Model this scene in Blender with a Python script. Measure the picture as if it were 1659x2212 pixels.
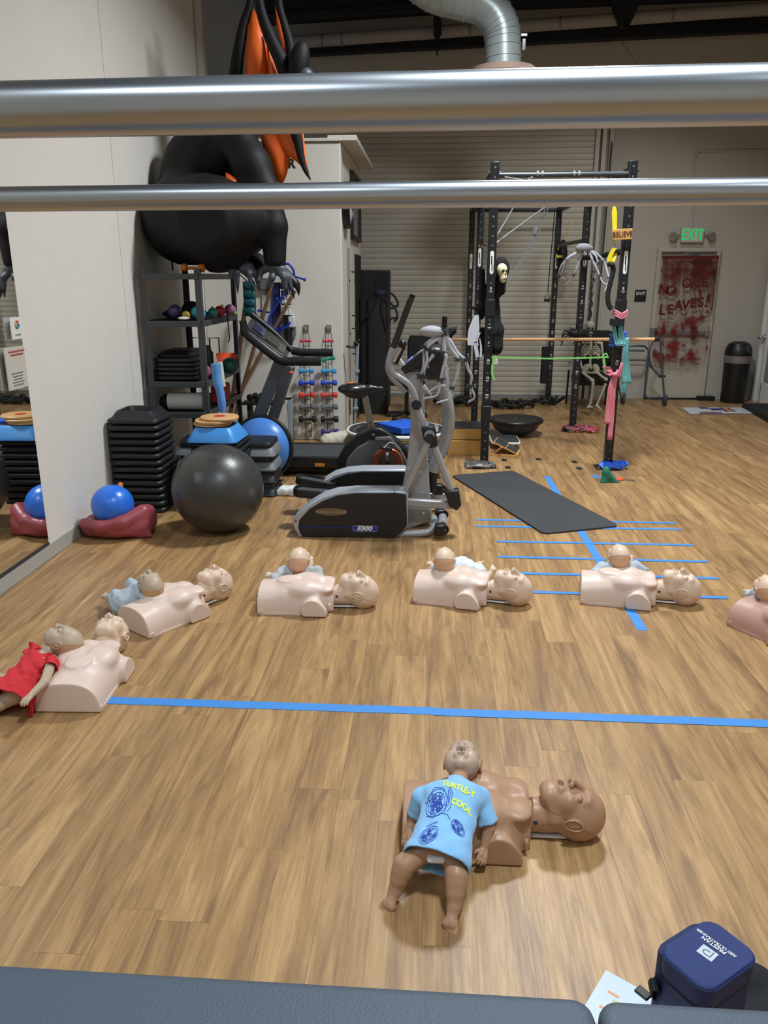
import bpy, math, random
import numpy as np
from mathutils import Vector, Matrix, Euler, Quaternion
from mathutils.bvhtree import BVHTree
for o in list(bpy.data.objects): bpy.data.objects.remove(o)
random.seed(7)
SC = bpy.context.scene
COL = SC.collection
R = math.radians
PI = math.pi

# ------------------------------------------------------------------ camera
CAM_Z = 1.78; FPX = 1680.0; PITCH = math.atan(506/1680.0); YAW = R(3.47)
cd = bpy.data.cameras.new('camera'); cam = bpy.data.objects.new('camera', cd); COL.objects.link(cam)
cam.location = (0, 0, CAM_Z)
cam.rotation_euler = (PI/2 - PITCH, 0, YAW)
cd.sensor_fit = 'VERTICAL'; cd.sensor_height = 24.0; cd.lens = 24.0*FPX/2212.0
cd.clip_start = 0.02; cd.clip_end = 100
SC.camera = cam

# ------------------------------------------------------------------ light
vs = SC.view_settings
vs.view_transform = 'Standard'; vs.look = 'None'; vs.gamma = 1.0; vs.use_curve_mapping = False
vs.exposure = 0.12
w = bpy.data.worlds.new('world'); SC.world = w; w.use_nodes = True
w.node_tree.nodes['Background'].inputs[0].default_value = (0.75, 0.85, 1.0, 1)
w.node_tree.nodes['Background'].inputs[1].default_value = 0.30
LAMPS = [  # x, y, z, watts, colour, radius, spread
    (1.0, 6.2, 5.3, 235, (0.93, 0.97, 1.0), 0.34, 152),
    (0.6, 0.9, 5.3, 112, (0.80, 0.91, 1.0), 0.25, 135),
    (3.9, 4.0, 5.3, 38, (0.93, 0.97, 1.0), 0.25, 135),  # added side fill, no fixture known there
    (2.6, 9.9, 5.2, 26, (0.90, 0.95, 1.0), 0.25, 120),  # added fill to brighten the back of the room
    (-1.4, -1.6, 5.2, 36, (0.78, 0.90, 1.0), 0.45, 150),  # added behind the camera to put a highlight on the steel bars
    (2.4, -1.6, 5.2, 36, (0.78, 0.90, 1.0), 0.45, 150),  # its twin, also added for the bar highlight
]
for i, (x, y, z, p, colr, rad, spr) in enumerate(LAMPS):
    ld = bpy.data.lights.new('high_bay_or_fill_light', 'AREA'); ld.shape = 'DISK'; ld.size = rad*2; ld.energy = p; ld.color = colr
    ld.spread = R(spr)
    lo = bpy.data.objects.new('high_bay_or_fill_light', ld); COL.objects.link(lo); lo.location = (x, y, z)

# ------------------------------------------------------------------ helpers
def lin(h):
    h = h.lstrip('#'); c = [int(h[i:i+2], 16)/255 for i in (0, 2, 4)]
    return tuple((v/12.92 if v <= .04045 else ((v+.055)/1.055)**2.4) for v in c) + (1,)

def mat(name, col, rough=.5, metal=0, bump=0, bscale=60, spec=.5, var=0, vscale=4, coat=0, emit=0, alpha=1, trans=0, sheen=0, aniso=0):
    m = bpy.data.materials.new(name); m.use_nodes = True
    nt = m.node_tree; b = nt.nodes['Principled BSDF']
    c = lin(col) if isinstance(col, str) else tuple(col) + (1,)
    b.inputs['Base Color'].default_value = c
    b.inputs['Roughness'].default_value = rough; b.inputs['Metallic'].default_value = metal
    b.inputs['Specular IOR Level'].default_value = spec
    b.inputs['Coat Weight'].default_value = coat
    if coat: b.inputs['Coat Roughness'].default_value = .15
    if sheen: b.inputs['Sheen Weight'].default_value = sheen
    if aniso: b.inputs['Anisotropic'].default_value = aniso
    if trans: b.inputs['Transmission Weight'].default_value = trans
    b.inputs['Alpha'].default_value = alpha
    if emit:
        b.inputs['Emission Color'].default_value = c; b.inputs['Emission Strength'].default_value = emit
    tc = nt.nodes.new('ShaderNodeTexCoord')
    n = nt.nodes.new('ShaderNodeTexNoise'); n.inputs['Scale'].default_value = vscale; n.inputs['Detail'].default_value = 3
    nt.links.new(tc.outputs['Object'], n.inputs['Vector'])
    v = var if var else .04
    mx = nt.nodes.new('ShaderNodeMix'); mx.data_type = 'RGBA'
    mx.inputs[6].default_value = tuple(x*(1-v) for x in c[:3]) + (1,); mx.inputs[7].default_value = tuple(min(1, x*(1+v)) for x in c[:3]) + (1,)
    nt.links.new(n.outputs['Fac'], mx.inputs[0]); nt.links.new(mx.outputs[2], b.inputs['Base Color'])
    if bump:
        n2 = nt.nodes.new('ShaderNodeTexNoise'); n2.inputs['Scale'].default_value = bscale; n2.inputs['Detail'].default_value = 2
        nt.links.new(tc.outputs['Object'], n2.inputs['Vector'])
        bp = nt.nodes.new('ShaderNodeBump'); bp.inputs['Strength'].default_value = bump; bp.inputs['Distance'].default_value = .004
        nt.links.new(n2.outputs['Fac'], bp.inputs['Height']); nt.links.new(bp.outputs['Normal'], b.inputs['Normal'])
    return m

def rotm(axis, ang): return Matrix.Rotation(ang, 4, axis)
def T(x, y, z): return Matrix.Translation((x, y, z))

class MB:
    def __init__(s, M=None): s.v = []; s.f = []; s.M = M or Matrix.Identity(4)
    def add(s, vs, fs):
        n = len(s.v); M = s.M
        s.v += [tuple(M @ Vector(v)) for v in vs]; s.f += [tuple(i+n for i in f) for f in fs]; return s
    def box(s, c, d, M=None):
        x, y, z = (k/2 for k in d); c = Vector(c)
        vs = [Vector((a*x, b*y, e*z)) for e in (-1, 1) for b in (-1, 1) for a in (-1, 1)]
        vs = [c + (M @ v if M else v) for v in vs]
        return s.add(vs, [(0, 2, 3, 1), (4, 5, 7, 6), (0, 1, 5, 4), (2, 6, 7, 3), (0, 4, 6, 2), (1, 3, 7, 5)])
    def bar(s, a, b, wd, h=None, up=(0, 0, 1)):
        """rectangular bar from a to b"""
        a = Vector(a); b = Vector(b); h = h or wd; d = (b-a).normalized(); u = Vector(up)
        if abs(d.dot(u)) > .98: u = Vector((0, 1, 0))
        sx = d.cross(u).normalized()*wd/2; sz = d.cross(sx).normalized()*h/2
        vs = [p + i*sx + j*sz for p in (a, b) for i, j in ((-1, -1), (1, -1), (1, 1), (-1, 1))]
        return s.add(vs, [(0, 1, 2, 3), (7, 6, 5, 4), (0, 4, 5, 1), (1, 5, 6, 2), (2, 6, 7, 3), (3, 7, 4, 0)])
    def tube(s, pts, r, seg=12, closed=False, cap=True, flat=None, up=None):
        pts = [Vector(p) for p in pts]; n = len(pts)
        rs = r if isinstance(r, (list, tuple)) else [r]*n
        tn = []
        for i in range(n):
            if closed: t = pts[(i+1) % n] - pts[i-1]
            else: t = pts[min(i+1, n-1)] - pts[max(i-1, 0)]
            tn.append(t.normalized() if t.length > 1e-9 else Vector((0, 0, 1)))
        u = Vector(up) if up else (Vector((0, 0, 1)) if abs(tn[0].z) < .9 else Vector((1, 0, 0)))
        a = (u - tn[0]*u.dot(tn[0])).normalized(); vs = []
        for i in range(n):
            a = (a - tn[i]*a.dot(tn[i]))
            a = a.normalized() if a.length > 1e-6 else tn[i].orthogonal().normalized()
            b = tn[i].cross(a)
            fa, fb = flat if flat else (1, 1)
            for k in range(seg):
                t = 2*PI*k/seg
                vs.append(pts[i] + a*(math.cos(t)*rs[i]*fa) + b*(math.sin(t)*rs[i]*fb))
        fs = []
        for i in range(n if closed else n-1):
            j = (i+1) % n
            for k in range(seg):
                l = (k+1) % seg
                fs.append((i*seg+k, i*seg+l, j*seg+l, j*seg+k))
        if not closed and cap: fs += [tuple(range(seg))[::-1], tuple(range((n-1)*seg, n*seg))]
        return s.add(vs, fs)
    def cyl(s, a, b, r, r2=None, seg=20): return s.tube([a, b], [r, r if r2 is None else r2], seg)
    def lathe(s, prof, c=(0, 0, 0), axis=(0, 0, 1), seg=32):
        q = Vector((0, 0, 1)).rotation_difference(Vector(axis)); c = Vector(c); vs = []; n = len(prof)
        for r, z in prof:
            for k in range(seg):
                t = 2*PI*k/seg; vs.append(c + q @ Vector((max(r, 1e-5)*math.cos(t), max(r, 1e-5)*math.sin(t), z)))
        fs = [(i*seg+k, i*seg+(k+1) % seg, (i+1)*seg+(k+1) % seg, (i+1)*seg+k) for i in range(n-1) for k in range(seg)]
        fs += [tuple(range(seg))[::-1], tuple(range((n-1)*seg, n*seg))]
        return s.add(vs, fs)
    def sph(s, c, r, seg=20, rings=12, M=None):
        r = r if isinstance(r, (tuple, list)) else (r, r, r); c = Vector(c); vs = []; fs = []
        for i in range(rings+1):
            p = PI*i/rings
            for k in range(seg):
                t = 2*PI*k/seg; v = Vector((r[0]*max(math.sin(p), 1e-4)*math.cos(t), r[1]*max(math.sin(p), 1e-4)*math.sin(t), -r[2]*math.cos(p)))
                vs.append(c + (M @ v if M else v))
        for i in range(rings):
            for k in range(seg): fs.append((i*seg+k, i*seg+(k+1) % seg, (i+1)*seg+(k+1) % seg, (i+1)*seg+k))
        return s.add(vs, fs)
    def prism(s, poly, o, ux, uy, th):
        """poly (2-D) laid on axes ux,uy from origin o, extruded by vector th"""
        o = Vector(o); ux = Vector(ux); uy = Vector(uy); th = Vector(th); n = len(poly)
        vs = [o + ux*a + uy*b for a, b in poly]; vs += [v + th for v in vs]
        return s.add(vs, [tuple(range(n))[::-1], tuple(range(n, 2*n))] + [(i, (i+1) % n, n+(i+1) % n, n+i) for i in range(n)])
    def ribbon(s, pts, wv, th=.002):
        """thin strip with real thickness; pts centre line, wv width vectors (one or per point)"""
        pts = [Vector(p) for p in pts]; n = len(pts)
        wv = [Vector(x) for x in wv] if isinstance(wv[0], (tuple, list, Vector)) else [Vector(wv)]*n
        vs = []
        for i in range(n):
            t = (pts[min(i+1, n-1)] - pts[max(i-1, 0)]).normalized(); nn = t.cross(wv[i])
            nn = nn.normalized()*th/2 if nn.length > 1e-6 else Vector((0, th/2, 0))
            h = wv[i]/2
            vs += [pts[i]-h-nn, pts[i]+h-nn, pts[i]+h+nn, pts[i]-h+nn]
        fs = [(0, 3, 2, 1), (4*n-4, 4*n-3, 4*n-2, 4*n-1)]
        for i in range(n-1):
            for k in range(4): fs.append((4*i+k, 4*i+(k+1) % 4, 4*i+4+(k+1) % 4, 4*i+4+k))
        return s.add(vs, fs)
    def loft(s, rings, closed=True, cap=True):
        n = len(rings[0]); vs = [p for r in rings for p in r]; fs = []
        for i in range(len(rings)-1):
            for k in range(n if closed else n-1):
                l = (k+1) % n; fs.append((i*n+k, i*n+l, (i+1)*n+l, (i+1)*n+k))
        if cap: fs += [tuple(range(n))[::-1], tuple(range(len(vs)-n, len(vs)))]
        return s.add(vs, fs)

def fixn(me):
    import bmesh
    bm = bmesh.new(); bm.from_mesh(me); bmesh.ops.recalc_face_normals(bm, faces=bm.faces); bm.to_mesh(me); bm.free()

def obj(name, mb, m, parent=None, smooth=35, bevel=0, sub=0, label=None, solid=0):
    me = bpy.data.meshes.new(name)
    me.from_pydata([tuple(v) for v in mb.v], [], mb.f); me.update(); fixn(me)
    if m: me.materials.append(m)
    if smooth:
        me.polygons.foreach_set('use_smooth', [True]*len(me.polygons)); me.set_sharp_from_angle(angle=R(smooth))
    o = bpy.data.objects.new(name, me); COL.objects.link(o)
    if parent: o.parent = parent
    if bevel:
        b = o.modifiers.new('bevel', 'BEVEL'); b.width = bevel; b.segments = 2; b.limit_method = 'ANGLE'; b.angle_limit = R(40)
    if sub:
        b = o.modifiers.new('sub', 'SUBSURF'); b.levels = sub; b.render_levels = sub
    if solid:
        b = o.modifiers.new('solid', 'SOLIDIFY'); b.thickness = solid; b.offset = 0
    if label: o['label'] = label
    return o

def tag(o, label, cat, group=None, kind=None):
    o['label'] = label; o['category'] = cat
    if group: o['group'] = group
    if kind: o['kind'] = kind
    return o
def thing(name, label, cat, loc=(0, 0, 0), rz=0, group=None):
    o = bpy.data.objects.new(name, None); COL.objects.link(o); o.location = loc; o.rotation_euler = (0, 0, rz); o.empty_display_size = .05
    return tag(o, label, cat, group)
def struct(name, mb, m, parent=None, **k):
    o = obj(name, mb, m, parent, **k)
    if not parent: o['kind'] = 'structure'
    return o
def dup(root, loc=None, rot=None, label=None, group=None, swap=None, scale=None):
    def cp(o, par):
        c = o.copy(); COL.objects.link(c)
        if par: c.parent = par
        if swap and o.type == 'MESH' and o.data.materials and o.data.materials[0] in swap:
            c.data = o.data.copy(); c.data.materials[0] = swap[o.data.materials[0]]
        for ch in list(o.children): cp(ch, c)
        return c
    r = cp(root, None)
    if loc is not None: r.location = loc
    if rot is not None: r.rotation_euler = rot
    if scale: r.scale = (scale,)*3 if not isinstance(scale, tuple) else scale
    if label: r['label'] = label
    if group: r['group'] = group
    return r

def text_mb(s, size, M, extrude=.001, align='CENTER', bold=0, sx=1, spacing=1):
    cu = bpy.data.curves.new('t', 'FONT'); cu.body = s; cu.size = size; cu.extrude = extrude; cu.align_x = align; cu.align_y = 'CENTER'; cu.offset = bold; cu.space_character = spacing
    ob = bpy.data.objects.new('t', cu); COL.objects.link(ob)
    bpy.context.view_layer.update()
    me = bpy.data.meshes.new_from_object(ob.evaluated_get(bpy.context.evaluated_depsgraph_get()))
    mb = MB(M); mb.add([(v.co.x*sx, v.co.y, v.co.z) for v in me.vertices], [tuple(p.vertices) for p in me.polygons])
    bpy.data.objects.remove(ob); bpy.data.curves.remove(cu); bpy.data.meshes.remove(me)
    return mb
def frame(o, x, y):
    """matrix with local x,y axes along x,y and origin o"""
    x = Vector(x).normalized(); y = Vector(y); y = (y - x*y.dot(x)).normalized(); z = x.cross(y)
    return Matrix(((x.x, y.x, z.x, o[0]), (x.y, y.y, z.y, o[1]), (x.z, y.z, z.z, o[2]), (0, 0, 0, 1)))

# the place was measured from the photograph: direction of a measured sight line, cut with a real plane of the room
def sight(px, py):
    u = (px-829.5)/FPX; v = (py-1106)/FPX
    f = math.cos(PITCH) - v*math.sin(PITCH); d = math.sin(PITCH) + v*math.cos(PITCH)
    c, s = math.cos(YAW), math.sin(YAW)
    return Vector((u*c - f*s, u*s + f*c, -d))
def at(px, py, Y):
    r = sight(px, py); t = Y/r.y; return Vector((r.x*t, Y, CAM_Z + r.z*t))
def gd(px, py, z=0):
    r = sight(px, py); t = (z-CAM_Z)/r.z; return Vector((r.x*t, r.y*t, z))
def ax(px, py, X):
    r = sight(px, py); t = X/r.x; return Vector((X, r.y*t, CAM_Z + r.z*t))
def arc(c, r, a0, a1, n, ux=(1, 0, 0), uy=(0, 0, 1)):
    c = Vector(c); ux = Vector(ux); uy = Vector(uy)
    return [c + ux*r*math.cos(a0+(a1-a0)*i/n) + uy*r*math.sin(a0+(a1-a0)*i/n) for i in range(n+1)]
def spline(pts, n=6):
    pts = [Vector(p) for p in pts]; P = [pts[0]*2-pts[1]] + pts + [pts[-1]*2-pts[-2]]; out = []
    for i in range(1, len(P)-2):
        for k in range(n):
            t = k/n; a, b, c, d = P[i-1], P[i], P[i+1], P[i+2]
            out.append(.5*((2*b) + (c-a)*t + (2*a-5*b+4*c-d)*t*t + (3*b-a-3*c+d)*t**3))
    return out + [pts[-1]]
def rrect(w_, h_, r, n=5):
    out = []
    for cx, cy, a in ((w_/2-r, h_/2-r, 0), (-w_/2+r, h_/2-r, PI/2), (-w_/2+r, -h_/2+r, PI), (w_/2-r, -h_/2+r, 1.5*PI)):
        out += [(cx+r*math.cos(a+PI/2*i/n), cy+r*math.sin(a+PI/2*i/n)) for i in range(n+1)]
    return out

# ---- implicit-surface sculpting (smooth blends of bones, ellipsoids, boxes -> one continuous skin)
class SDF:
    def __init__(s, lo, hi, h):
        s.lo = np.array(lo, float); s.h = h; s.n = np.ceil((np.array(hi)-s.lo)/h).astype(int)+1
        s.ax = [s.lo[i]+h*np.arange(s.n[i]) for i in range(3)]
        s.D = np.full(tuple(s.n), 9.0, dtype=np.float32)
    def _w(s, lo, hi):
        a = np.clip(np.floor((np.array(lo)-s.lo)/s.h).astype(int), 0, s.n); b = np.clip(np.ceil((np.array(hi)-s.lo)/s.h).astype(int)+1, 0, s.n)
        sl = tuple(slice(a[i], max(b[i], a[i])) for i in range(3))
        g = np.meshgrid(*[s.ax[i][sl[i]] for i in range(3)], indexing='ij', sparse=True)
        return sl, g
    def _op(s, sl, d, op, k):
        A = s.D[sl]; d = d.astype(np.float32)
        if A.size == 0: return
        if op == 'u':
            hh = np.clip(.5+.5*(A-d)/k, 0, 1); s.D[sl] = A*(1-hh)+d*hh-k*hh*(1-hh)
        elif op == 's':
            hh = np.clip(.5-.5*(A+d)/k, 0, 1); s.D[sl] = A*(1-hh)+(-d)*hh+k*hh*(1-hh)
        elif op == 'i':
            s.D[sl] = np.maximum(A, d)
    def cap(s, a, b, ra, rb=None, k=.01, op='u'):
        rb = ra if rb is None else rb; a = np.array(a, float); b = np.array(b, float); m = max(ra, rb)+k+3*s.h
        sl, (x, y, z) = s._w(np.minimum(a, b)-m, np.maximum(a, b)+m); ab = b-a; L = max(ab@ab, 1e-12)
        t = np.clip(((x-a[0])*ab[0]+(y-a[1])*ab[1]+(z-a[2])*ab[2])/L, 0, 1)
        d = np.sqrt((x-a[0]-t*ab[0])**2+(y-a[1]-t*ab[1])**2+(z-a[2]-t*ab[2])**2)-(ra+(rb-ra)*t)
        s._op(sl, d, op, k); return s
    def chain(s, pts, rs, k=.01, op='u'):
        for i in range(len(pts)-1): s.cap(pts[i], pts[i+1], rs[i], rs[i+1], k, op)
        return s
    def _loc(s, c, r, k, Rm):
        m = max(r)*(1.0 if Rm is None else 1.3)+k+3*s.h; c = np.array(c, float)
        rr = np.array(r)+k+3*s.h if Rm is None else np.array([np.linalg.norm(r)+k+3*s.h]*3)
        sl, (x, y, z) = s._w(c-rr, c+rr); x = x-c[0]; y = y-c[1]; z = z-c[2]
        if Rm is not None:
            Q = np.array(Rm.to_3x3()).T
            x, y, z = Q[0, 0]*x+Q[0, 1]*y+Q[0, 2]*z, Q[1, 0]*x+Q[1, 1]*y+Q[1, 2]*z, Q[2, 0]*x+Q[2, 1]*y+Q[2, 2]*z
        return sl, x, y, z
    def ell(s, c, r, k=.01, op='u', Rm=None):
        sl, x, y, z = s._loc(c, r, k, Rm)
        k0 = np.sqrt((x/r[0])**2+(y/r[1])**2+(z/r[2])**2); k1 = np.sqrt((x/r[0]**2)**2+(y/r[1]**2)**2+(z/r[2]**2)**2)
        s._op(sl, k0*(k0-1)/np.maximum(k1, 1e-6), op, k); return s
    def box(s, c, hf, rnd=.005, k=.01, op='u', Rm=None):
        sl, x, y, z = s._loc(c, hf, k, Rm)
        q = [np.abs(v)-hf[i]+rnd for i, v in enumerate((x, y, z))]
        q = np.broadcast_arrays(*q)
        d = np.sqrt(sum(np.maximum(v, 0)**2 for v in q))+np.minimum(np.maximum(np.maximum(q[0], q[1]), q[2]), 0)-rnd
        s._op(sl, d, op, k); return s
    def plane(s, p, n, k=.001):
        """keep the side the normal points away from"""
        n = np.array(n, float); n /= np.linalg.norm(n); sl, (x, y, z) = s._w(s.lo, s.lo+s.h*s.n)
        s.D = np.maximum(s.D, ((x-p[0])*n[0]+(y-p[1])*n[1]+(z-p[2])*n[2]).astype(np.float32)); return s
    def copy(s):
        c = SDF.__new__(SDF); c.lo, c.h, c.n, c.ax = s.lo, s.h, s.n, s.ax; c.D = s.D.copy(); return c
    def mesh(s, M=None):
        D = s.D; D[[0, -1]] = np.maximum(D[[0, -1]], .01); D[:, [0, -1]] = np.maximum(D[:, [0, -1]], .01); D[:, :, [0, -1]] = np.maximum(D[:, :, [0, -1]], .01)
        n = s.n; I = D < 0; S = np.zeros(tuple(n-1)+(3,)); Cn = np.zeros(tuple(n-1))
        cr = {}
        for a in range(3):
            lo = [slice(None)]*3; hi = [slice(None)]*3; lo[a] = slice(0, -1); hi[a] = slice(1, None)
            A = D[tuple(lo)]; B = D[tuple(hi)]; c = I[tuple(lo)] != I[tuple(hi)]; idx = np.argwhere(c); cr[a] = idx
            av = A[c]; bv = B[c]; t = av/(av-bv)
            for i in idx.T.reshape(3, -1)[:0]: pass
            b1, b2 = [q for q in range(3) if q != a]
            pos = idx.astype(float); pos[:, a] += t
            for o1 in (0, -1):
                for o2 in (0, -1):
                    q = idx.copy(); q[:, b1] += o1; q[:, b2] += o2
                    ok = (q >= 0).all(1) & (q < (n-1)).all(1)
                    np.add.at(S, tuple(q[ok].T), pos[ok]); np.add.at(Cn, tuple(q[ok].T), 1)
        act = Cn > 0; ids = np.full(tuple(n-1), -1); ids[act] = np.arange(act.sum())
        V = S[act]/Cn[act][:, None]*s.h+s.lo; F = []
        for a in range(3):
            idx = cr[a]; b1, b2 = (a+1) % 3, (a+2) % 3
            qs = []
            for o1, o2 in ((0, 0), (-1, 0), (-1, -1), (0, -1)):
                q = idx.copy(); q[:, b1] += o1; q[:, b2] += o2; qs.append(ids[tuple(q.T)])
            f = np.stack(qs, 1); ins = I[tuple(idx.T)]; f[~ins] = f[~ins][:, ::-1]; F.append(f)
        F = np.concatenate(F); mb = MB()
        if M is not None:
            Mn = np.array(M); V = V@Mn[:3, :3].T+Mn[:3, 3]
        mb.v = V.tolist(); mb.f = F.tolist(); return mb
def sobj(name, mb, m, parent=None, relax=2, label=None):
    o = obj(name, mb, m, parent, smooth=0, label=label)
    o.data.polygons.foreach_set('use_smooth', [True]*len(o.data.polygons))
    if relax:
        s = o.modifiers.new('relax', 'SMOOTH'); s.factor = .5; s.iterations = relax
    return o

# ------------------------------------------------------------------ materials
M = {}
M['wall'] = mat('wall_paint', '#e0dcd4', .75, bump=.25, bscale=90)
M['wallb'] = mat('block_paint', '#d6d2c8', .7, bump=.25, bscale=90)
M['wallk'] = mat('tilt_up_paint', '#b6afa3', .75, bump=.2, bscale=60)
M['base'] = mat('baseboard_vinyl', '#aeada6', .5)
M['ceil'] = mat('ceiling_dark', '#20211f', .8)
M['steel_k'] = mat('black_beam', '#0a0b10', .6)
M['pipe'] = mat('pipe_wrap', '#99928c', .7, bump=.3, bscale=20)
M['slat'] = mat('roller_slat', '#c2bbac', .5, var=.06, vscale=2)
M['door'] = mat('door_paint', '#b9b2a3', .5)
M['white'] = mat('white_plastic', '#e4e4e0', .4)
M['black'] = mat('black_plastic', '#111214', .42)
M['blackm'] = mat('black_matte', '#0d0e10', .75)
M['rack'] = mat('powder_coat', '#17191e', .38, bump=.15, bscale=300)
M['steel'] = mat('brushed_steel', '#b6b9bd', .29, metal=1)
M['chrome'] = mat('chrome', '#d0d0d0', .12, metal=1)
M['galv'] = mat('galvanised', '#b4c0c2', .36, metal=.25, var=.15, vscale=7)
M['silver'] = mat('silver_paint', '#9a9c9e', .35, metal=.55)
M['dgrey'] = mat('dark_grey', '#33363a', .5)
M['grey'] = mat('mid_grey', '#6d7175', .5)
M['glass'] = mat('mirror_glass', '#f2f4f2', .02, metal=1)
M['tape'] = mat('blue_tape', '#3c86d0', .6, bump=.1, bscale=200, var=.06, vscale=9)
M['wood'] = mat('light_wood', '#cfa36a', .45, var=.12, vscale=9)
M['skin_a'] = mat('pink_manikin', '#dcc4b5', .42, spec=.45, bump=.05, bscale=220)
M['skin_h'] = mat('peach_manikin', '#dcc1a9', .42, spec=.45, bump=.05, bscale=220)
M['skin_t'] = mat('tan_manikin', '#ab8467', .42, spec=.45, bump=.05, bscale=220)
M['skin_m'] = mat('mauve_shaded_manikin', '#bd9689', .42, spec=.45)  # mauve tone is partly shade put into the colour

def floor_mat():
    m = bpy.data.materials.new('oak_planks'); m.use_nodes = True; nt = m.node_tree; N = nt.nodes; L = nt.links; b = N['Principled BSDF']
    def math_(op, a, b_=None):
        n = N.new('ShaderNodeMath'); n.operation = op
        for i, v in enumerate((a, b_)):
            if v is None: continue
            if isinstance(v, (int, float)): n.inputs[i].default_value = v
            else: L.new(v, n.inputs[i])
        return n.outputs[0]
    tc = N.new('ShaderNodeTexCoord'); sp = N.new('ShaderNodeSeparateXYZ'); L.new(tc.outputs['Object'], sp.inputs[0])
    x = math_('DIVIDE', sp.outputs[0], .1525); row = math_('FLOOR', x)
    wn = N.new('ShaderNodeTexWhiteNoise'); wn.noise_dimensions = '1D'; L.new(row, wn.inputs['W'])
    y = math_('ADD', math_('DIVIDE', sp.outputs[1], 1.22), wn.outputs['Value']); colm = math_('FLOOR', y)
    cb = N.new('ShaderNodeCombineXYZ'); L.new(row, cb.inputs[0]); L.new(colm, cb.inputs[1])
    w2 = N.new('ShaderNodeTexWhiteNoise'); w2.noise_dimensions = '2D'; L.new(cb.outputs[0], w2.inputs['Vector'])
    off = math_('MULTIPLY', w2.outputs['Value'], 37.0)
    def grain(sx, sy, sc, det, ro=.6, dis=0):
        g = N.new('ShaderNodeCombineXYZ'); L.new(math_('ADD', math_('MULTIPLY', sp.outputs[0], sx), off), g.inputs[0]); L.new(math_('ADD', math_('MULTIPLY', sp.outputs[1], sy), off), g.inputs[1])
        n = N.new('ShaderNodeTexNoise'); n.inputs['Scale'].default_value = sc; n.inputs['Detail'].default_value = det; n.inputs['Roughness'].default_value = ro; n.inputs['Distortion'].default_value = dis
        L.new(g.outputs[0], n.inputs['Vector']); return n.outputs['Fac']
    g1 = grain(11, .9, 1.2, 5, .65, .9); g2 = grain(75, 3.0, 1.5, 4, .7); g3 = grain(6.5, 1.3, 1.1, 3, .6, 1.5)
    r1 = N.new('ShaderNodeValToRGB'); e = r1.color_ramp.elements
    e[0].position = .3; e[0].color = lin('#7a5b3b'); e[1].position = .68; e[1].color = lin('#ba9463')
    q = e.new(.5); q.color = lin('#a07b4e')
    L.new(g1, r1.inputs[0])
    def mix(a, b_, f, bt='MIX'):
        n = N.new('ShaderNodeMix'); n.data_type = 'RGBA'; n.blend_type = bt
        for i, v in ((6, a), (7, b_), (0, f)):
            if isinstance(v, (int, float)): n.inputs[i].default_value = v
            elif isinstance(v, tuple): n.inputs[i].default_value = v
            else: L.new(v, n.inputs[i])
        return n.outputs[2]
    def ramp(v, a, b_):
        n = N.new('ShaderNodeMapRange'); n.inputs['From Min'].default_value = a; n.inputs['From Max'].default_value = b_; L.new(v, n.inputs['Value']); return n.outputs[0]
    c = mix(r1.outputs[0], lin('#6b4d33'), math_('MULTIPLY', ramp(g3, .55, .8), .75))
    c = mix(c, lin('#634830'), math_('MULTIPLY', ramp(g2, .5, .85), .45))
    c = mix(c, lin('#d6bb8e'), math_('MULTIPLY', ramp(g2, .5, .25), .16))
    pv = N.new('ShaderNodeMapRange'); pv.inputs['To Min'].default_value = .88; pv.inputs['To Max'].default_value = 1.1; L.new(w2.outputs['Value'], pv.inputs['Value'])
    hs = N.new('ShaderNodeHueSaturation'); L.new(c, hs.inputs['Color']); L.new(pv.outputs[0], hs.inputs['Value']); hs.inputs['Saturation'].default_value = .98
    fx = math_('ABSOLUTE', math_('SUBTRACT', math_('FRACT', x), .5)); fy = math_('ABSOLUTE', math_('SUBTRACT', math_('FRACT', y), .5))
    seam = math_('MAXIMUM', math_('GREATER_THAN', fx, .4915), math_('GREATER_THAN', fy, .4990))
    c = mix(hs.outputs[0], lin('#5e452c'), math_('MULTIPLY', seam, .38))
    L.new(c, b.inputs['Base Color'])
    rr = N.new('ShaderNodeMapRange'); rr.inputs['To Min'].default_value = .33; rr.inputs['To Max'].default_value = .5; L.new(g2, rr.inputs['Value']); L.new(rr.outputs[0], b.inputs['Roughness'])
    bp = N.new('ShaderNodeBump'); bp.inputs['Strength'].default_value = .12; bp.inputs['Distance'].default_value = .002; L.new(math_('SUBTRACT', g2, seam), bp.inputs['Height']); L.new(bp.outputs[0], b.inputs['Normal'])
    b.inputs['Specular IOR Level'].default_value = .45
    return m

# ------------------------------------------------------------------ the room
WX = -2.506; BY = 12.2
struct('floor', MB().box((1, 4.6, -.05), (10, 17.4, .1)), floor_mat())
struct('ceiling', MB().box((1, 4.6, 5.85), (13, 17.6, .1)), M['ceil'])
wl = struct('wall_left', MB().box((WX-.1, 3.2, 2.9), (.2, 12.4, 5.8)), M['wall'])
struct('joint_strip', MB().box((WX+.002, 6.44, 2.9), (.006, .028, 5.75)).box((WX+.002, 8.09, 2.9), (.006, .012, 5.75)), M['wall'], wl)
struct('corner_trim', MB().box((WX+.006, 8.98, 2.9+.5), (.016, .05, 4.7)).box((WX+.006, 9.32, 2.9+.5), (.016, .05, 4.7)), M['door'], wl)
struct('wall_back', MB().box((.6, BY+.1, 2.9), (11.6, .2, 5.8)), M['wallk'])
struct('wall_right', MB().box((5.02, 3.6, 2.9), (.2, 17.2, 5.8)), M['wallk'])
struct('wall_front', MB().box((1, -3.6, 2.9), (8, .2, 5.8)), M['wall'])
struct('wall_far_left', MB().box((-5.2, 10.8, 2.9), (.2, 3, 5.8)), M['wallk'])
struct('baseboard_left', MB().box((WX+.006, 2.6, .048), (.012, 12.2, .096)), M['base'], bevel=.003)
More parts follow.
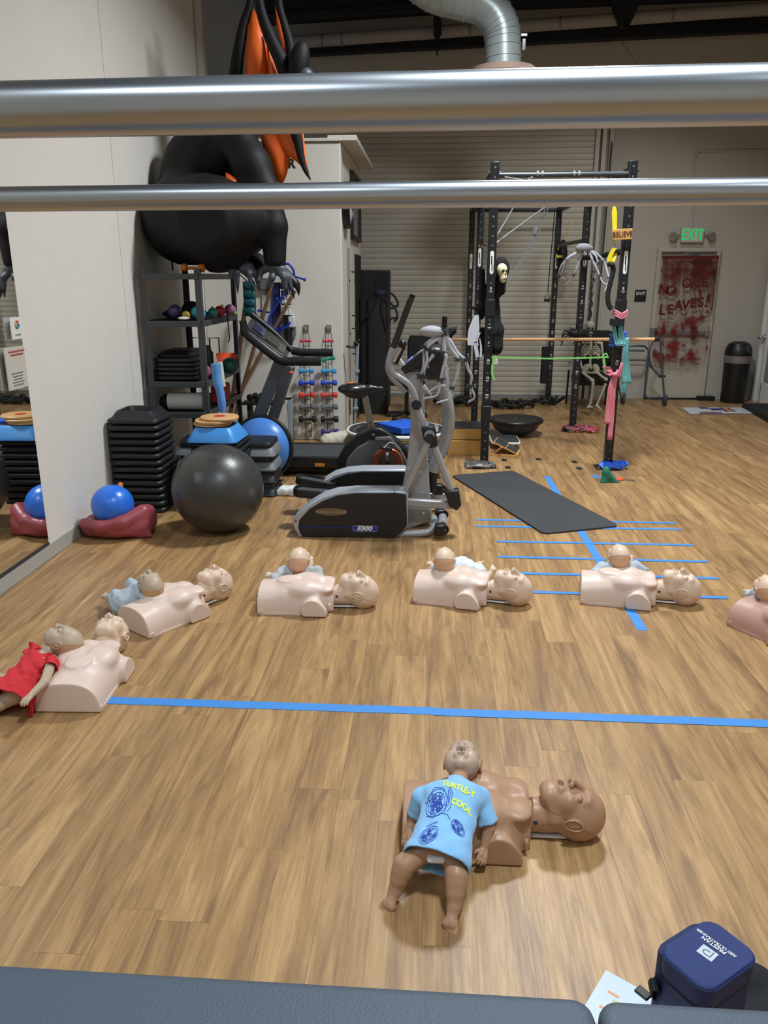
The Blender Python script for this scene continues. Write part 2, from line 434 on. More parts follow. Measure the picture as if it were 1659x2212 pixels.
struct('baseboard_back', MB().box((2.82, BY-.006, .055), (.72, .012, .11)).box((4.55, BY-.006, .055), (.74, .012, .11)), M['base'], bevel=.003)
# utility block
blk = MB().box(((WX-.98)/2, 9.85, 1.56), (-.98-WX, 2.26, 3.12))
struct('wall_block', blk, M['wallb'], bevel=.012)
struct('trim_1', MB().box((-.96, 9.85, 3.155), (.30, 2.3, .05)).box((-1.72, 8.80, 3.14), (1.5, .22, .03)), M['wallb'], bevel=.004)
tag(obj('wall_letter', text_mb('R', .125, frame((-1.492, 8.716, 2.915), (1, 0, 0), (0, 0, 1)), .003, bold=.003), M['black']), 'black capital letter R fixed high on the cream wall block', 'letter')
struct('door_1', MB().box((-.972, 10.47, 1.03), (.014, .74, 2.06)), M['blackm'])  # black panel stands in for the dark of a doorway opening
# roller door
rd = thing('roller_door', 'cream ribbed steel roller shutter door filling the back wall', 'roller door', (0, BY-.05, 0))
prof = []
z = 0.01
while z < 3.98:
    prof += [(.004, z), (-.006, z+.006), (-.011, z+.03), (-.012, z+.055), (-.008, z+.070), (.004, z+.075)]; z += .0785
mb = MB(); x0, x1 = -1.9, 2.24; n = len(prof)
mb.add([(x0, a, b) for a, b in prof] + [(x1, a, b) for a, b in prof] + [(x0, .03, 0), (x0, .03, 4), (x1, .03, 0), (x1, .03, 4)],
       [(i, i+1, n+i+1, n+i) for i in range(n-1)])
obj('slat_curtain', mb, M['slat'], rd, smooth=30)
obj('bottom_bar', MB().box(((x0+x1)/2, -.02, .03), (x1-x0, .05, .06)), M['silver'], rd, bevel=.004)
for xx in (2.27, 2.36): obj('guide_rail', MB().box((xx, -.03, 1.98), (.055, .08, 3.96)), M['slat'], rd, bevel=.004)
obj('wall_angle', MB().box((2.47, -.0, 2.0), (.06, .05, 4.0)), M['door'], rd, bevel=.004)
cpts = [(2.33+.02*math.sin(k*1.7), -.11, 2.05-k*.04) for k in range(46)]
obj('pull_chain', MB().tube(cpts, [.013 if k % 2 else .02 for k in range(46)], 6).tube([(2.46, -.09, 3.6), (2.44, -.09, 1.0)], .012, 6), M['dgrey'], rd)
# ceiling steel, pipe, duct
def beam(name, a, b, w_, h_, label, cat, m='steel_k'):
    return tag(obj(name, MB().bar(a, b, w_, h_), M[m], bevel=.01), label, cat)
beam('roof_beam', at(560, 112, 11.9), at(1700, 52, 11.9), .12, .17, 'long black roof beam just below the wrapped pipe', 'beam')
beam('roof_beam', at(560, 42, 11.2), at(962, 14, 11.2), .12, .10, 'short black roof beam above the wrapped pipe, left of duct', 'beam')
struct('trim_2', MB().bar(at(560, 2, 11.4), at(1000, -28, 11.4), .3, .5), M['steel_k'])
beam('roof_beam', at(1000, 12, 11.6), at(1700, -16, 11.6), .12, .13, 'black roof beam at the top right edge behind the duct', 'beam')
pp = thing('wrapped_pipe', 'long grey wrapped pipe crossing under the roof beams', 'pipe')
a, b = at(632, 92, 11.5), at(1720, 14, 11.5)
obj('pipe_run', MB().tube([a.lerp(b, t/10) for t in range(11)], .075, 16), M['pipe'], pp)
for t in (.06, .1, .36, .54, .76): obj('pipe_band', MB().cyl(a.lerp(b, t), a.lerp(b, t+.004), .082), M['grey'], pp)
for k, (hx, y0, y1) in enumerate(((945, 20, 85), (1352, -30, 45))):
    h = thing('pipe_hanger', ('black pipe hanger dropping from the short roof beam', 'black triangular hanger bracket near the top right')[k], 'hanger')
    p0, p1 = at(hx, y0-20, 11.35), at(hx, y1-8, 11.35)
    if k == 0: obj('drop_plate', MB().bar(p0, p1, .1, .06), M['steel_k'], h, bevel=.005)
    else: obj('bracket', MB().prism([(-.28, .25), (.28, .25), (.06, -.25), (-.06, -.25)], at(hx, 10, 11.35), (1, 0, 0), (0, 0, 1), (0, .06, 0)), M['steel_k'], h, bevel=.005)
    obj('rod', MB().cyl(p1, p1-Vector((0, 0, .22)), .012), M['steel_k'], h); obj('rod_nut', MB().cyl(p1-Vector((0, 0, .03)), p1+Vector((0, 0, .03)), .035, seg=6), M['steel_k'], h)
DY = 9.2
dk = thing('spiral_duct', 'shiny galvanised spiral air duct bending down to the diffuser', 'duct')
path = spline([at(880, -60, DY-.1), at(935, -18, DY), at(1000, 0, DY), at(1040, 10, DY), at(1066, 30, DY), at(1082, 60, DY), at(1086, 90, DY), at(1087, 150, DY)], 5)
rad = .185
mb = MB().tube(path, rad, 32); dd = obj('duct_run', mb, M['galv'], dk)
for k in range(1, len(path)-1, 2):
    t = (path[k+1]-path[k-1]).normalized()
    obj('duct_seam', MB().cyl(path[k]-t*.006, path[k]+t*.006, rad+.008, seg=32), M['galv'], dk)
q = at(1087, 150, DY)
obj('diffuser', MB().lathe([(.2, .03), (.335, 0), (.36, -.06), (.34, -.1), (.2, -.12)], q, (0, 0, 1), 40), mat('diffuser_paint', '#a78f80', .5), dk)
obj('clamp', MB().box(q+Vector((rad+.015, -.02, .22)), (.03, .04, .1)).box(q+Vector((rad+.015, -.02, .31)), (.06, .02, .02)), M['chrome'], dk)
# exit door
ed = MB().box((3.705, BY-.02, 1.03), (.79, .05, 2.04))
d3 = struct('door_3', ed, M['door'], bevel=.004)
struct('door_frame', MB().box((3.285, BY-.03, 1.07), (.055, .07, 2.14)).box((4.125, BY-.03, 1.07), (.055, .07, 2.14)).box((3.705, BY-.032, 2.167), (.895, .074, .054)), M['door'], d3, bevel=.004)
struct('threshold', MB().box((3.7, BY-.06, .012), (.84, .06, .024)), M['blackm'], d3)
struct('door_closer', MB().box((3.90, BY-.08, 2.02), (.27, .07, .065)), M['grey'], d3, bevel=.006)
struct('closer_arm', MB().bar((3.93, BY-.11, 2.06), (3.60, BY-.11, 2.12), .025, .012).bar((3.60, BY-.11, 2.12), (3.84, BY-.06, 2.14), .025, .012), M['grey'], d3)
struct('panic_bar', MB().box((3.72, BY-.085, .985), (.74, .05, .05)).box((3.30, BY-.075, .985), (.09, .075, .16)), M['grey'], d3, bevel=.008)
struct('panic_end_cap', MB().box((4.08, BY-.085, .985), (.07, .06, .09)), M['silver'], d3, bevel=.008)
# side door right
d2 = struct('door_4', MB().box((4.895, 11.93, 1.04), (.05, .12, 2.08)).box((4.895, 11.08, 1.04), (.05, .12, 2.08)).box((4.895, 11.5, .15), (.05, .8, .3)).box((4.895, 11.5, 2.0), (.05, .8, .16)), M['white'], bevel=.006)
struct('door_pane', MB().box((4.895, 11.5, 1.1), (.02, .76, 1.66)), mat('frosted_glass', '#8f979a', .25, spec=.6), d2)
struct('door_handle', MB().cyl((4.87, 11.94, .95), (4.80, 11.94, .95), .018).sph((4.79, 11.94, .95), .035), M['chrome'], d2)
struct('hinge_plate', MB().box((4.868, 11.985, .93), (.012, .02, .12)), M['grey'], d2)
struct('trim_3', MB().box((4.88, 12.06, 1.07), (.07, .07, 2.16)), M['white'], bevel=.006)
# exit sign
ex = thing('exit_sign', 'lit green EXIT sign with two emergency lamps above the door', 'sign', (3.72, BY, 2.37))
obj('sign_case', MB().box((0, -.04, 0), (.315, .07, .2)), mat('sign_case_grey', '#c4c0b6', .5), ex, bevel=.008)
g = mat('exit_green', '#18c862', .4, emit=.5)
obj('sign_lettering', text_mb('EXIT', .21, frame((0, -.078, -.002), (1, 0, 0), (0, 0, 1)), .002, bold=.001, sx=.74), g, ex)
for s in (-1, 1):
    obj('lamp_arm', MB().tube([(s*.155, -.04, .0), (s*.2, -.04, .02), (s*.22, -.05, .0)], .012, 8), M['wallk'], ex)
    obj('emergency_lamp', MB().lathe([(.02, 0), (.045, .02), (.06, .07), (.055, .08), (.0, .075)], (s*.255, -.02, -.0), (s*.3, -1, -.3), 20), mat('lamp_beige', '#8d887c', .5) if s < 0 else bpy.data.materials['lamp_beige'], ex)
es = thing('exit_plate', 'small black EXIT plate on the wall beside the door', 'sign', (3.075, BY, 1.525))
obj('plate', MB().box((0, -.006, 0), (.165, .012, .17)), M['black'], es, bevel=.003)
obj('plate_lettering', text_mb('EXIT', .062, frame((0, -.014, .03), (1, 0, 0), (0, 0, 1)), .001, bold=.0015, sx=1.05), M['white'], es)
tag(obj('wall_conduit', MB().tube(spline([at(1497, 488, BY-.015), at(1499, 420, BY-.015), at(1501, 350, BY-.015), at(1504, 334, BY-.015), at(1515, 327, BY-.015), at(1600, 325, BY-.015), at(1680, 324, BY-.015)], 5), .012, 8), M['wallk']), 'thin painted conduit bending across the back wall above exit sign', 'conduit')
tag(obj('wall_conduit', MB().tube([at(1332, 78, BY-.01), at(1372, 140, BY-.01)], .014, 8), M['wallk']), 'short slanted brace line on the wall beneath the roof beam', 'conduit')

# blood sheet
def blood_mat():
    m = bpy.data.materials.new('bloody_plastic'); m.use_nodes = True; nt = m.node_tree; N = nt.nodes; L = nt.links; b = N['Principled BSDF']
    b.inputs['Base Color'].default_value = lin('#7c1410'); b.inputs['Roughness'].default_value = .35
    tc = N.new('ShaderNodeTexCoord'); n = N.new('ShaderNodeTexNoise'); n.inputs['Scale'].default_value = 7.5; n.inputs['Detail'].default_value = 5; n.inputs['Roughness'].default_value = .6
    mp = N.new('ShaderNodeMapping'); mp.inputs['Location'].default_value = (3.1, 0, 1.9); L.new(tc.outputs['Object'], mp.inputs[0]); L.new(mp.outputs[0], n.inputs['Vector'])
    cr = N.new('ShaderNodeValToRGB'); cr.color_ramp.elements[0].position = .56; cr.color_ramp.elements[1].position = .70
    cr.color_ramp.elements[0].color = (.06,)*3+(1,); cr.color_ramp.elements[1].color = (.80,)*3+(1,)
    acc = None
    for cx, cz, r_ in ((-.2, .62, .26), (.08, .60, .24), (.3, .62, .2), (.10, -.10, .20), (-.04, -.17, .20), (-.30, -.22, .18), (-.12, -.45, .24), (-.28, -.62, .2), (.16, -.62, .2), (.22, -.05, .16), (-.3, .52, .12)):
        d = N.new('ShaderNodeVectorMath'); d.operation = 'DISTANCE'; d.inputs[1].default_value = (cx, 0, cz); L.new(tc.outputs['Object'], d.inputs[0])
        mr = N.new('ShaderNodeMapRange'); mr.inputs['From Min'].default_value = r_; mr.inputs['From Max'].default_value = r_*.2; mr.inputs['To Max'].default_value = .14; L.new(d.outputs['Value'], mr.inputs['Value'])
        if acc is None: acc = mr.outputs[0]
        else:
            mm = N.new('ShaderNodeMath'); mm.operation = 'MAXIMUM'; L.new(acc, mm.inputs[0]); L.new(mr.outputs[0], mm.inputs[1]); acc = mm.outputs[0]
    ad = N.new('ShaderNodeMath'); ad.operation = 'ADD'; L.new(acc, ad.inputs[0]); L.new(n.outputs['Fac'], ad.inputs[1])
    L.new(ad.outputs[0], cr.inputs[0]); L.new(cr.outputs[0], b.inputs['Alpha']); return m
bs = thing('bloody_door_poster', 'clear plastic sheet with red smears and lettering on the exit door', 'poster', (3.70, BY-.13, 1.27))
Wp, Hp = .80, 1.62
mb = MB(); rows = 24; cols = 14
pts = []
for j in range(rows+1):
    for i in range(cols+1):
        u = i/cols; v = j/rows; yy = -.004-.012*math.sin(u*9+v*5)*v-.01*math.sin(u*17)*v
        zz = Hp/2 - v*(Hp*(.97+.03*math.sin(PI*u)*1.4)); pts.append(((u-.5)*Wp, yy, zz))
mb.add(pts, [(j*(cols+1)+i, j*(cols+1)+i+1, (j+1)*(cols+1)+i+1, (j+1)*(cols+1)+i) for j in range(rows) for i in range(cols)])
obj('plastic_sheet', mb, blood_mat(), bs, solid=.001)
M['blood'] = mat('blood_red', '#5e1010', .4, var=.2, vscale=12)
mb = MB().box((0, -.03, Hp/2-.02), (Wp, .004, .05))
for k in range(34):
    x = -Wp/2+.02+(Wp-.04)*k/33; l = random.uniform(.08, .55)*(1 if 3 < k < 31 else 1.5); wd = random.uniform(.006, .016)
    mb.box((x, -.03, Hp/2-.03-l/2), (wd, .003, l)).sph((x, -.03, Hp/2-.03-l), (wd*.7, .002, wd), 8, 6)
obj('red_drips', mb, M['blood'], bs)
mb = MB()
for s, x, z, sz, rt in (('N', -.345, .345, .19, -.08), ('O', -.225, .325, .19, .0), ('O', -.02, .43, .18, 0), ('N', .115, .42, .18, -.1), ('E', .235, .44, .17, .05),
                        ('L', -.33, .05, .2, -.1), ('E', -.215, .06, .18, 0), ('A', -.10, .115, .2, 0), ('V', .0, .12, .19, 0), ('E', .105, .15, .19, .1), ('S', .21, .16, .19, 0), ('!', .30, .18, .26, -.12)):
    t = text_mb(s, sz, frame((x, -.036, z), (math.cos(rt), 0, math.sin(rt)), (-math.sin(rt), 0, math.cos(rt))), .001, bold=.007, sx=.95); mb.add(t.v, t.f)
obj('red_lettering', mb, M['blood'], bs)
mb = MB().sph((.16, -.034, -.32), (.045, .003, .055), 12, 8)
for k in range(4): mb.tube([(.13+k*.02, -.034, -.28), (.118+k*.028, -.034, -.19+.012*(1 if k in (1, 2) else 0))], .0085, 8, flat=(1, .3))
mb.tube([(.2, -.034, -.33), (.235, -.034, -.27)], .009, 8, flat=(1, .3))
obj('red_handprint', mb, M['blood'], bs)

# mirror
mr = thing('wall_mirror', 'large frameless mirror screwed to the white left wall', 'mirror', (WX+.006, 0, 0))
obj('mirror_glass', MB().box((0, 1.9, 1.165), (.01, 5.6, 2.09)), M['glass'], mr)
obj('mirror_rail', MB().box((.004, 1.9, .108), (.012, 5.6, .016)), M['dgrey'], mr)
c1 = thing('review_card', 'small white card with coloured round letter stuck on mirror edge', 'card', (WX+.03, 0, 0))
p = [ax(22, 686, WX+.03), ax(47, 686, WX+.03), ax(47, 731, WX+.03), ax(26, 731, WX+.03)]
yc, zc = (p[1].y+p[3].y)/2, (p[0].z+p[2].z)/2; W1 = abs(p[1].y-p[3].y); H1 = abs(p[0].z-p[2].z)
obj('card', MB().box((0, yc, zc), (.003, W1, H1)), M['white'], c1)
for a0, a1, cc in ((45, 135, '#d6402f'), (135, 205, '#e8b020'), (205, 290, '#2f9d50'), (290, 360, '#3a6fd8')):
    obj('ring_segment', MB().tube(arc((.003, yc, zc+H1*.16), H1*.15, R(a0), R(a1), 10, (0, 1, 0)), .006, 6, flat=(1, 1)), mat('ring_'+cc[1:], cc, .5), c1)
obj('ring_bar', MB().box((.003, yc+H1*.075, zc+H1*.16), (.004, H1*.15, .011)), bpy.data.materials['ring_3a6fd8'], c1)
obj('card_lettering', text_mb('on Google', H1*.12, frame((.003, yc, zc-H1*.30), (0, 1, 0), (0, 0, 1)), .0005), M['grey'], c1)
c2 = thing('mirror_flyer', 'curled white flyer with red heading below the card on mirror', 'flyer', (WX+.03, 0, 0))
p = [ax(5, 750, WX+.03), ax(50, 742, WX+.03), ax(60, 838, WX+.03), ax(20, 853, WX+.03)]
yc, zc = (p[1].y+p[3].y)/2, (p[0].z+p[2].z)/2; W1 = abs(p[1].y-p[3].y)*.95; H1 = abs(p[0].z-p[2].z)*.93
obj('sheet', MB().box((0, yc, zc), (.008, W1, H1)), mat('flyer_paper', '#cfc8bd', .35), c2, bevel=.002)
mb = MB()
for k, s_ in enumerate((.34, .26)): mb.tube([(.006, yc+W1*s_*(t/8-1)*1.2+.02, zc+H1*(.40-.08*k)+.004*(-1)**t) for t in range(17)], .003, 5)
obj('red_script', mb, mat('red_ink', '#b8504a', .5), c2)
mb = MB()
for k in range(5): mb.box((.005, yc, zc-H1*(.12+.07*k)), (.001, W1*(.6-.08*(k % 3)), .006))
obj('text_lines', mb, M['grey'], c2)

# ------------------------------------------------------------------ the blue tape on the floor
def strip(a, b, wd, label, z=.0012, group=None):
    a = Vector((a[0], a[1], z)); b = Vector((b[0], b[1], z))
    n = 8; pts = [a.lerp(b, t/n)+Vector((random.uniform(-1, 1), random.uniform(-1, 1), 0))*.0015 for t in range(n+1)]
    d = (b-a).normalized(); wv = Vector((-d.y, d.x, 0))*wd
    return tag(obj('floor_tape', MB().ribbon(pts, wv, .0012), M['tape'], smooth=0), label, 'tape', group)
strip((-1.40, 2.957), (.045, 2.955), .058, 'long blue tape line on floor, left half nearest the camera')
strip((.035, 2.948), (1.75, 2.940), .058, 'long blue tape line on floor, right half behind the front doll', .002)
strip((1.093, 7.15), (1.135, 3.82), .055, 'blue tape line running away from camera, crossing the rungs', .0006)
RN = [((.366, 5.733), (1.867, 5.742), 'farthest short blue tape rung, partly under the yoga mat'),
      ((.351, 5.569), (1.854, 5.582), 'second farthest blue tape rung touching the front mat corner'),
      ((.479, 5.225), (1.834, 5.227), 'blue tape rung just in front of the yoga mat'),
      ((.464, 4.91), (1.828, 4.896), 'blue tape rung meeting the light blue shirted doll shoulders'),
      ((.481, 4.614), (1.788, 4.599), 'blue tape rung passing above the noses of two lying heads'),
      ((.582, 4.311), (1.735, 4.29), 'nearest blue tape rung, level with the lying heads')]
for k, (a, b, l) in enumerate(RN): strip(a, b, .036, l, .0018+.0002*k)
strip(gd(1282, 1026), gd(1294, 1033), .05, 'tiny scrap of blue tape beside the green band by the rack')
for k, (px, py, l) in enumerate(((1089, 994, 'black tape mark on the floor, left pair, farther one'), (1097, 1010, 'black tape mark on the floor, left pair, nearer one'),
        (1163, 992, 'single black tape mark midway between the rack posts'), (1241, 998, 'black tape mark on the floor, right pair, farther one'), (1251, 1012, 'black tape mark on the floor, right pair, nearer one'))):
    p = gd(px, py); a_ = R(12)
    tag(obj('floor_mark', MB().box((0, 0, .0015), (.05, .10, .002)), M['blackm']), l, 'tape mark', 'black tape marks inside the rack').location = p

# ------------------------------------------------------------------ training manikins
def head_sdf(h, baby=0):
    """face towards +x, crown +z, one unit = one metre, adult height .225"""
    s = SDF((-.12, -.10, -.135), (.135, .10, .125), h)
    s.ell((-.012, 0, .028), (.094, .074, .086), .01)
    if not baby:
        s.ell((.030, 0, -.042), (.058, .053, .066), .03).cap((.052, -.016, -.094), (.052, .016, -.094), .022, k=.025)
        s.cap((-.02, -.047, -.06), (.04, -.028, -.092), .014, k=.02).cap((-.02, .047, -.06), (.04, .028, -.092), .014, k=.02)
    else:
        s.ell((.012, 0, -.040), (.068, .064, .062), .03).ell((.058, 0, -.088), (.022, .024, .018), .02)
        s.ell((.040, .040, -.05), (.034, .030, .032), .03).ell((.040, -.040, -.05), (.034, .030, .032), .03)
    s.ell((.066, 0, .030), (.020, .048, .016), .02)                      # brow
    for y in (-1, 1):
        s.ell((.099, y*.031, .004), (.019, .018, .012), .022, 's')       # socket
        s.ell((.0735, y*.032, .001), (.0130, .0190, .0100), .006)          # closed lid
        s.cap((.0865, y*.018, -.0035), (.081, y*.044, -.004), .0016, k=.003, op='s')  # lid line
        s.ell((.052, y*.040, -.030), (.026, .022, .020), .02)            # cheek
        s.ell((-.004, y*.072, -.004), (.018, .007, .028), .006)          # ear
        s.ell((-.002, y*.082, -.002), (.009, .006, .017), .004, 's')
    nl = .018 if baby else .026
    s.cap((.082, 0, .024), (.082+nl, 0, -.024), .0075, .0125 if baby else .0100, k=.012)
    for y in (-1, 1):
        s.ell((.086+nl*.4, y*.012, -.029), (.012, .008, .008), .007); s.ell((.090+nl*.5, y*.007, -.039), (.005, .0028, .005), .002, 's')
    s.ell((.078, 0, -.059), (.018, .030, .020), .010)                    # lips
    s.ell((.100, 0, -.060), (.032, .0165 if not baby else .018, .0105 if not baby else .014), .005, 's')
    s.cap((.090, -.02, -.078), (.090, .02, -.078), .004, k=.008, op='s')
    return s
HS = .0022
_hc = {}
def head_meshes(baby):
    if baby in _hc: return _hc[baby]
    s = head_sdf(HS, baby)
    n = Vector((.97, 0, .24)).normalized() if not baby else Vector((.99, 0, .12)).normalized()
    p = (-.010, 0, 0) if not baby else (-.004, 0, 0)
    sh = s.copy(); sh.D += .0014
    if not baby: sh.cap((-.028, 0, -.05), (-.055, 0, -.17), .052, .050, k=.02)
    mk = s.copy(); mk.plane(p, (-n.x, 0, -n.z))
    _hc[baby] = (sh.mesh(), mk.mesh()); return _hc[baby]
def put_head(parent, c, crown, face, sc, m, baby, m2=None):
    """head centred on c, crown direction and face direction given in the parent's frame"""
    sh, mk = head_meshes(baby)
    z = Vector(crown).normalized(); x = Vector(face); x = (x-z*x.dot(z)).normalized(); y = z.cross(x)
    MM = Matrix(((x.x*sc, y.x*sc, z.x*sc, c[0]), (x.y*sc, y.y*sc, z.y*sc, c[1]), (x.z*sc, y.z*sc, z.z*sc, c[2]), (0, 0, 0, 1)))
    def tr(mb): q = MB(MM); q.add(mb.v, mb.f); return q
    hd = sobj('head', tr(sh), m2 or m, parent, 1); sobj('face_skin', tr(mk), m, hd, 1)
    for s_ in (-1, 1):
        e = MB(MM)
        e.tube([(-.004+.019*math.cos(t)-.002*math.sin(t), s_*.078, -.004+.030*math.sin(t)) for t in [2*PI*k/20 for k in range(20)]], .0028, 6, closed=True)
        obj('ear_rim', e, m, hd)
    return hd

def torso_mesh(h=.004):
    s = SDF((-.01, -.20, -.01), (.44, .20, .22), h)
    sl, (x, y, z) = s._w(s.lo, s.lo+s.h*s.n)
    # loaf shaped rib cage: half width and height along the body
    xs = [0, .10, .20, .28, .34, .385, .42]; wd = [.142, .134, .136, .145, .140, .100, .080]; ht = [.138, .146, .163, .172, .160, .130, .118]
    W_ = np.interp(x, xs, wd); H_ = np.interp(x, xs, ht)
    z0 = np.maximum(z, 0)
    v = (np.abs(y/W_)**2.6 + np.abs(z0/H_)**2.6)**(1/2.6)
    d = (v-1)*np.minimum(W_, H_)*.9
    s.D = np.minimum(s.D, d.astype(np.float32))
    for q in (-1, 1):
        s.ell((.255, q*.070, .128), (.075, .062, .040), .03)                # chest
        s.ell((.375, q*.055, .130), (.045, .055, .020), .03)                # collar
        s.cap((.305, q*.09, .048), (.305, q*.164, .040), .062, .060, k=.02)   # shoulder stump
        s.cap((.335, q*.12, .02), (.335, q*.164, .02), .048, k=.02)
    s.cap((.12, 0, .160), (.30, 0, .188), .006, k=.03, op='s')            # sternum furrow
    s.ell((.36, 0, .165), (.03, .022, .02), .03, 's')
    s.ell((.15, 0, .158), (.05, .05, .012), .03)
    s.plane((0, 0, 0), (-1, 0, 0)); s.plane((.415, 0, 0), (1, 0, 0)); s.plane((0, 0, .004), (0, 0, -1))
    s.plane((0, .166, 0), (0, 1, 0)); s.plane((0, -.166, 0), (0, -1, 0))
    return s.mesh()
TORSO = torso_mesh(); NAVYW = mat('navy_window', '#1d2350', .3)
def adult(loc, rz, label, mt='skin_a', mh='skin_h', sc=1.0):
    t = thing('torso_manikin', label, 'training manikin', loc, rz, None); t.scale = (sc,)*3
    o = sobj('torso', TORSO, M[mt], t, 1)
    obj('base_plate', MB().box((.2, 0, .007), (.37, .28, .012)), M[mt], t)
    for q in (-1, 1):
        obj('hinge_plug', MB().box((.018, q*.139, .02), (.03, .008, .022)), M[mt], o, bevel=.003)
        obj('side_clip', MB().box((.398, q*.112, .045), (.012, .02, .03)), M[mh], o, bevel=.002)
    # neck
    s = SDF((.38, -.08, .0), (.56, .08, .14), .004)
    s.cap((.40, 0, .068), (.47, 0, .066), .052, .047, k=.01).cap((.47, 0, .066), (.535, 0, .062), .047, .045, k=.01)
    sobj('neck', s.mesh(), M[mh], t, 1)
    for q in (-1, 1): obj('sensor_window', MB().box((.432, q*.050, .080), (.012, .006, .012)), NAVYW, t)
    obj('neck_tongue', MB().box((.47, 0, .012), (.14, .07, .006)), M['white'], t, bevel=.002)
    put_head(t, (.555, 0, .098), (1, 0, -.20), (.16, 0, 1), 1.0, M[mh], 0)
    return t

def hand(s, w_, f, pn, sc, curl=.5, side=1):
    """w_ wrist, f finger direction, pn palm normal"""
    w_ = Vector(w_); f = Vector(f).normalized(); pn = Vector(pn); pn = (pn-f*pn.dot(f)).normalized(); l = f.cross(pn)*side
    a = w_+f*.010*sc; b = w_+f*.026*sc
    s.cap(a-l*.006*sc, b-l*.008*sc, .0085*sc, .0085*sc, k=.006*sc).cap(a+l*.006*sc, b+l*.008*sc, .0085*sc, .0085*sc, k=.006*sc)
    for k, (o, ln) in enumerate(((-.0125, .017), (-.0042, .021), (.0042, .020), (.0125, .015))):
        p0 = b+l*o*sc+f*.004*sc; d1 = (f+pn*curl*.5+l*o*9).normalized(); p1 = p0+d1*ln*.55*sc; d2 = (f+pn*curl*1.5+l*o*9).normalized(); p2 = p1+d2*ln*.55*sc
        s.cap(p0, p1, .0046*sc, .0042*sc, k=.0015).cap(p1, p2, .0042*sc, .0036*sc, k=.0015)
    p0 = a-l*.010*sc; p1 = p0+(f*.6-l*.9+pn*.3).normalized()*.013*sc; p2 = p1+(f*1-l*.3+pn*.4).normalized()*.011*sc
    s.cap(p0, p1, .0056*sc, .005*sc, k=.003).cap(p1, p2, .005*sc, .004*sc, k=.0015)
def foot(s, a, f, up, sc, side=1):
    """a ankle, f toe direction, up instep direction"""
    a = Vector(a); f = Vector(f).normalized(); up = Vector(up); up = (up-f*up.dot(f)).normalized(); l = f.cross(up)*side
    s.cap(a-f*.010*sc-up*.004*sc, a+f*.030*sc-up*.010*sc, .0165*sc, .0135*sc, k=.01*sc)
    b = a+f*.040*sc-up*.012*sc
    s.cap(b-l*.008*sc, b+l*.009*sc, .0115*sc, .0105*sc, k=.008*sc)
    for k, o in enumerate((-.0155, -.0065, .0, .0065, .0130)):
        r = .0066 if k == 0 else .0046-.0003*k
        q = b+l*o*sc+f*(.006-.0012*k)*sc; s.cap(q, q+f*(.011-.0008*k)*sc-up*.002*sc, r*sc, r*.9*sc, k=.0012)

def limb_box(P, m=.08):
    a = np.array([[*p] for p in P]); return a.min(0)-m, a.max(0)+m
def infant(label, pose, mt, clothes, h=.0036, face=(0, 0, 1), crown=(0, 1, 0), loc=(0, 0, 0), sc=1.0, mback=None):
    """pose: dict of joints in metres relative to loc"""
    P = {k: Vector(v) for k, v in pose.items()}
    t = thing('infant_manikin', label, 'baby manikin', loc)
    lo, hi = limb_box([v for k, v in P.items() if k[0] not in 'up'], .075)
    s = SDF(lo, hi, h)
    up = (P['chest']-P['hip']).normalized(); side = (P['sr']-P['sl']).normalized(); fr = side.cross(up).normalized()
    if fr.z < 0: fr = -fr
    s.cap(P['hip'], P['chest'], .046*sc, .048*sc, k=.03)
    s.cap(P['hip']-side*.018, P['hip']+side*.018, .044*sc, k=.03).cap(P['chest']-side*.026, P['chest']+side*.026, .040*sc, k=.03)
    s.cap(P['chest']+up*.03, P['head']-Vector(crown).normalized()*.035, .026*sc, .028*sc, k=.02)
    for q in 'lr':
        s.cap(P['chest']+up*.012, P['s'+q], .034*sc, .027*sc, k=.02)
        s.chain([P['s'+q], P['e'+q], P['w'+q]], [.0235*sc, .0195*sc, .0135*sc], k=.006)
        hd = P.get('h'+q); f = (hd-P['w'+q]) if hd else (P['w'+q]-P['e'+q])
        hand(s, P['w'+q], f, P.get('p'+q, Vector((0, 0, -1))), 1.05*sc, .6, 1 if q == 'r' else -1)
        if 'k'+q in P:
            s.chain([P['hip']+(P['k'+q]-P['hip']).normalized()*.02+side*(.026 if q == 'r' else -.026), P['k'+q], P['a'+q]], [.038*sc, .031*sc, .0195*sc], k=.012)
            s.cap(P['k'+q].lerp(P['a'+q], .3), P['k'+q].lerp(P['a'+q], .55), .030*sc, .027*sc, k=.012)
            foot(s, P['a'+q], P['f'+q]-P['a'+q], P.get('u'+q, Vector((0, 0, 1))), 1.22*sc, 1 if q == 'r' else -1)
    sobj('body', s.mesh(), M[mt], t, 1)
    put_head(t, P['head'], crown, face, .80*sc, M[mt], 1, M[mback] if mback else None)
    return t, P, up, side, fr

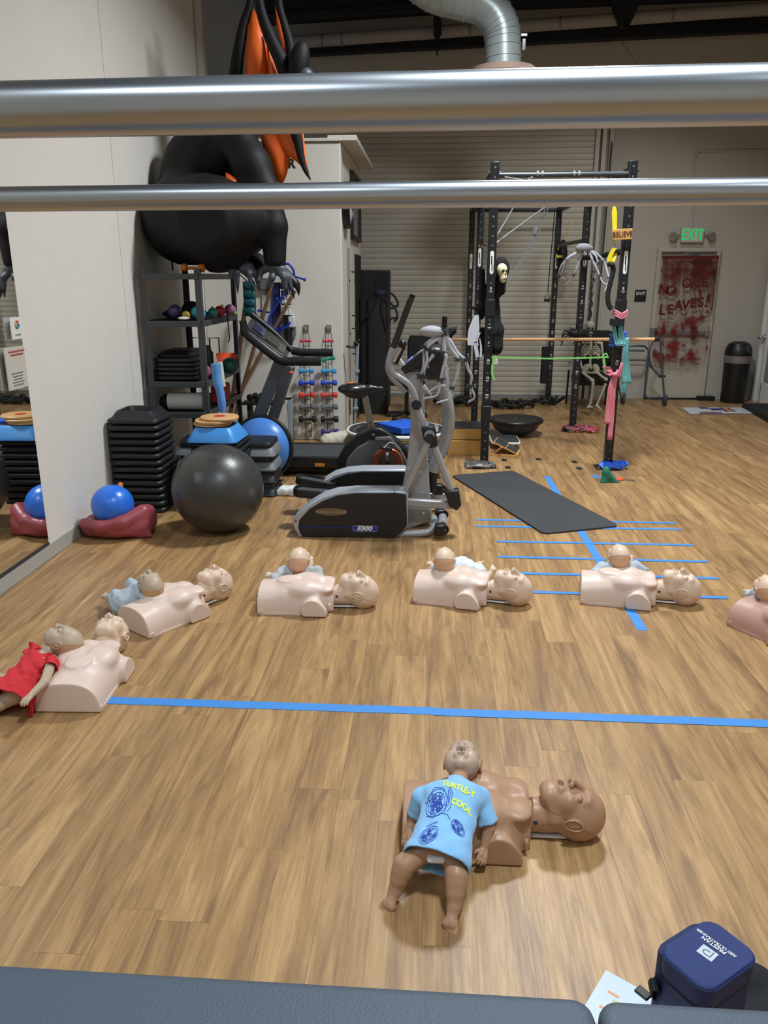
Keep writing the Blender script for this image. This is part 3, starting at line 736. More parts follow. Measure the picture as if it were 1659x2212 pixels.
def garment(name, t, P, up, side, fr, m, wide=0, sleeve=.5, leg=0, flare=0, h=.004, wrinkle=.0012, hem=None, sc=1, th=.0045, nolabel=None, neck=.034, shrink=0, armhole=True, torso_r=.056):
    pts = [v for k, v in P.items() if k[0] not in 'up']
    lo, hi = limb_box(pts, .09); s = SDF(lo, hi, h)
    bot = P['hip']-up*(.03 if hem is None else hem)
    s.cap(bot, P['chest'], (torso_r-.001+flare)*sc, torso_r*sc, k=.02)
    s.cap(bot-side*(.028+wide), bot+side*(.028+wide), (torso_r-.004+flare)*sc, k=.03).cap(P['chest']-side*(.03+wide), P['chest']+side*(.03+wide), (torso_r-.008)*sc, k=.02)
    for q in 'lr':
        if sleeve:
            e = P['s'+q].lerp(P['e'+q], min(sleeve*2, 1)) if sleeve <= .5 else P['e'+q].lerp(P['w'+q], (sleeve-.5)*2)
            s.cap(P['chest']+up*.010, P['s'+q], .038*sc, .0315*sc, k=.02)
            if sleeve > .5: s.chain([P['s'+q], P['e'+q], e], [.032*sc, .029*sc, .024*sc], k=.01)
            else: s.cap(P['s'+q], e, .031*sc, .034*sc, k=.01)
        if leg and 'k'+q in P:
            e = P['k'+q].lerp(P['a'+q], leg)
            s.chain([P['hip']+side*(.03 if q == 'r' else -.03), P['k'+q], e], [.050*sc, .043*sc, .034*sc], k=.02)
    if wide:
        for q in (-1, 1): s.cap(bot+side*q*(.028+wide), P['chest']+side*q*(.03+wide), torso_r-.008+flare*.5, torso_r-.012, k=.025)
    if neck < .04: s.cap(P['chest'], P['chest']+up*.052, .046, .036, k=.012)
    # wrinkles
    sl, (x, y, z) = s._w(s.lo, s.lo+s.h*s.n)
    s.D = (s.D + wrinkle*(np.sin(x*95+y*60+z*40)+np.sin(y*120-x*70+1.3)*.8+np.sin(z*150+x*60)*.6)).astype(np.float32)
    outer = s; inner = s.copy(); inner.D = inner.D + th
    # open neck, hem and cuffs: subtract the inner volume prolonged past the openings
    outer.D = np.maximum(outer.D, -inner.D)
    if hem is None: hemd = .03
    else: hemd = hem
    sub = SDF.__new__(SDF); sub.lo, sub.h, sub.n, sub.ax = s.lo, s.h, s.n, s.ax; sub.D = np.full(tuple(s.n), 9.0, dtype=np.float32)
    if not leg:
        b2 = P['hip']-up*(hemd+.03)
        sub.D = np.minimum(sub.D, sub_half(s, P['hip']-up*(hemd+.006), up, torso_r+flare+.05))
    sub.cap(P['chest']+up*(.074 if neck < .04 else .064), P['head'], neck*sc, k=.002)
    for q in 'lr':
        if sleeve:
            e = P['s'+q].lerp(P['e'+q], min(sleeve*2, 1)) if sleeve <= .5 else P['e'+q].lerp(P['w'+q], (sleeve-.5)*2)
            d = (P['e'+q]-P['s'+q]).normalized() if sleeve <= .5 else (P['w'+q]-P['e'+q]).normalized()
            sub.cap(e+d*.034, e+d*.09, .042*sc, k=.002); sub.cap(e, e+d*.09, .028*sc if sleeve <= .5 else .020*sc, k=.002)
        if leg and 'k'+q in P:
            e = P['k'+q].lerp(P['a'+q], leg); d = (P['a'+q]-P['k'+q]).normalized(); sub.cap(e+d*.026, e+d*.09, .036, k=.002)
    outer.D = np.maximum(outer.D, -sub.D)
    return sobj(name, outer.mesh(), m, t, 1)
def sub_half(s, p, n, r):
    sl, (x, y, z) = s._w(s.lo, s.lo+s.h*s.n)
    return ((x-p[0])*n[0]+(y-p[1])*n[1]+(z-p[2])*n[2]).astype(np.float32)
def pose(J, **extra):
    P = {k: gd(*v) for k, v in J.items()}; P.update({k: Vector(v) for k, v in extra.items()}); return P
def decal(mb, bvh, down=Vector((0, 0, -1)), off=.0025):
    """wrap a flat drawing onto a garment along one direction"""
    out = []
    for v in mb.v:
        v = Vector(v); hit = (None,)
        for jx, jy in ((0, 0), (.0004, .0003), (-.0005, .0002), (.0003, -.0006), (-.0008, -.0007)):
            hit = bvh.ray_cast(v-down*.3+Vector((jx, jy, 0)), down)
            if hit[0] is not None: break
        out.append(hit[0]-down*off if hit[0] is not None else None)
    med = sorted(o.z for o in out if o is not None)[len([o for o in out if o is not None])//2]
    mb.v = [o if o is not None and abs(o.z-med) < .035 else Vector((v[0], v[1], med)) for o, v in zip(out, mb.v)]
    return mb
def bvh_of(mb): return BVHTree.FromPolygons([Vector(v) for v in mb.v], mb.f)
def thick(mb, dv):
    """closed solid from a flat mesh"""
    n = len(mb.v); vs = [Vector(v) for v in mb.v]; vs += [v+dv for v in vs]; q = MB(); ed = {}
    for f in mb.f:
        for i in range(len(f)): ed.setdefault(tuple(sorted((f[i], f[(i+1) % len(f)]))), []).append((f[i], f[(i+1) % len(f)]))
    fs = list(mb.f)+[tuple(i+n for i in f)[::-1] for f in mb.f]+[(e[0][1], e[0][0], e[0][0]+n, e[0][1]+n) for e in ed.values() if len(e) == 1]
    return q.add(vs, fs)

# --- front pair
adult((-.068, 2.215, 0), R(-.5), 'tan adult torso manikin nearest camera, under the blue shirted doll', 'skin_t', 'skin_t')
P0 = pose(dict(head=(1000, 1649, .195), chest=(980, 1724, .205), hip=(952, 1825, .150), sl=(912, 1722, .195), sr=(1036, 1722, .195), el=(900, 1760, .125), wl=(884, 1794, .085), hl=(873, 1825, .07),
    er=(1056, 1787, .12), wr=(1046, 1832, .065), hr=(1038, 1872, .045), kl=(874, 1868, .11), al=(855, 1918, .045), fl=(836, 1952, .02), kr=(986, 1890, .11), ar=(981, 1955, .045), fr=(972, 1997, .02)),
    ul=(-.35, -.5, .8), ur=(-.05, -.6, .8), pl=(.5, 0, -.8), pr=(-.5, 0, -.8))
t, P, up, side, fr = infant('tan baby doll in light blue turtle shirt lying over the nearest torso', P0, 'skin_t', None, h=.0028, crown=(.12, 1, .0), face=(-.12, -.34, 1))
FG = mat('front_doll_face', '#b59c88', .42, spec=.45)
for c_ in t.children:
    for g_ in c_.children:
        if g_.name.startswith('face_skin'): g_.data.materials[0] = FG
M['tee'] = mat('blue_tee', '#84b9e4', .85, bump=.15, bscale=500, sheen=.2)
tee = garment('shirt', t, P, up, side, fr, M['tee'], wide=.013, sleeve=.42, hem=.052, flare=.009, h=.003, wrinkle=.0009, th=.0065)
obj('diaper', MB().box(P['hip']-up*.055+Vector((0, 0, .012)), (.055, .03, .02), ), M['white'], t, bevel=.008)
me = tee.data; bv = BVHTree.FromPolygons([v.co.copy() for v in me.vertices], [tuple(p.vertices) for p in me.polygons])
yel = mat('lime_print', '#d8e64e', .7); ink = mat('navy_print', '#2846a8', .75)
def on_tee(px, py, z=.24): return gd(px, py, z)
def ptext(s, px, py, size, m, name, ang=0, sx=.9):
    c = on_tee(px, py); x = (on_tee(px+20, py+20*math.tan(ang))-c).normalized(); y = Vector((-x.y, x.x, 0))
    q = text_mb(s, size, frame(c, x, y), 0.0, bold=.0012, sx=sx); q = decal(q, bv, off=.0008); obj(name, thick(q, Vector((0, 0, .0012))), m, tee, smooth=0)
ptext('TURTLE-Y', 990, 1712, .026, yel, 'shirt_lettering', R(12)); ptext('COOL', 997, 1737, .0255, yel, 'shirt_lettering', R(14))
def pline(pts, r=.0008):
    q = [on_tee(*p) for p in pts]; out = []
    for a, b in zip(q, q[1:]):
        for k in range(4):
            v = a.lerp(b, k/4); h_ = bv.ray_cast(v+Vector((0, 0, .3)), Vector((0, 0, -1)))
            if h_[0] is not None: out.append(h_[0]+Vector((0, 0, .0012)))
    return out
def ellp(cx, cy, rx, ry, a, n=18, a0=0, a1=2*PI): return [(cx+rx*math.cos(t)*math.cos(a)-ry*math.sin(t)*math.sin(a), cy+rx*math.cos(t)*math.sin(a)+ry*math.sin(t)*math.cos(a)) for t in [a0+(a1-a0)*k/n for k in range(n+1)]]
lines = []
def fishy(cx, cy, rx, ry, a, body=1):
    lines.append(ellp(cx, cy, rx, ry, a)); lines.append(ellp(cx, cy, rx*.8, ry*.75, a))
    for k in range(int(8+rx/2)):
        u, v = random.uniform(-.6, .6), random.uniform(-.6, .6)
        lines.append(ellp(cx+rx*u*math.cos(a)-ry*v*math.sin(a), cy+rx*u*math.sin(a)+ry*v*math.cos(a), rx*.17, ry*.17, a, 6))
fishy(943, 1733, 24, 20, -.5); fishy(926, 1783, 22, 13, -.45); fishy(990, 1770, 16, 9, .5)
lines += [[(921, 1748), (935, 1756), (952, 1750), (966, 1752), (975, 1762)], [(961, 1750), (964, 1735), (972, 1712), (977, 1722), (973, 1742), (964, 1750)],
          [(922, 1766), (936, 1764), (950, 1763)], [(925, 1720), (940, 1709), (958, 1712), (966, 1726)], [(930, 1726), (945, 1722), (958, 1730)], [(932, 1740), (946, 1744), (960, 1741)], [(968, 1716), (969, 1740)], [(973, 1720), (968, 1745)]]
for _ in range(26):
    x, y = random.gauss(943, 9), random.gauss(733+1000, 8); lines.append([(x, y), (x+random.uniform(-9, 9), y+random.uniform(-6, 6)), (x+random.uniform(-9, 9), y+random.uniform(-9, 9))])
mb = MB()
for l in lines:
    q = pline(l)
    if len(q) > 2: mb.tube(q, .0009, 5)
obj('turtle_drawing', mb, ink, tee).__setitem__('kind', 'stuff')

# --- the row and the left pair
M['skin_hb'] = mat('infant_back_shell', '#d0a17e', .42); M['skin_g'] = mat('grey_tan_skin', '#b9a58c', .45); M['skin_gb'] = mat('brown_shell', '#b48c68', .45); M['skin_ib'] = mat('tan_shell', '#bd9468', .45)
M['romper'] = mat('pale_blue_cloth', '#aebac4', .85, bump=.15, bscale=400, var=.08, vscale=30); M['grey_tee'] = mat('grey_blue_cloth', '#b0b4b6', .85, bump=.15, bscale=400, var=.08, vscale=40)
M['pattern'] = mat('white_patterned_cloth', '#d3dde6', .85, var=.22, vscale=55); M['red'] = mat('red_cloth', '#c8242c', .8, bump=.3, bscale=160, var=.12, vscale=12)
adult((-1.525, 2.845, 0), R(92.5), 'pink adult torso manikin at far left, waist facing camera, beside red dress doll')
adult((-1.537, 3.635, 0), R(55), 'pink adult torso manikin turned diagonally, second from the left wall')
adult((-.939, 4.03, 0), R(1.5), 'pink adult torso manikin in the row directly below the elliptical trainer')
adult((-.061, 4.245, 0), R(-11), 'pink adult torso manikin in the middle of the row, left of tape rungs')
adult((.889, 4.29, 0), R(-9.5), 'pink adult torso manikin lying across the tape line')
adult((1.715, 3.99, 0), R(-58), 'mauve adult torso manikin cut off by the right picture edge', 'skin_m', 'skin_m')

J = pose(dict(head=(137, 1388, .185), chest=(78, 1434, .135), hip=(36, 1492, .085), sl=(76, 1408, .125), sr=(112, 1430, .15), el=(40, 1440, .07), wl=(20, 1462, .05), er=(96, 1474, .145), wr=(66, 1503, .125), hr=(47, 1522, .115),
    kl=(10, 1474, .085), al=(-14, 1462, .07), fl=(-26, 1450, .06), kr=(-2, 1520, .06), ar=(-28, 1520, .05), fr=(-44, 1520, .04)))
t, P, up, side, fr = infant('grey-tan baby doll in red dress at the left picture edge', J, 'skin_g', None, h=.0034, crown=(.95, .05, .1), face=(-.30, .32, 1), mback='skin_gb')
garment('dress', t, P, up, side, fr, M['red'], sleeve=.16, hem=.080, flare=.044, h=.0036, wrinkle=.0032, th=.0075, neck=.046)
fl_ = MB()
for s0, c in ((P['sl'], 0), (P['sr'], 1)):
    pts = [s0+up*.01+side*.034*math.cos(a)*(1 if c else -1)*.4+up*.03*math.sin(a)*.3+fr*.036*math.cos(a*1.0)+Vector((0, 0, .006*(-1)**k)) for k, a in enumerate([2*PI*i/22 for i in range(22)])]
    obj('sleeve_ruffle', MB().tube(pts, .0085, 6, closed=True), M['red'], t)

J = pose(dict(head=(327, 1266, .195), chest=(300, 1280, .14), hip=(274, 1297, .10), sl=(283, 1262, .12), sr=(322, 1290, .15), el=(290, 1262, .09), wl=(300, 1262, .08), er=(316, 1302, .12), wr=(300, 1310, .12),
    kl=(252, 1292, .085), al=(236, 1292, .062), fl=(218, 1276, .085), kr=(265, 1310, .07), ar=(254, 1314, .05), fr=(247, 1324, .03)), ul=(-.3, .1, 1))
t, P, up, side, fr = infant('tan baby doll in light blue romper beside the diagonal manikin', J, 'skin_g', None, crown=(.55, -.8, .22), face=(-.12, .25, 1), mback='skin_ib')
garment('romper', t, P, up, side, fr, M['romper'], sleeve=.3, leg=.45, th=.0075, h=.0038, wrinkle=.0022)

def row_baby(label, hx, hy, ld, rd, cloth, crown=(0, -1, .72), legs=0, cm='chest', **k):
    H = gd(hx, hy, .205); J = dict(head=H, chest=gd(*ld['chest']), hip=gd(*ld['hip']))
    for q in ('sl', 'sr', 'el', 'er', 'wl', 'wr', 'hl', 'hr'):
        if q in ld: J[q] = gd(*ld[q])
    hp = J['hip']
    d = (hp-J['chest']).normalized(); d.z = -.1
    for q, s_ in (('l', -1), ('r', 1)):
        sd = Vector((-d.y, d.x, 0)).normalized()*s_*-1
        J['k'+q] = hp+d*.07+sd*.05+Vector((0, 0, .01)); J['a'+q] = J['k'+q]+d*.085+sd*.01-Vector((0, 0, .035)); J['f'+q] = J['a'+q]+d*.02+Vector((0, 0, .03))
    for v in J.values(): v.z = max(v.z, .03)
    t, P, up, side, fr = infant(label, J, 'skin_h', None, crown=crown, face=(0, .6, 1), mback='skin_hb')
    garment('shirt', t, P, up, side, fr, cloth, sleeve=rd, leg=legs, th=.0075, h=.0038, wrinkle=.0022, hem=.05)
row_baby('pale baby doll in blue-grey shirt, left hand raised, below the elliptical trainer', 646, 1211, dict(chest=(646, 1237, .135), hip=(648, 1228, .08), sl=(612, 1234, .14), sr=(684, 1234, .14), el=(596, 1250, .12), wl=(586, 1245, .115), hl=(576, 1235, .13), er=(690, 1250, .11), wr=(684, 1262, .08)), .78, M['grey_tee'])
row_baby('pale baby doll in white patterned romper, middle of the row', 960, 1211, dict(chest=(975, 1228, .135), hip=(1003, 1235, .09), sl=(942, 1230, .13), sr=(990, 1214, .13), el=(936, 1230, .11), wl=(933, 1220, .10), hl=(924, 1212, .11), er=(1010, 1214, .11), wr=(1022, 1222, .09), hr=(1029, 1234, .08)), .35, M['pattern'], crown=(-.15, -1, .70), legs=.3)
row_baby('pale baby doll in light blue shirt between two tape rungs', 1337, 1204, dict(chest=(1337, 1230, .135), hip=(1338, 1220, .08), sl=(1300, 1226, .14), sr=(1374, 1224, .14), el=(1287, 1238, .12), wl=(1284, 1250, .08), er=(1388, 1234, .12), wr=(1398, 1235, .10), hr=(1410, 1238, .09)), .82, M['romper'])
row_baby('pale baby doll cut off by the right picture edge', 1658, 1274, dict(chest=(1660, 1296, .135), hip=(1690, 1282, .08), sl=(1634, 1282, .14), sr=(1690, 1296, .14), el=(1622, 1288, .11), wl=(1616, 1278, .09), er=(1706, 1310, .11), wr=(1715, 1310, .1)), .8, M['romper'], crown=(-.1, -1, .7))

# ------------------------------------------------------------------ left side: steps, balls, shelf
M['riser'] = mat('riser_black', '#1a1c20', .45, bump=.1, bscale=150); M['riser_b'] = mat('riser_blue', '#3f8fd8', .4); M['riser_g'] = mat('riser_grey', '#6f7579', .5)
def ring(w_, d_, r, z, n=4): return [Vector((x, y, z)) for x, y in rrect(w_, d_, r, n)]
def riser_mb(top=False, S=.40):
    k = S/.40
    pr = [(.376, 0), (.396, .003), (.404, .012), (.404, .026), (.394, .036), (.374, .042), (.340, .046), (.318, .056)]
    if top: pr = [(.372, 0), (.40, .004), (.40, .024), (.385, .034), (.350, .040), (.29, .085), (.27, .092), (.245, .088), (.225, .05)]
    return MB().loft([ring(a*k, a*k, .045*k, z) for a, z in pr])
rs = tag(obj('step_riser', riser_mb(), M['riser'], smooth=70), 'x', 'step riser')
n_st = 13; h_ = .0545
OL = ['bottom', 'second from the floor', 'third from the floor', 'fourth from the floor', 'fifth from the floor', 'sixth from the floor', 'seventh from the floor', 'eighth from the floor', 'ninth from the floor', 'tenth from the floor', 'eleventh from the floor', 'twelfth from the floor', 'thirteenth from the floor']
for k in range(n_st):
    o = rs if k == 0 else dup(rs)
    o.location = (-2.285+random.uniform(-.004, .004), 5.955+random.uniform(-.004, .004), k*h_); o.rotation_euler = (0, 0, R(random.uniform(-1, 1)))
    o['label'] = 'black square step riser, %s in the tall stack by the left wall' % OL[k]; o['group'] = 'black risers in the tall stack'
o = tag(obj('step_riser', riser_mb(True), M['riser'], smooth=50), 'black square step riser with open top, topmost of the tall stack', 'step riser', 'black risers in the tall stack'); o.location = (-2.285, 5.955, n_st*h_)
for k in range(10):
    o = dup(rs, (-1.70+random.uniform(-.004, .004), 6.14, k*h_), (0, 0, R(random.uniform(-1, 1)-2)), 'black square step riser, %s in the stack behind the big ball' % OL[k], 'black risers behind the big ball')
bt = tag(obj('step_riser', MB().loft([ring(a, a, r, z) for a, r, z in ((.375, .05, 0), (.405, .05, .004), (.40, .05, .02), (.30, .05, .105), (.285, .045, .112))]), M['riser_b']), 'light blue plastic step riser on top of the black stack', 'step riser')
bt.location = (-1.70, 6.05, 10*h_); bt.rotation_euler = (0, 0, R(-2))
tp = obj('grip_pad', MB().loft([ring(.27, .27, .04, .1125), ring(.26, .26, .04, .116)]), M['blackm'], bt)
for k, (dx, dy, l) in enumerate(((-.035, .0, 'wooden balance disc, lowest of three on the blue step'), (-.02, -.01, 'wooden balance disc, middle of three on the blue step'), (.02, .01, 'wooden balance disc with red centre, top of three on blue step'))):
    d = thing('balance_disc', l, 'balance disc', (-1.70+dx, 6.05+dy, 10*h_+.116+k*.022), 0, 'wooden balance discs on the blue step')
    obj('disc', MB().lathe([(.0, 0), (.145, 0), (.152, .004), (.152, .016), (.146, .021), (0, .021)], seg=48), M['wood'], d)
    if k == 2: obj('centre_sticker', MB().lathe([(0, .0212), (.045, .0212), (.045, .0222), (0, .0222)], seg=32), mat('red_sticker', '#b8262a', .5), d)
# long step platforms behind the ball
def long_step(z, col, label, y0=6.45, x0=-2.12, x1=-1.32, hh=.12):
    t = thing('step_platform', label, 'step platform', ((x0+x1)/2, y0, z), 0, 'long step platforms stacked behind the ball')
    L_ = x1-x0
    obj('platform', MB().loft([[Vector((x, y, zz)) for x, y in rrect(L_*k, .33*k2, .05)] for k, k2, zz in ((1, 1, hh-.045), (1, 1, hh-.012), (.985, .96, hh))]), M['riser'], t)
    for s in (-1, 1):
        obj('end_block', MB().loft([[Vector((s*(L_/2-.10)+x, y, zz)) for x, y in rrect(.26*k, .37*k, .05)] for k, zz in ((.98, 0), (1, .01), (.86, hh-.05), (.8, hh-.04))]), M[col], t)
    return t
long_step(.345, 'riser_g', 'long step platform with grey end blocks, top of the low pile'); long_step(.225, 'riser_g', 'long step platform with grey end blocks, second from top')
long_step(.12, 'riser', 'long black step platform, third in the low pile'); long_step(.0, 'riser', 'long black step platform at the bottom of the low pile')
# exercise balls
b = thing('exercise_ball', 'large charcoal exercise ball standing on the floor', 'ball', (-1.53, 5.36, 0))
obj('ball_skin', MB().sph((0, 0, .318), (.329, .329, .318), 64, 40), mat('charcoal_vinyl', '#3a3937', .36, spec=.6, var=.05, vscale=3), b)
ax_ = Vector((.12, -.45, .89)).normalized(); M['rib'] = mat('rib_vinyl', '#4a4946', .36)
for k in range(5):
    t_ = R(10+k*12); c = Vector((0, 0, .318))+ax_*.3225*math.cos(t_)
    u = ax_.orthogonal().normalized(); v = ax_.cross(u)
    obj('moulded_ring', MB().tube([c+(u*math.cos(a)+v*math.sin(a))*.3285*math.sin(t_) for a in [2*PI*i/64 for i in range(64)]], .0011, 6, closed=True), M['rib'], b)
mb_ = thing('small_blue_ball', 'glossy blue ball resting in the deflated maroon ball', 'ball', (-2.255, 5.20, .085))
obj('ball_skin', MB().sph((0, 0, .145), (.148, .148, .143), 40, 24), mat('blue_vinyl', '#2a74e2', .3, spec=.6), mb_)
obj('orange_plug', MB().lathe([(.02, 0), (.018, .02), (.01, .03), (0, .032)], (.03, .09, .255), (.1, .4, 1), 16), mat('orange_plug', '#dd7a22', .5), mb_)
s = SDF((-.30, -.26, -.02), (.34, .26, .26), .006)
s.ell((0, 0, .075), (.24, .17, .085), .02).ell((.17, .02, .10), (.10, .13, .10), .05).ell((-.16, .02, .07), (.09, .15, .075), .04).cap((.0, .12, .12), (.20, .10, .15), .04, k=.05).cap((.2, -.05, .03), (.26, -.06, .02), .03, .012, k=.04)
s.chain([(-.2, -.10, .115), (-.05, -.165, .115), (.09, -.13, .135), (.2, -.02, .18)], [.035, .04, .045, .055], k=.03).ell((.20, .06, .12), (.06, .08, .09), .03).ell((-.015, .0, .215), (.150, .150, .150), .012, 's').cap((.03, -.15, .13), (.10, -.02, .16), .02, k=.03, op='s').plane((0, 0, .002), (0, 0, -1))
sl_, (x, y, z) = s._w(s.lo, s.lo+s.h*s.n); s.D = (s.D+.0012*np.sin(60*np.sqrt((x-.2)**2+(y+.1)**2+(z-.1)**2))).astype(np.float32)
m_ = sobj('deflated_ball', s.mesh(), mat('maroon_vinyl', '#9c4850', .4, bump=.2, bscale=30)); tag(m_, 'collapsed maroon exercise ball folded like a nest on floor', 'ball'); m_.location = (-2.24, 5.215, 0)
# blue half ball standing up
c = Vector((-1.525, 6.87, .300)); nrm = Vector((-.25, -1, .10)).normalized()
t = thing('half_dome_trainer', 'blue half dome balance trainer standing on its black rim', 'balance trainer', (c.x, c.y, 0))
c0 = Vector((0, 0, c.z))
obj('dome', MB().lathe([(.275, 0), (.26, .06), (.21, .11), (.13, .15), (.05, .165), (0, .167)], c0, nrm, 48), mat('dome_blue', '#4b83cf', .35), t)
obj('rim', MB().lathe([(0, -.05), (.285, -.05), (.295, -.03), (.30, -.005), (.292, .012), (.272, .015)], c0, nrm, 48), M['black'], t)

# towel by the pedals
s = SDF((-.16, -.10, -.01), (.16, .12, .08), .005); s.box((0, 0, .03), (.11, .07, .028), .02, .01).box((.01, .0, .055), (.10, .065, .012), .01, .01)
sl_, (x, y, z) = s._w(s.lo, s.lo+s.h*s.n); s.D = (s.D+.002*(np.sin(x*90+y*60)+np.sin(y*110-x*40))).astype(np.float32)
o = sobj('folded_towel', s.mesh(), mat('white_towel', '#d9dbdc', .9, bump=.4, bscale=200)); tag(o, 'folded white towel on the floor behind the pedals', 'towel'); o.location = gd(628, 1068)

# ---- shelf unit
SY0, SY1, SX0, SX1 = 6.62, 7.86, -2.455, -1.925
ZL = [at(370, 588, SY0).z, at(370, 691, SY0).z, at(375, 823, SY0).z, at(385, 889, SY0).z, .12]
sh = thing('shelf_unit', 'dark grey steel storage shelf against the left wall', 'shelf', (0, 0, 0))
M['shelf'] = mat('shelf_steel', '#46484b', .42, metal=.3)
for x in (SX0+.02, SX1-.02):
    for y in (SY0+.02, SY1-.02):
        obj('post', MB().box((x+(.012 if x < -2.2 else -.012), y, .925), (.05, .004, 1.85)).box((x+(-.012 if x < -2.2 else .012), y+(.02 if y < 7 else -.02), .925), (.004, .045, 1.85)), M['shelf'], sh)
for k, z in enumerate(ZL):
    obj('shelf_board', MB().box(((SX0+SX1)/2, (SY0+SY1)/2, z-.02), (SX1-SX0-.03, SY1-SY0-.03, .016)), M['blackm'], sh)
    for y in (SY0+.016, SY1-.016): obj('cross_beam', MB().box(((SX0+SX1)/2, y, z-.034), (SX1-SX0-.05, .022, .048)), M['shelf'], sh, bevel=.004)
    for x in (SX0+.016, SX1-.016): obj('side_beam', MB().box((x, (SY0+SY1)/2, z-.034), (.022, SY1-SY0-.05, .048)), M['shelf'], sh, bevel=.004)
def ball(name, c, r, col, label, rough=.3, cat='ball', group=None):
    o = obj(name, MB().sph((0, 0, 0), r, 28, 18), mat(name+'_'+col[1:], col, rough, spec=.6)); o.location = c; return tag(o, label, cat, group)
zz = ZL[1]+.0
def onshelf(px, py, r, z, Y=None):
    p = at(px, py, Y or 6.75); return Vector((p.x, p.y, z+r))
ball('toning_ball', onshelf(378, 670, .058, zz, 6.82), .062, '#4a3a6a', 'purple ball on the upper shelf, largest there', .4)
ball('toning_ball', onshelf(402, 678, .034, zz, 6.74), .035, '#b9a331', 'small yellow ball between the purple and cyan balls', .5)
ball('toning_ball', onshelf(426, 674, .052, zz, 6.80), .055, '#2b93a8', 'cyan ball on the upper shelf next to the post')
ball('toning_ball', onshelf(433, 678, .045, zz, 6.70), .047, '#2f86a0', 'second cyan ball partly hidden by the shelf post')
ball('toning_ball', onshelf(460, 676, .042, zz, 7.0), .045, '#1f7d74', 'teal ball just right of the front shelf post')
ball('toning_ball', onshelf(474, 664, .045, zz, 7.25), .05, '#a3202a', 'red ball behind the teal ball on the upper shelf')
ball('toning_ball', onshelf(497, 670, .048, zz, 7.45), .055, '#a5678a', 'pink ball at the far end of the upper shelf')
ball('toning_ball', onshelf(508, 679, .02, zz, 7.40), .024, '#6c9a45', 'tiny green ball beside the pink ball')
s = SDF((-.27, -.16, -.01), (.25, .2, .17), .006); random.seed(3)
for k in range(14): s.ell((random.uniform(-.18, .18), random.uniform(-.06, .12), .02+.02*random.random()), (.07, .05, .028), .02)
s.ell((.03, .08, .07), (.09, .06, .07), .03)
o = sobj('gear_pile', s.mesh(), mat('dark_fabric', '#121318', .8, bump=.5, bscale=60)); tag(o, 'heap of black straps and cloth on the upper shelf', 'gear pile', kind='stuff'); o.location = (-2.19, 7.02, zz)
o = obj('crumpled_paper', MB().sph((0, 0, .012), (.055, .03, .014), 9, 6), M['white'], smooth=0); tag(o, 'crumpled white paper at the front of the upper shelf', 'paper'); p = at(398, 690, 6.66); o.location = (p.x, p.y, zz)
o = obj('exercise_tube', MB().tube(spline([(-2.0, 7.1, zz+.02), (-1.98, 7.12, zz+.09), (-1.96, 7.2, zz+.03), (-1.94, 7.3, zz+.1), (-1.93, 7.36, zz+.04)], 6), .006, 8), mat('yellow_cord', '#c9b93c', .5)); tag(o, 'yellow resistance cord looping over the upper shelf balls', 'cord')
o = obj('black_strap', MB().ribbon([(-1.90, 7.32, zz+.01), (-1.895, 7.32, zz-.06), (-1.89, 7.33, zz-.2), (-1.90, 7.32, zz-.24)], (0, .03, 0), .004), M['blackm']); tag(o, 'short black strap dangling from the upper shelf edge', 'strap')
def hexbell(nm, col, L_=.19, rb=.032, label='x', hexa=True, rh=.0125):
    t = thing('dumbbell', label, 'dumbbell'); m = mat('neoprene_'+col[1:], col, .45) if 'neoprene_'+col[1:] not in bpy.data.materials else bpy.data.materials['neoprene_'+col[1:]]
    obj('handle', MB().lathe([(rh*1.2, -L_/2+.04), (rh, -L_/2+.06), (rh*1.15, 0), (rh, L_/2-.06), (rh*1.2, L_/2-.04)], axis=(1, 0, 0), seg=16), m, t)
    for s_ in (-1, 1):
        obj('head', MB().lathe([(rb*.75, -.026), (rb, -.018), (rb, .018), (rb*.75, .026)], (s_*(L_/2-.026), 0, 0), (1, 0, 0), 6 if hexa else 20), m, t, smooth=25, bevel=.004)
    return t
d = hexbell('d', '#b5651d', .20, .036, 'orange dumbbell on top of the shelf under the monster'); p = at(417, 578, 6.72); d.location = (p.x, p.y, ZL[0]+.035)
# level 3: stack of flat black steps, frame, rolls
for k in range(6):
    o = obj('folded_step', MB().loft([[Vector((x, y, z)) for x, y in rrect(a, b2, .05)] for a, b2, z in ((.36, .5, 0), (.385, .52, .006), (.385, .52, .028), (.36, .50, .035))]) if k < 5 else MB().loft([[Vector((x, y, z)) for x, y in rrect(a, b2, .06)] for a, b2, z in ((.33, .45, 0), (.34, .46, .02), (.26, .38, .05))]), M['riser'])
    tag(o, 'flat black step plate on the middle shelf, %s' % ['bottom one', 'second from bottom', 'third from bottom', 'fourth from bottom', 'fifth from bottom', 'rounded top one'][k], 'step plate', 'flat step plates on the middle shelf'); o.location = (-2.225, 6.95, ZL[2]+k*.038)
o = obj('wire_rack', MB().tube([(-2.30, 7.5, ZL[2]), (-2.30, 7.5, ZL[2]+.30), (-2.04, 7.5, ZL[2]+.30), (-2.04, 7.5, ZL[2])], .008, 8).cyl((-2.21, 7.5, ZL[2]), (-2.21, 7.5, ZL[2]+.3), .007).cyl((-2.13, 7.5, ZL[2]), (-2.13, 7.5, ZL[2]+.3), .007), M['black']); tag(o, 'black wire rack standing behind the flat steps on shelf', 'rack')
o = obj('mesh_bag', MB().sph((0, 0, .055), (.045, .08, .055), 14, 9), mat('pink_mesh', '#8c4a5e', .8, var=.5, vscale=90)); tag(o, 'pink speckled bag squeezed beside the flat step plates', 'bag'); o.location = (-2.0, 6.86, ZL[2])
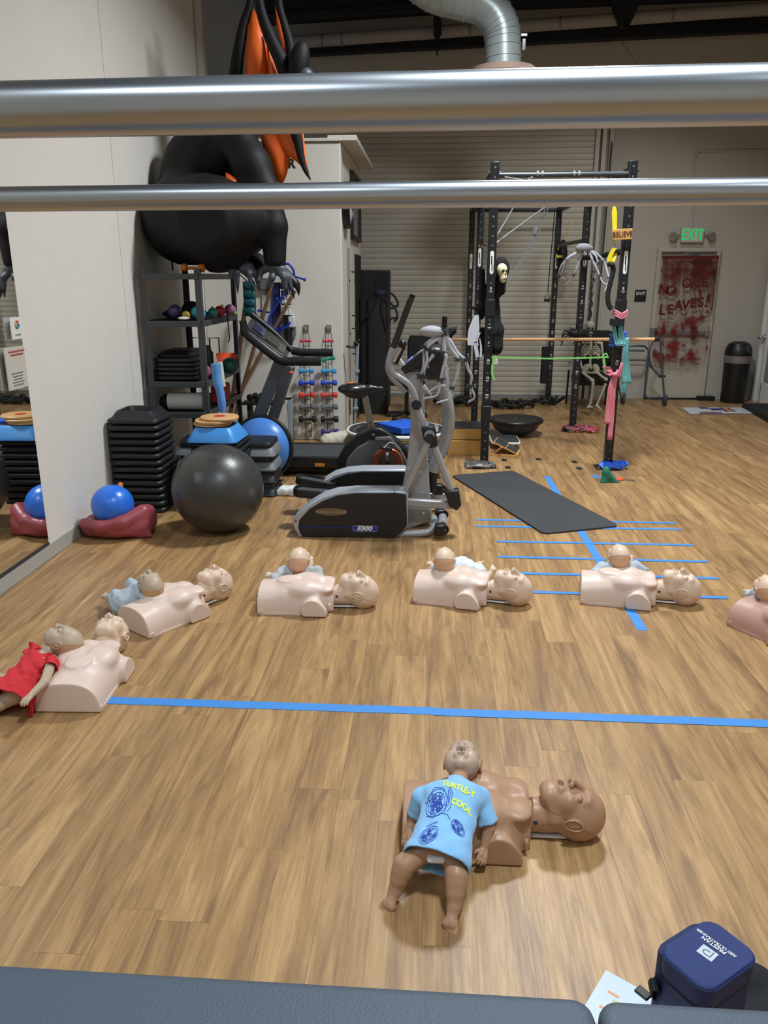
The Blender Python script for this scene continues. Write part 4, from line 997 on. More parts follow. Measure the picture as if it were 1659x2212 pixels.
M['foam_b'] = mat('blue_foam', '#5f93d6', .7); M['foam_w'] = mat('white_foam', '#b9b9b2', .8, bump=.4, bscale=150)
o = tag(obj('foam_noodle', MB().tube(spline([Vector((at(484, 905, 6.55).x+.01, 6.50, .468)), at(478, 860, 6.5), at(469, 820, 6.5), at(466, 786, 6.5)], 5), [.02]*4+[.035]*4+[.04]*5+[.042]*3, 18), M['foam_b']), 'light blue foam roll leaning on the shelf post', 'foam roll')
o = tag(obj('foam_noodle', MB().tube([at(480, 835, 6.9), at(473, 782, 6.9)], .032, 18), mat('cream_foam', '#c9cdb4', .7)), 'cream foam roll beside the light blue roll', 'foam roll')
ball('weighted_ball', onshelf(497, 795, .07, ZL[2], 7.2), .075, '#17594f', 'dark green ball on the middle shelf right end', .45)
o = tag(obj('sports_cone', MB().lathe([(.09, 0), (.085, .01), (.03, .16), (.025, .17)], (0, 0, 0), (.9, 0, .35), 28), mat('cone_orange', '#e04a20', .5)), 'orange cone lying beside the green ball on shelf', 'cone'); o.location = (-1.99, 7.34, ZL[2]+.09)
o = tag(obj('tall_bottle', MB().lathe([(.04, 0), (.042, .02), (.042, .2), (.02, .24), (.02, .27)], seg=20), M['black']), 'black bottle shape standing on the middle shelf', 'bottle'); o.location = (-2.02, 7.05, ZL[2])
o = tag(obj('foam_roller', MB().lathe([(.02, -.17), (.072, -.17), (.075, -.165), (.075, .165), (.072, .17), (.02, .17)], axis=(1, 0, 0), seg=36), M['foam_w']), 'white foam roller lying on the lower shelf', 'foam roller'); o.location = (-2.14, 6.74, ZL[3]+.075)
o = tag(obj('gear_pile', MB().sph((0, 0, .05), (.08, .08, .07), 9, 6), mat('dark_fabric2', '#17181c', .8), smooth=0), 'dark crumpled gear left of the white foam roller', 'gear pile'); o.location = (-2.36, 6.85, ZL[3])
t = thing('red_crate', 'red ribbed plastic basket on the lower shelf', 'basket', (-1.985, 7.25, ZL[3])); m = mat('crate_red', '#b8301f', .45)
obj('basket_body', MB().box((0, 0, .08), (.1, .3, .16)), m, t, bevel=.01)
for k in range(9): obj('rib', MB().box((.053, -.13+k*.032, .08), (.008, .014, .14)), m, t)
# ---- items hung on the block wall
YB = 8.70
t = thing('weighted_mat', 'dark teal quilted ankle weight mat hanging beside the shelf', 'mat', (0, 0, 0)); tl = mat('teal_vinyl', '#14545a', .45)
for k in range(4):
    c = at(538+k*.8, 618+k*18.5, 7.95); obj('quilt_panel', MB().sph(c, (.062, .02, .045), 20, 10).box(c, (.125, .012, .088)), tl, t, bevel=.004)
obj('hanging_hook', MB().tube([at(538, 612, 7.95), (-1.90, 7.93, ZL[0]-.02), (-1.935, 7.86, ZL[0]-.03)], .006, 6), M['black'], t)
def stick(a, b2, r, m, label): return tag(obj('wooden_stick', MB().cyl(a, b2, r, seg=14), m), label, 'stick')
wd = mat('dark_stick', '#6f5238', .5)
stick(at(588, 612, 8.50), at(505, 905, 8.42), .02, wd, 'long wooden stick leaning left of the other stick behind console'); stick(at(637, 628, 8.60), at(505, 872, 8.38), .02, wd, 'long wooden stick leaning at a flatter angle on the wall')
stick(at(533, 640, 8.5), at(497, 900, 8.4), .025, mat('brown_board', '#4a3626', .6), 'dark brown board standing behind the shelf')
t = thing('back_massage_hook', 'bright blue S-shaped massage hook hanging on the block wall', 'massage hook'); bl = mat('royal_blue', '#1c35b0', .35)
pts = [(604, 576), (622, 570), (634, 585), (634, 605), (625, 618), (607, 645), (590, 672), (581, 690), (584, 705), (600, 712), (617, 708), (627, 696)]
YS = 8.52
obj('hook_rod', MB().tube(spline([at(x, y, YS) for x, y in pts], 6), .0125, 12), bl, t)
for a, b2 in (((636, 597), (658, 604)), ((582, 675), (560, 671))):
    obj('side_handle', MB().cyl(at(*a, YS), at(*b2, YS), .010).sph(at(*b2, YS), .018), bl, t)
for p in ((606, 578), (624, 588), (606, 704), (612, 643), (598, 646)): obj('knob', MB().sph(at(*p, YS-.02), .017), bl, t)
tag(obj('wall_chart', MB().prism([(0, 0), (1, 0), (1, 1), (0, 1)], at(566, 695, YB-.005), at(590, 695, YB-.005)-at(566, 695, YB-.005), at(566, 628, YB-.005)-at(566, 695, YB-.005), (0, .004, 0)), mat('chart_paper', '#b5b8ba', .6)), 'pale paper chart pinned behind the leaning sticks', 'chart')
tag(obj('wall_bracket', MB().box(at(574, 613, YB-.02), (.14, .05, .12)), mat('bracket_grey', '#6b6a66', .5), bevel=.006), 'grey bracket plate above the paper chart', 'bracket')
tag(obj('hanging_band', MB().ribbon([at(597, 610, YB-.03), at(598, 640, YB-.03), at(597, 690, YB-.03), at(600, 760, YB-.03)], (.09, 0, 0), .012), mat('navy_band', '#15205e', .7)), 'wide dark blue band hanging behind the massage hook', 'band')
tag(obj('foam_tube', MB().cyl(at(616, 600, YB-.05), at(624, 745, YB-.05), .045), M['black']), 'black tube hanging on the block wall beside the hook', 'tube')
t = thing('wire_basket', 'cream wire basket with white boxes on the block wall', 'basket')
b0 = at(621, 679, YB-.06)
for k in range(4): obj('basket_wire', MB().tube([b0+Vector((-.06, -.04, k*.085)), b0+Vector((.07, -.04, k*.085)), b0+Vector((.07, .05, k*.085)), b0+Vector((-.06, .05, k*.085))], .004, 6, closed=True), M['white'], t)
for k in range(4): obj('basket_upright', MB().cyl(b0+Vector((-.06+k*.043, -.04, 0)), b0+Vector((-.06+k*.043, -.04, .27)), .003), M['white'], t)
for k in range(2):
    o = tag(obj('supply_box', MB().box(b0+Vector((0, 0, .05+.11*k)), (.10, .07, .09)), M['white'], bevel=.004), 'white box in the wire basket, %s' % ('lower one' if k == 0 else 'upper one'), 'box', 'white boxes in the wire basket')
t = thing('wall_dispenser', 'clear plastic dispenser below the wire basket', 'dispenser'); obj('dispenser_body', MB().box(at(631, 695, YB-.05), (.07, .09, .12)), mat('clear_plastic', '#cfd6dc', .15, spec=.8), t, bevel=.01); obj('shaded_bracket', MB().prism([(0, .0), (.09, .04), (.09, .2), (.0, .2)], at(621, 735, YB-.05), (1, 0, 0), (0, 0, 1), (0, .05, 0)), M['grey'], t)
# dumbbell ladders
for q, (xa, xb, l) in enumerate(((655, 667.5, 'wire dumbbell ladder on the block wall, left one'), (703.5, 716.5, 'wire dumbbell ladder on the block wall, right one'))):
    X0, X1 = at(xa, 735, YB-.03).x, at(xb, 735, YB-.03).x; Y_ = YB-.035
    t = thing('dumbbell_ladder', l, 'dumbbell rack', (0, 0, 0), 0, 'wire ladders for dumbbells')
    zt = at(xa, 728, Y_).z; mw = mat('wire_%d' % q, '#4b4744', .4, metal=.6)
    for x in (X0, X1): obj('side_wire', MB().cyl((x, Y_, .03), (x, Y_, zt), .0035, seg=8).cyl((x, Y_, zt), ((X0+X1)/2+(.02 if x == X1 else -.02), Y_+.02, zt+.09), .0035, seg=8), mw, t)
    obj('wall_plate', MB().box(((X0+X1)/2, YB+.004, zt+.1), (.06, .02, .06)), M['chrome'], t, bevel=.004)
    cols = ['#cf3f52', None, '#3b9bcf', '#2348bf', '#d8453a', '#6b7175', '#16171a', None] if q == 0 else ['#cf3f52', '#1f9075', '#3b9bcf', '#2348bf', '#d8453a', '#6b7175', '#16171a', '#472a86']
    names = ['small pink', 'teal', 'light blue', 'dark blue', 'red', 'grey', 'black', 'purple']
    for k, c in enumerate(cols):
        py = [736.5, 775.5, 801.5, 827, 853, 878.5, 905.5, 933][k]
        xc = (xa+xb)/2+(py-736)*.013; z = at(xc, py, Y_-.05).z
        for x in (X0, X1): obj('hook_wire', MB().tube([(x, Y_, z-.06), (x, Y_-.05, z-.055), (x, Y_-.07, z-.02)], .003, 6), mw, t)
        obj('rung_wire', MB().cyl((X0, Y_, z-.06), (X1, Y_, z-.06), .003, seg=6), mw, t); obj('rung_wire', MB().cyl((X0, Y_, z+.0), (X1, Y_, z+.0), .003, seg=6), mw, t)
        if not c: continue
        L_ = [.125, .15, .170, .182, .190, .195, .20, .205][k]; rb = [.016, .024, .028, .031, .033, .035, .036, .038][k]
        d = hexbell('d', c, L_, rb, '%s dumbbell on the %s wire ladder' % (names[k], 'left' if q == 0 else 'right'), k not in (0, 3, 6))
        d['group'] = 'dumbbells on the wall ladders'; d.location = ((X0+X1)/2, Y_-.05, z); d.rotation_euler = (0, R(-12) if k == 1 else 0, R(4))
# dark hex dumbbells and pale post behind the treadmill
for k, (px, l) in enumerate(((546, 'black hex dumbbell behind the uprights, left one'), (560, 'black hex dumbbell behind the uprights, right one'))):
    d = hexbell('d', '#111214', .16, .04, l); p = at(px, 857, 8.5); d.location = p; d.rotation_euler = (0, 0, R(70))
t = thing('weight_stand', 'low black stand holding two hex dumbbells behind the treadmill', 'stand'); a = at(525, 868, 8.5); b2 = at(612, 868, 8.5)
obj('stand_tray', MB().box((a+b2)/2-Vector((0, 0, .01)), ((b2-a).x, .18, .03)), M['blackm'], t, bevel=.005); obj('stand_leg', MB().box(((a+b2)/2).to_2d().to_3d()+Vector((.3, 0, a.z/2)), (.04, .12, a.z-.02)), M['blackm'], t); obj('stand_leg', MB().box(((a+b2)/2).to_2d().to_3d()+Vector((-.15, 0, a.z/2)), (.04, .12, a.z-.02)), M['blackm'], t)
t = thing('folding_rail', 'pale grey upright metal rail left of the dumbbell ladders', 'rail')
obj('rail_tube', MB().bar(at(627, 862, 8.3), Vector((at(628, 955, 8.3).x, 8.3, .0)), .05, .04, up=(0, 1, 0)), mat('pale_metal', '#a9b4bd', .4, metal=.3), t, bevel=.005); obj('rail_cap', MB().box(at(619, 861, 8.3), (.11, .04, .02)), M['blackm'], t)
d = hexbell('d', '#0e0f10', .2, .055, 'big black dumbbell on the floor behind the treadmill'); d.location = (gd(611, 930, .06)); d.rotation_euler = (0, 0, R(35))

# ------------------------------------------------------------------ treadmill
def Z5(x, y, Y): return at(500+x/4.608, 540+y/4.608, Y)
def Zc(x, y, Y): return at(580+x/3.77, 620+y/3.77, Y)
M['belt'] = mat('belt', '#3a3d42', .6, bump=.3, bscale=400); M['tframe'] = mat('tread_frame', '#4b4f54', .45, metal=.2)
t = thing('treadmill', 'black treadmill with grey uprights standing by the dumbbell ladders', 'treadmill')
x0, x1 = -1.89, .12; y0, y1 = 6.98, 7.66; zt = .185
obj('running_belt', MB().box(((x0+x1)/2+.25, (y0+y1)/2, zt-.01), (x1-x0-.5, y1-y0-.14, .02)), M['belt'], t)
for y in (y0+.035, y1-.035): obj('side_rail', MB().box(((x0+x1)/2+.15, y, zt-.045), (x1-x0-.3, .07, .10)), M['black'], t, bevel=.01)
obj('deck_frame', MB().box(((x0+x1)/2+.2, (y0+y1)/2, .08), (x1-x0-.5, y1-y0-.10, .07)), M['blackm'], t)
obj('motor_cover', MB().loft([[Vector((x0+.25+dx, (y0+y1)/2+dy, z)) for dx, dy in rrect(.5*k, .72*k, .08)] for k, z in ((1, .03), (1, .16), (.95, .22), (.75, .255))]), M['black'], t)
for x in (-.02, -1.7): obj('floor_foot', MB().cyl((x, y0+.06, 0), (x, y0+.06, .05), .03), M['blackm'], t)
obj('warning_sticker', MB().box((-1.02, y0-.001, .12), (.09, .004, .03)), mat('orange_sticker', '#c8802a', .5), t)
Yn, Yf = 6.95, 7.60
obj('upright', MB().bar(Z5(490, 1110, Yn), Z5(205, 1830, Yn), .11, .07, up=(0, 1, 0)), M['tframe'], t, bevel=.012)
obj('upright', MB().bar(Z5(585, 1150, Yf-.1), Z5(385, 1760, Yf-.1), .10, .07, up=(0, 1, 0)), M['tframe'], t, bevel=.012)
side = [Z5(x, y, Yn-.04) for x, y in ((110, 700), (150, 830), (300, 960), (430, 1060), (500, 1100), (560, 1110))]
zr = Z5(700, 1110, Yn-.04).z
obj('side_frame', MB().tube(spline(side, 5), [.028]*3+[.034]*23, 14, flat=(1.15, .8)), M['black'], t)
obj('hand_rail', MB().tube([Z5(540, 1110, Yn-.04), Z5(700, 1110, Yn-.04), Z5(890, 1110, Yn-.04)], .036, 16, flat=(1.05, .8)), M['black'], t, bevel=.004)
obj('hand_rail', MB().tube([Z5(600, 1000, Yf), Z5(700, 1022, Yf), Z5(1008, 1022, Yf)], .036, 16, flat=(1.05, .8)), M['black'], t, bevel=.004)
obj('side_frame', MB().tube(spline([Z5(200, 640, Yf), Z5(420, 820, Yf), Z5(600, 1000, Yf)], 5), .03, 14), M['black'], t)
A, B_, C_, D_ = Z5(125, 790, Yn), Z5(525, 1070, Yn), Z5(560, 940, Yf), Z5(215, 665, Yf)
nn = (B_-A).cross(D_-A).normalized(); nn = nn if nn.z > 0 else -nn
cs = MB().add([A, B_, C_, D_]+[p-nn*.06 for p in (A, B_, C_, D_)], [(0, 1, 2, 3), (7, 6, 5, 4), (0, 4, 5, 1), (1, 5, 6, 2), (2, 6, 7, 3), (3, 7, 4, 0)])
cn = obj('console', cs, mat('console_black', '#1b1a19', .3, spec=.7), t, bevel=.008)
def cp(u, v, o=.004): return A.lerp(B_, u).lerp(D_.lerp(C_, u), v)+nn*o
def panel(u0, u1, v0, v1, m, nm): return obj(nm, MB().add([cp(u0, v0), cp(u1, v0), cp(u1, v1), cp(u0, v1)]+[cp(u0, v0, .0), cp(u1, v0, .0), cp(u1, v1, .0), cp(u0, v1, .0)], [(0, 1, 2, 3), (7, 6, 5, 4), (0, 4, 5, 1), (1, 5, 6, 2), (2, 6, 7, 3), (3, 7, 4, 0)]), m, cn)
panel(.12, .42, .35, .85, mat('display_blue', '#1a2048', .15, spec=.8), 'display'); panel(.48, .8, .3, .9, mat('keypad_brown', '#2b2622', .4), 'keypad'); panel(.05, .95, .04, .08, M['chrome'], 'chrome_strip'); panel(.05, .9, .16, .20, M['dgrey'], 'groove_strip'); panel(.82, .97, .2, .7, mat('keypad_grey', '#4a4640', .4), 'speed_keys')
obj('safety_key', MB().cyl(Z5(592, 1160, Yn+.1), Z5(594, 1215, Yn+.1), .004).sph(Z5(594, 1222, Yn+.1), (.022, .022, .014)), mat('red_key', '#d95a50', .4), t)

# ------------------------------------------------------------------ stationary bike
YK = 6.33
t = thing('exercise_bike', 'grey and black spin bike with orange flywheel between treadmill and elliptical', 'exercise bike')
def poly(pts, Y, th, f=Zc): 
    o = f(*pts[0], Y); return MB().add([f(x, y, Y) for x, y in pts]+[f(x, y, Y)+Vector((0, th, 0)) for x, y in pts], [tuple(range(len(pts)))[::-1], tuple(range(len(pts), 2*len(pts)))]+[(i, (i+1) % len(pts), len(pts)+(i+1) % len(pts), len(pts)+i) for i in range(len(pts))])
obj('wheel_cover', poly([(545, 1560), (560, 1400), (620, 1290), (720, 1205), (840, 1155), (905, 1150), (960, 1180), (1060, 1260), (1140, 1340), (1180, 1560)], YK+.03, .12), M['black'], t, bevel=.012)
obj('side_shell', poly([(600, 1570), (640, 1400), (720, 1310), (840, 1245), (870, 1225), (990, 1225), (1010, 1245), (1070, 1310), (1130, 1420), (1160, 1570)], YK, .05), mat('bike_grey', '#5c5f63', .4), t, bevel=.01)
obj('shell_highlight', poly([(860, 1250), (880, 1222), (990, 1220), (1010, 1240), (1080, 1330), (1060, 1330), (985, 1250)], YK-.008, .02), M['silver'], t, bevel=.004)
fc = Zc(972, 1430, YK-.02); r_ = (Zc(1095, 1430, YK-.02)-fc).length
obj('flywheel_ring', MB().lathe([(r_*.62, 0), (r_*.62, .012), (r_*.95, .016), (r_, .008), (r_, -.03), (r_*.62, -.03)], fc, (0, -1, 0), 40), mat('copper_orange', '#a8583a', .35, metal=.5), t)
obj('flywheel_hub', MB().lathe([(0, -.02), (r_*.6, -.02), (r_*.6, .004), (.03, .01), (0, .012)], fc, (0, -1, 0), 40), mat('hub_brown', '#5a4a42', .4, metal=.4), t)
obj('crank_arm', MB().bar(fc+Vector((0, -.05, 0)), Zc(968, 1345, YK-.07), .022, .015), M['chrome'], t)
p = Zc(960, 1310, YK-.12); pd = obj('pedal', MB().box(p, (.10, .08, .028), rotm('Y', R(12)).to_3x3()), M['black'], t, bevel=.006); obj('pedal_clip', MB().tube([p+Vector((-.02, -.04, .01)), p+Vector((.03, -.045, .06)), p+Vector((.06, -.04, .05))], .006, 8), M['chrome'], pd)
sp = Zc(745, 830, YK+.09)
s = SDF((-.20, -.13, -.10), (.22, .13, .09), .005)
s.ell((-.07, 0, 0), (.115, .095, .048), .02).chain([(-.05, 0, .0), (.08, 0, .004), (.18, 0, .006)], [.045, .030, .016], k=.03).ell((-.03, 0, -.05), (.09, .05, .03), .03).ell((.02, 0, .055), (.12, .012, .02), .02, 's')
sd = sobj('saddle', s.mesh(), mat('saddle_vinyl', '#17181b', .3, spec=.6), t); sd.location = sp
obj('saddle_patch', MB().add([(-.10, -.05, .049), (-.02, 0, .052), (-.10, .05, .049), (-.11, 0, .052)], [(0, 1, 2, 3)]), mat('orange_patch', '#c86a2a', .5), sd, solid=.003)
obj('seat_post', MB().bar(Zc(785, 885, YK+.09), Zc(845, 1180, YK+.09), .055, .032, up=(0, 1, 0)), mat('post_metal', '#8b867d', .35, metal=.8), t, bevel=.005)
for k in range(3): obj('post_hole', MB().cyl(Zc(825+k*7, 1110+k*32, YK+.06), Zc(825+k*7, 1110+k*32, YK+.05), .007), M['blackm'], t)
obj('tension_knob', MB().sph(Zc(850, 1215, YK-.01), .026).cyl(Zc(850, 1215, YK), Zc(852, 1245, YK), .014), M['black'], t)
obj('base_foot', MB().box((-.62, YK+.08, .03), (.07, .5, .06)), M['blackm'], t, bevel=.01); obj('base_foot', MB().box((-.05, YK+.08, .03), (.07, .5, .06)), M['blackm'], t, bevel=.01); obj('base_beam', MB().bar((-.64, YK+.08, .07), (-.03, YK+.08, .07), .07, .06), M['blackm'], t)

# ------------------------------------------------------------------ elliptical trainer
M['egrey'] = mat('elliptical_grey', '#a3a4a6', .36, metal=.3); M['ecov'] = mat('cover_black', '#191a1c', .42); M['esil'] = mat('cover_silver', '#b4bac2', .32, metal=.35)
t = thing('elliptical_trainer', 'black and silver elliptical trainer standing on the wooden floor', 'elliptical trainer')
OUT = [(262, 2042), (240, 2035), (205, 1960), (190, 1900), (235, 1850), (330, 1770), (440, 1705), (560, 1672), (700, 1660), (1060, 1660), (1110, 1668), (1135, 1690), (1135, 1940), (1100, 2000), (1035, 2042)]
INN = [(275, 2036), (240, 1960), (250, 1900), (330, 1812), (440, 1745), (560, 1700), (700, 1682), (1050, 1680), (1122, 1690), (1128, 1940), (1095, 1990), (1035, 2036)]
YE = 5.24; TX = Zc(0, 0, YE)
def cover(dy, face):
    sh_ = obj('side_cover', poly(OUT, YE+.012, .16), M['esil'], t, bevel=.012)
    bk = obj('cover_panel', poly(INN, YE, .03), M['ecov'], sh_, bevel=.004); bk2 = obj('cover_panel', poly(INN, YE+.155, .03), M['ecov'], sh_, bevel=.004)
    sh_.location = (0, dy, 0); return sh_
c1 = cover(0, 1); c2 = cover(.64, 0)
def on(x, y, d=.004): return Zc(x, y, YE-d)
FM = lambda x, y, d=.004: frame(on(x, y, d), (1, 0, 0), (0, 0, 1))
bc = on(510, 1830); rx = (on(640, 1830)-bc).x; rz_ = abs((on(510, 1800)-bc).z)
obj('oval_badge', MB(Matrix.Translation(bc)).tube([(rx*math.cos(a), 0, rz_*math.sin(a)) for a in [2*PI*k/40 for k in range(40)]], .003, 6, closed=True).prism([(rx*math.cos(a), rz_*math.sin(a)) for a in [2*PI*k/40 for k in range(40)]], (0, 0, 0), (1, 0, 0), (0, 0, 1), (0, .004, 0)), mat('badge_bronze', '#7d746a', .3, metal=.8), c1)
obj('badge_lettering', text_mb('ENDURANCE', .030, FM(510, 1832, .006), .001, sx=1.18), M['chrome'], c1)
blue = mat('decal_blue', '#24379c', .4); a = on(245, 1955); b2 = on(690, 1958)
obj('decal_line', MB().box((a+b2)/2, ((b2-a).x, .002, .004)), blue, c1)
p = on(785, 1967); wv_ = (on(885, 1967)-on(685, 1967)).x
obj('decal_plate', MB().prism([(x, y) for x, y in rrect(wv_, .042, .014)], p+Vector((0, .003, 0)), (1, 0, 0), (0, 0, 1), (0, .003, 0)), blue, c1)
obj('decal_rim', MB().tube([p+Vector((x, 0, y)) for x, y in rrect(wv_, .042, .014)], .0015, 5, closed=True), M['esil'], c1)
mt = FM(785, 1967, .006) @ Matrix(((1, .22, 0, 0), (0, 1, 0, 0), (0, 0, 1, 0), (0, 0, 0, 1)))
obj('decal_lettering', text_mb('E300', .042, mt, .001, bold=.0022, sx=1.25), M['white'], c1)
for x, y in ((258, 1995), (222, 1905), (560, 2002), (865, 2008), (1022, 1838), (1025, 1675)): obj('screw', MB().cyl(on(x, y, .003), on(x, y, -.004), .006, seg=10), M['blackm'], c1)
# frame
YM = 5.57
obj('mast', MB().loft([[Vector((xx, YM+dy, zz)) for xx, zz, dy in ((a.x, a.z, -w2), (b2.x, b2.z, -w2), (b2.x, b2.z, w2), (a.x, a.z, w2))] for a, b2, w2 in ((Zc(1115, 1960, YM), Zc(1330, 1880, YM), .07), (Zc(1090, 1620, YM), Zc(1310, 1620, YM), .07), (Zc(1130, 1420, YM), Zc(1300, 1420, YM), .06), (Zc(1160, 1100, YM), Zc(1278, 1100, YM), .05), (Zc(1150, 880, YM), Zc(1268, 880, YM), .05), (Zc(1110, 680, YM), Zc(1240, 680, YM), .05))]), M['egrey'], t, bevel=.01)
for x, y in ((1240, 1505), (1250, 1672), (1262, 1840), (1140, 1480), (1155, 890), (1175, 920)): obj('bolt', MB().cyl(Zc(x, y, YM-.075), Zc(x, y, YM-.06), .009, seg=8), M['chrome'], t)
zb = .05
obj('base_tube', MB().tube(spline([Zc(1035, 2012, YE+.06), Zc(1200, 2008, YE+.06), Zc(1310, 1990, YE+.07), Zc(1352, 1930, YE+.12), Zc(1345, 1880, YE+.25)], 6), .026, 14), M['egrey'], t)
obj('base_tube', MB().tube([Zc(1130, 1905, YM), Zc(1320, 1890, YM)], .03, 12).cyl((.10, YE+.1, .06), (.10, 5.92, .06), .032), M['egrey'], t)
obj('base_tube', MB().cyl((-.85, 5.40, .05), (-.2, 5.40, .05), .02), M['egrey'], t)
for (x, y, Y) in ((1395, 1975, YE+.02), (1395, 1852, 5.62), (1382, 1645, 5.95)):
    w0 = Zc(x, y, Y); g_ = obj('foot_block', MB().box(w0, (.075, .07, .085)), M['black'], t, bevel=.014)
    obj('wheel', MB().lathe([(0, -.015), (.034, -.015), (.036, 0), (.034, .015), (0, .015)], w0+Vector((.03, 0, .0)), (0, 1, 0), 20), M['blackm'], g_); obj('wheel_hub', MB().cyl(w0+Vector((.03, -.02, 0)), w0+Vector((.03, .02, 0)), .014), M['silver'], g_)
obj('levelling_foot', MB().cyl(Zc(1185, 2040, YE+.1), Zc(1185, 2052, YE+.1), .03).cyl(Zc(1290, 2035, YE+.1), Zc(1290, 2052, YE+.1), .03), M['blackm'], t)
# near moving arm
ya = 5.36
obj('arm_grip', MB().tube([Zc(1160, 95, ya), Zc(1095, 270, ya), Zc(1018, 490, ya)], [.021, .021, .022], 16), mat('grip_foam', '#2c2a27', .8), t)
obj('moving_arm', MB().tube(spline([Zc(1015, 495, ya), Zc(990, 560, ya), Zc(985, 640, ya), Zc(1020, 705, ya), Zc(1080, 745, ya), Zc(1145, 795, ya), Zc(1190, 880, ya), Zc(1205, 960, ya)], 6), .021, 16), M['egrey'], t)
obj('arm_grip', MB().tube([Zc(1175, 62, ya+.11), Zc(1110, 240, ya+.11)], .019, 16), M['blackm'], t); obj('moving_arm', MB().tube(spline([Zc(1110, 240, ya+.11), Zc(1030, 480, ya+.11), Zc(975, 600, ya+.11), Zc(990, 720, ya+.11), Zc(1120, 860, ya+.1)], 6), .017, 16), M['egrey'], t)
obj('pivot_cap', MB().cyl(Zc(1203, 962, ya-.04), Zc(1203, 962, YM), .034, seg=24), M['black'], t)
obj('arm_link', MB().tube([Zc(1205, 970, ya), Zc(1250, 1075, ya), Zc(1300, 1185, ya)], [.026, .024, .024], 16), M['egrey'], t)
obj('joint_bracket', poly([(1240, 1145), (1345, 1130), (1362, 1180), (1382, 1300), (1300, 1320), (1262, 1240)], ya-.04, .09), M['ecov'], t, bevel=.015)
obj('joint_cap', MB().cyl(Zc(1312, 1235, ya-.08), Zc(1312, 1235, ya), .034, seg=24), M['black'], t); obj('joint_cap', MB().cyl(Zc(1312, 1208, ya-.055), Zc(1312, 1208, ya), .036, seg=24), M['silver'], t)
obj('arm_link', MB().tube([Zc(1350, 1300, ya), Zc(1500, 1690, ya)], .025, 16), M['egrey'], t)
obj('arm_link', MB().tube([Zc(1300, 1265, ya-.05), Zc(1125, 1630, ya-.03)], .022, 16), M['egrey'], t)
obj('pedal_bracket', poly([(1425, 1665), (1550, 1655), (1572, 1780), (1535, 1828), (1470, 1790), (1450, 1720)], ya-.05, .09), M['ecov'], t, bevel=.012)
obj('pedal_rail', MB().bar(Zc(1000, 1745, ya+.02), Zc(1500, 1775, ya+.02), .05, .055), M['egrey'], t, bevel=.008)
obj('pedal_rail', MB().bar(Zc(1000, 1690, 5.95), Zc(1450, 1700, 5.95), .05, .05), M['egrey'], t, bevel=.008)
# far arm
yf = 5.86
obj('arm_grip', MB().tube([Zc(1437, 240, yf), Zc(1425, 400, yf)], .019, 16), M['blackm'], t)
obj('moving_arm', MB().tube(spline([Zc(1425, 400, yf), Zc(1432, 600, yf), Zc(1425, 780, yf), Zc(1455, 950, yf), Zc(1465, 1120, yf), Zc(1430, 1280, yf), Zc(1370, 1400, yf), Zc(1335, 1500, yf)], 6), [.019]*8+[.036+.012*min(1, k/8) for k in range(35)], 18), M['egrey'], t)
obj('arm_boot', MB().tube([Zc(1342, 1490, yf), Zc(1335, 1670, yf)], [.034, .030], 14), M['ecov'], t)
# pedals
for (x, y, Y, an) in ((385, 1590, 5.86, 10), (375, 1672, 5.52, 4)):
    c0 = Zc(x, y, Y); Q = Matrix.Translation(c0) @ rotm('Y', R(an))
    pd = obj('foot_pedal', MB(Q).loft([[Vector((a, b2, z)) for a, b2 in rrect(.315*k, .15*k, .06)] for k, z in ((.96, -.03), (1, -.02), (1, .022), (.97, .03), (.92, .03), (.9, .012))]), M['ecov'], t)
    obj('pedal_tread', MB(Q).loft([[Vector((a, b2, z)) for a, b2 in rrect(.26, .11, .045)] for z in (.012, .017)]), mat('tread_rubber', '#3a3c3e', .7, bump=.9, bscale=90, var=.5, vscale=60), pd)
    obj('pedal_arm', MB(Q).bar((.1, 0, -.03), (.55, 0, -.05), .04, .05), M['dgrey'], t)
# console and fixed handlebars
A, B_ = Zc(1075, 665, 5.45), Zc(1255, 520, 5.45); dv = Vector((0, .26, 0)); up_ = (B_-A).cross(dv).normalized(); up_ = up_ if up_.z > 0 else -up_
cs = obj('console', MB().add([A, B_, B_+dv, A+dv]+[p-up_*.055 for p in (A, B_, B_+dv, A+dv)], [(0, 1, 2, 3), (7, 6, 5, 4), (0, 4, 5, 1), (1, 5, 6, 2), (2, 6, 7, 3), (3, 7, 4, 0)]), M['ecov'], t, bevel=.008)
obj('screen', MB().add([A.lerp(B_, .15)+dv*.15+up_*.003, A.lerp(B_, .55)+dv*.15+up_*.003, A.lerp(B_, .55)+dv*.85+up_*.003, A.lerp(B_, .15)+dv*.85+up_*.003], [(0, 1, 2, 3)]), mat('screen_violet', '#6f7fc8', .3), cs, solid=.002)
obj('trim_strip', MB().add([A.lerp(B_, .6)+dv*.15+up_*.003, A.lerp(B_, .98)+dv*.15+up_*.003, A.lerp(B_, .98)+dv*.4+up_*.003, A.lerp(B_, .6)+dv*.4+up_*.003], [(0, 1, 2, 3)]), mat('teal_strip', '#8fc8c8', .3), cs, solid=.002)
s = SDF((-.14, -.15, -.17), (.14, .15, .17), .006); s.box((0, 0, 0), (.06, .10, .11), .03, .01).ell((.0, 0, .04), (.085, .11, .09), .04)
o = sobj('console_back', s.mesh(), M['ecov'], t); o.location = Zc(1345, 620, 5.60)
obj('fixed_bar', MB().tube(spline([Zc(1010, 610, 5.43), Zc(1045, 580, 5.45), Zc(1095, 640, 5.5), Zc(1130, 690, 5.55)], 5), .018, 14), M['white'], t)
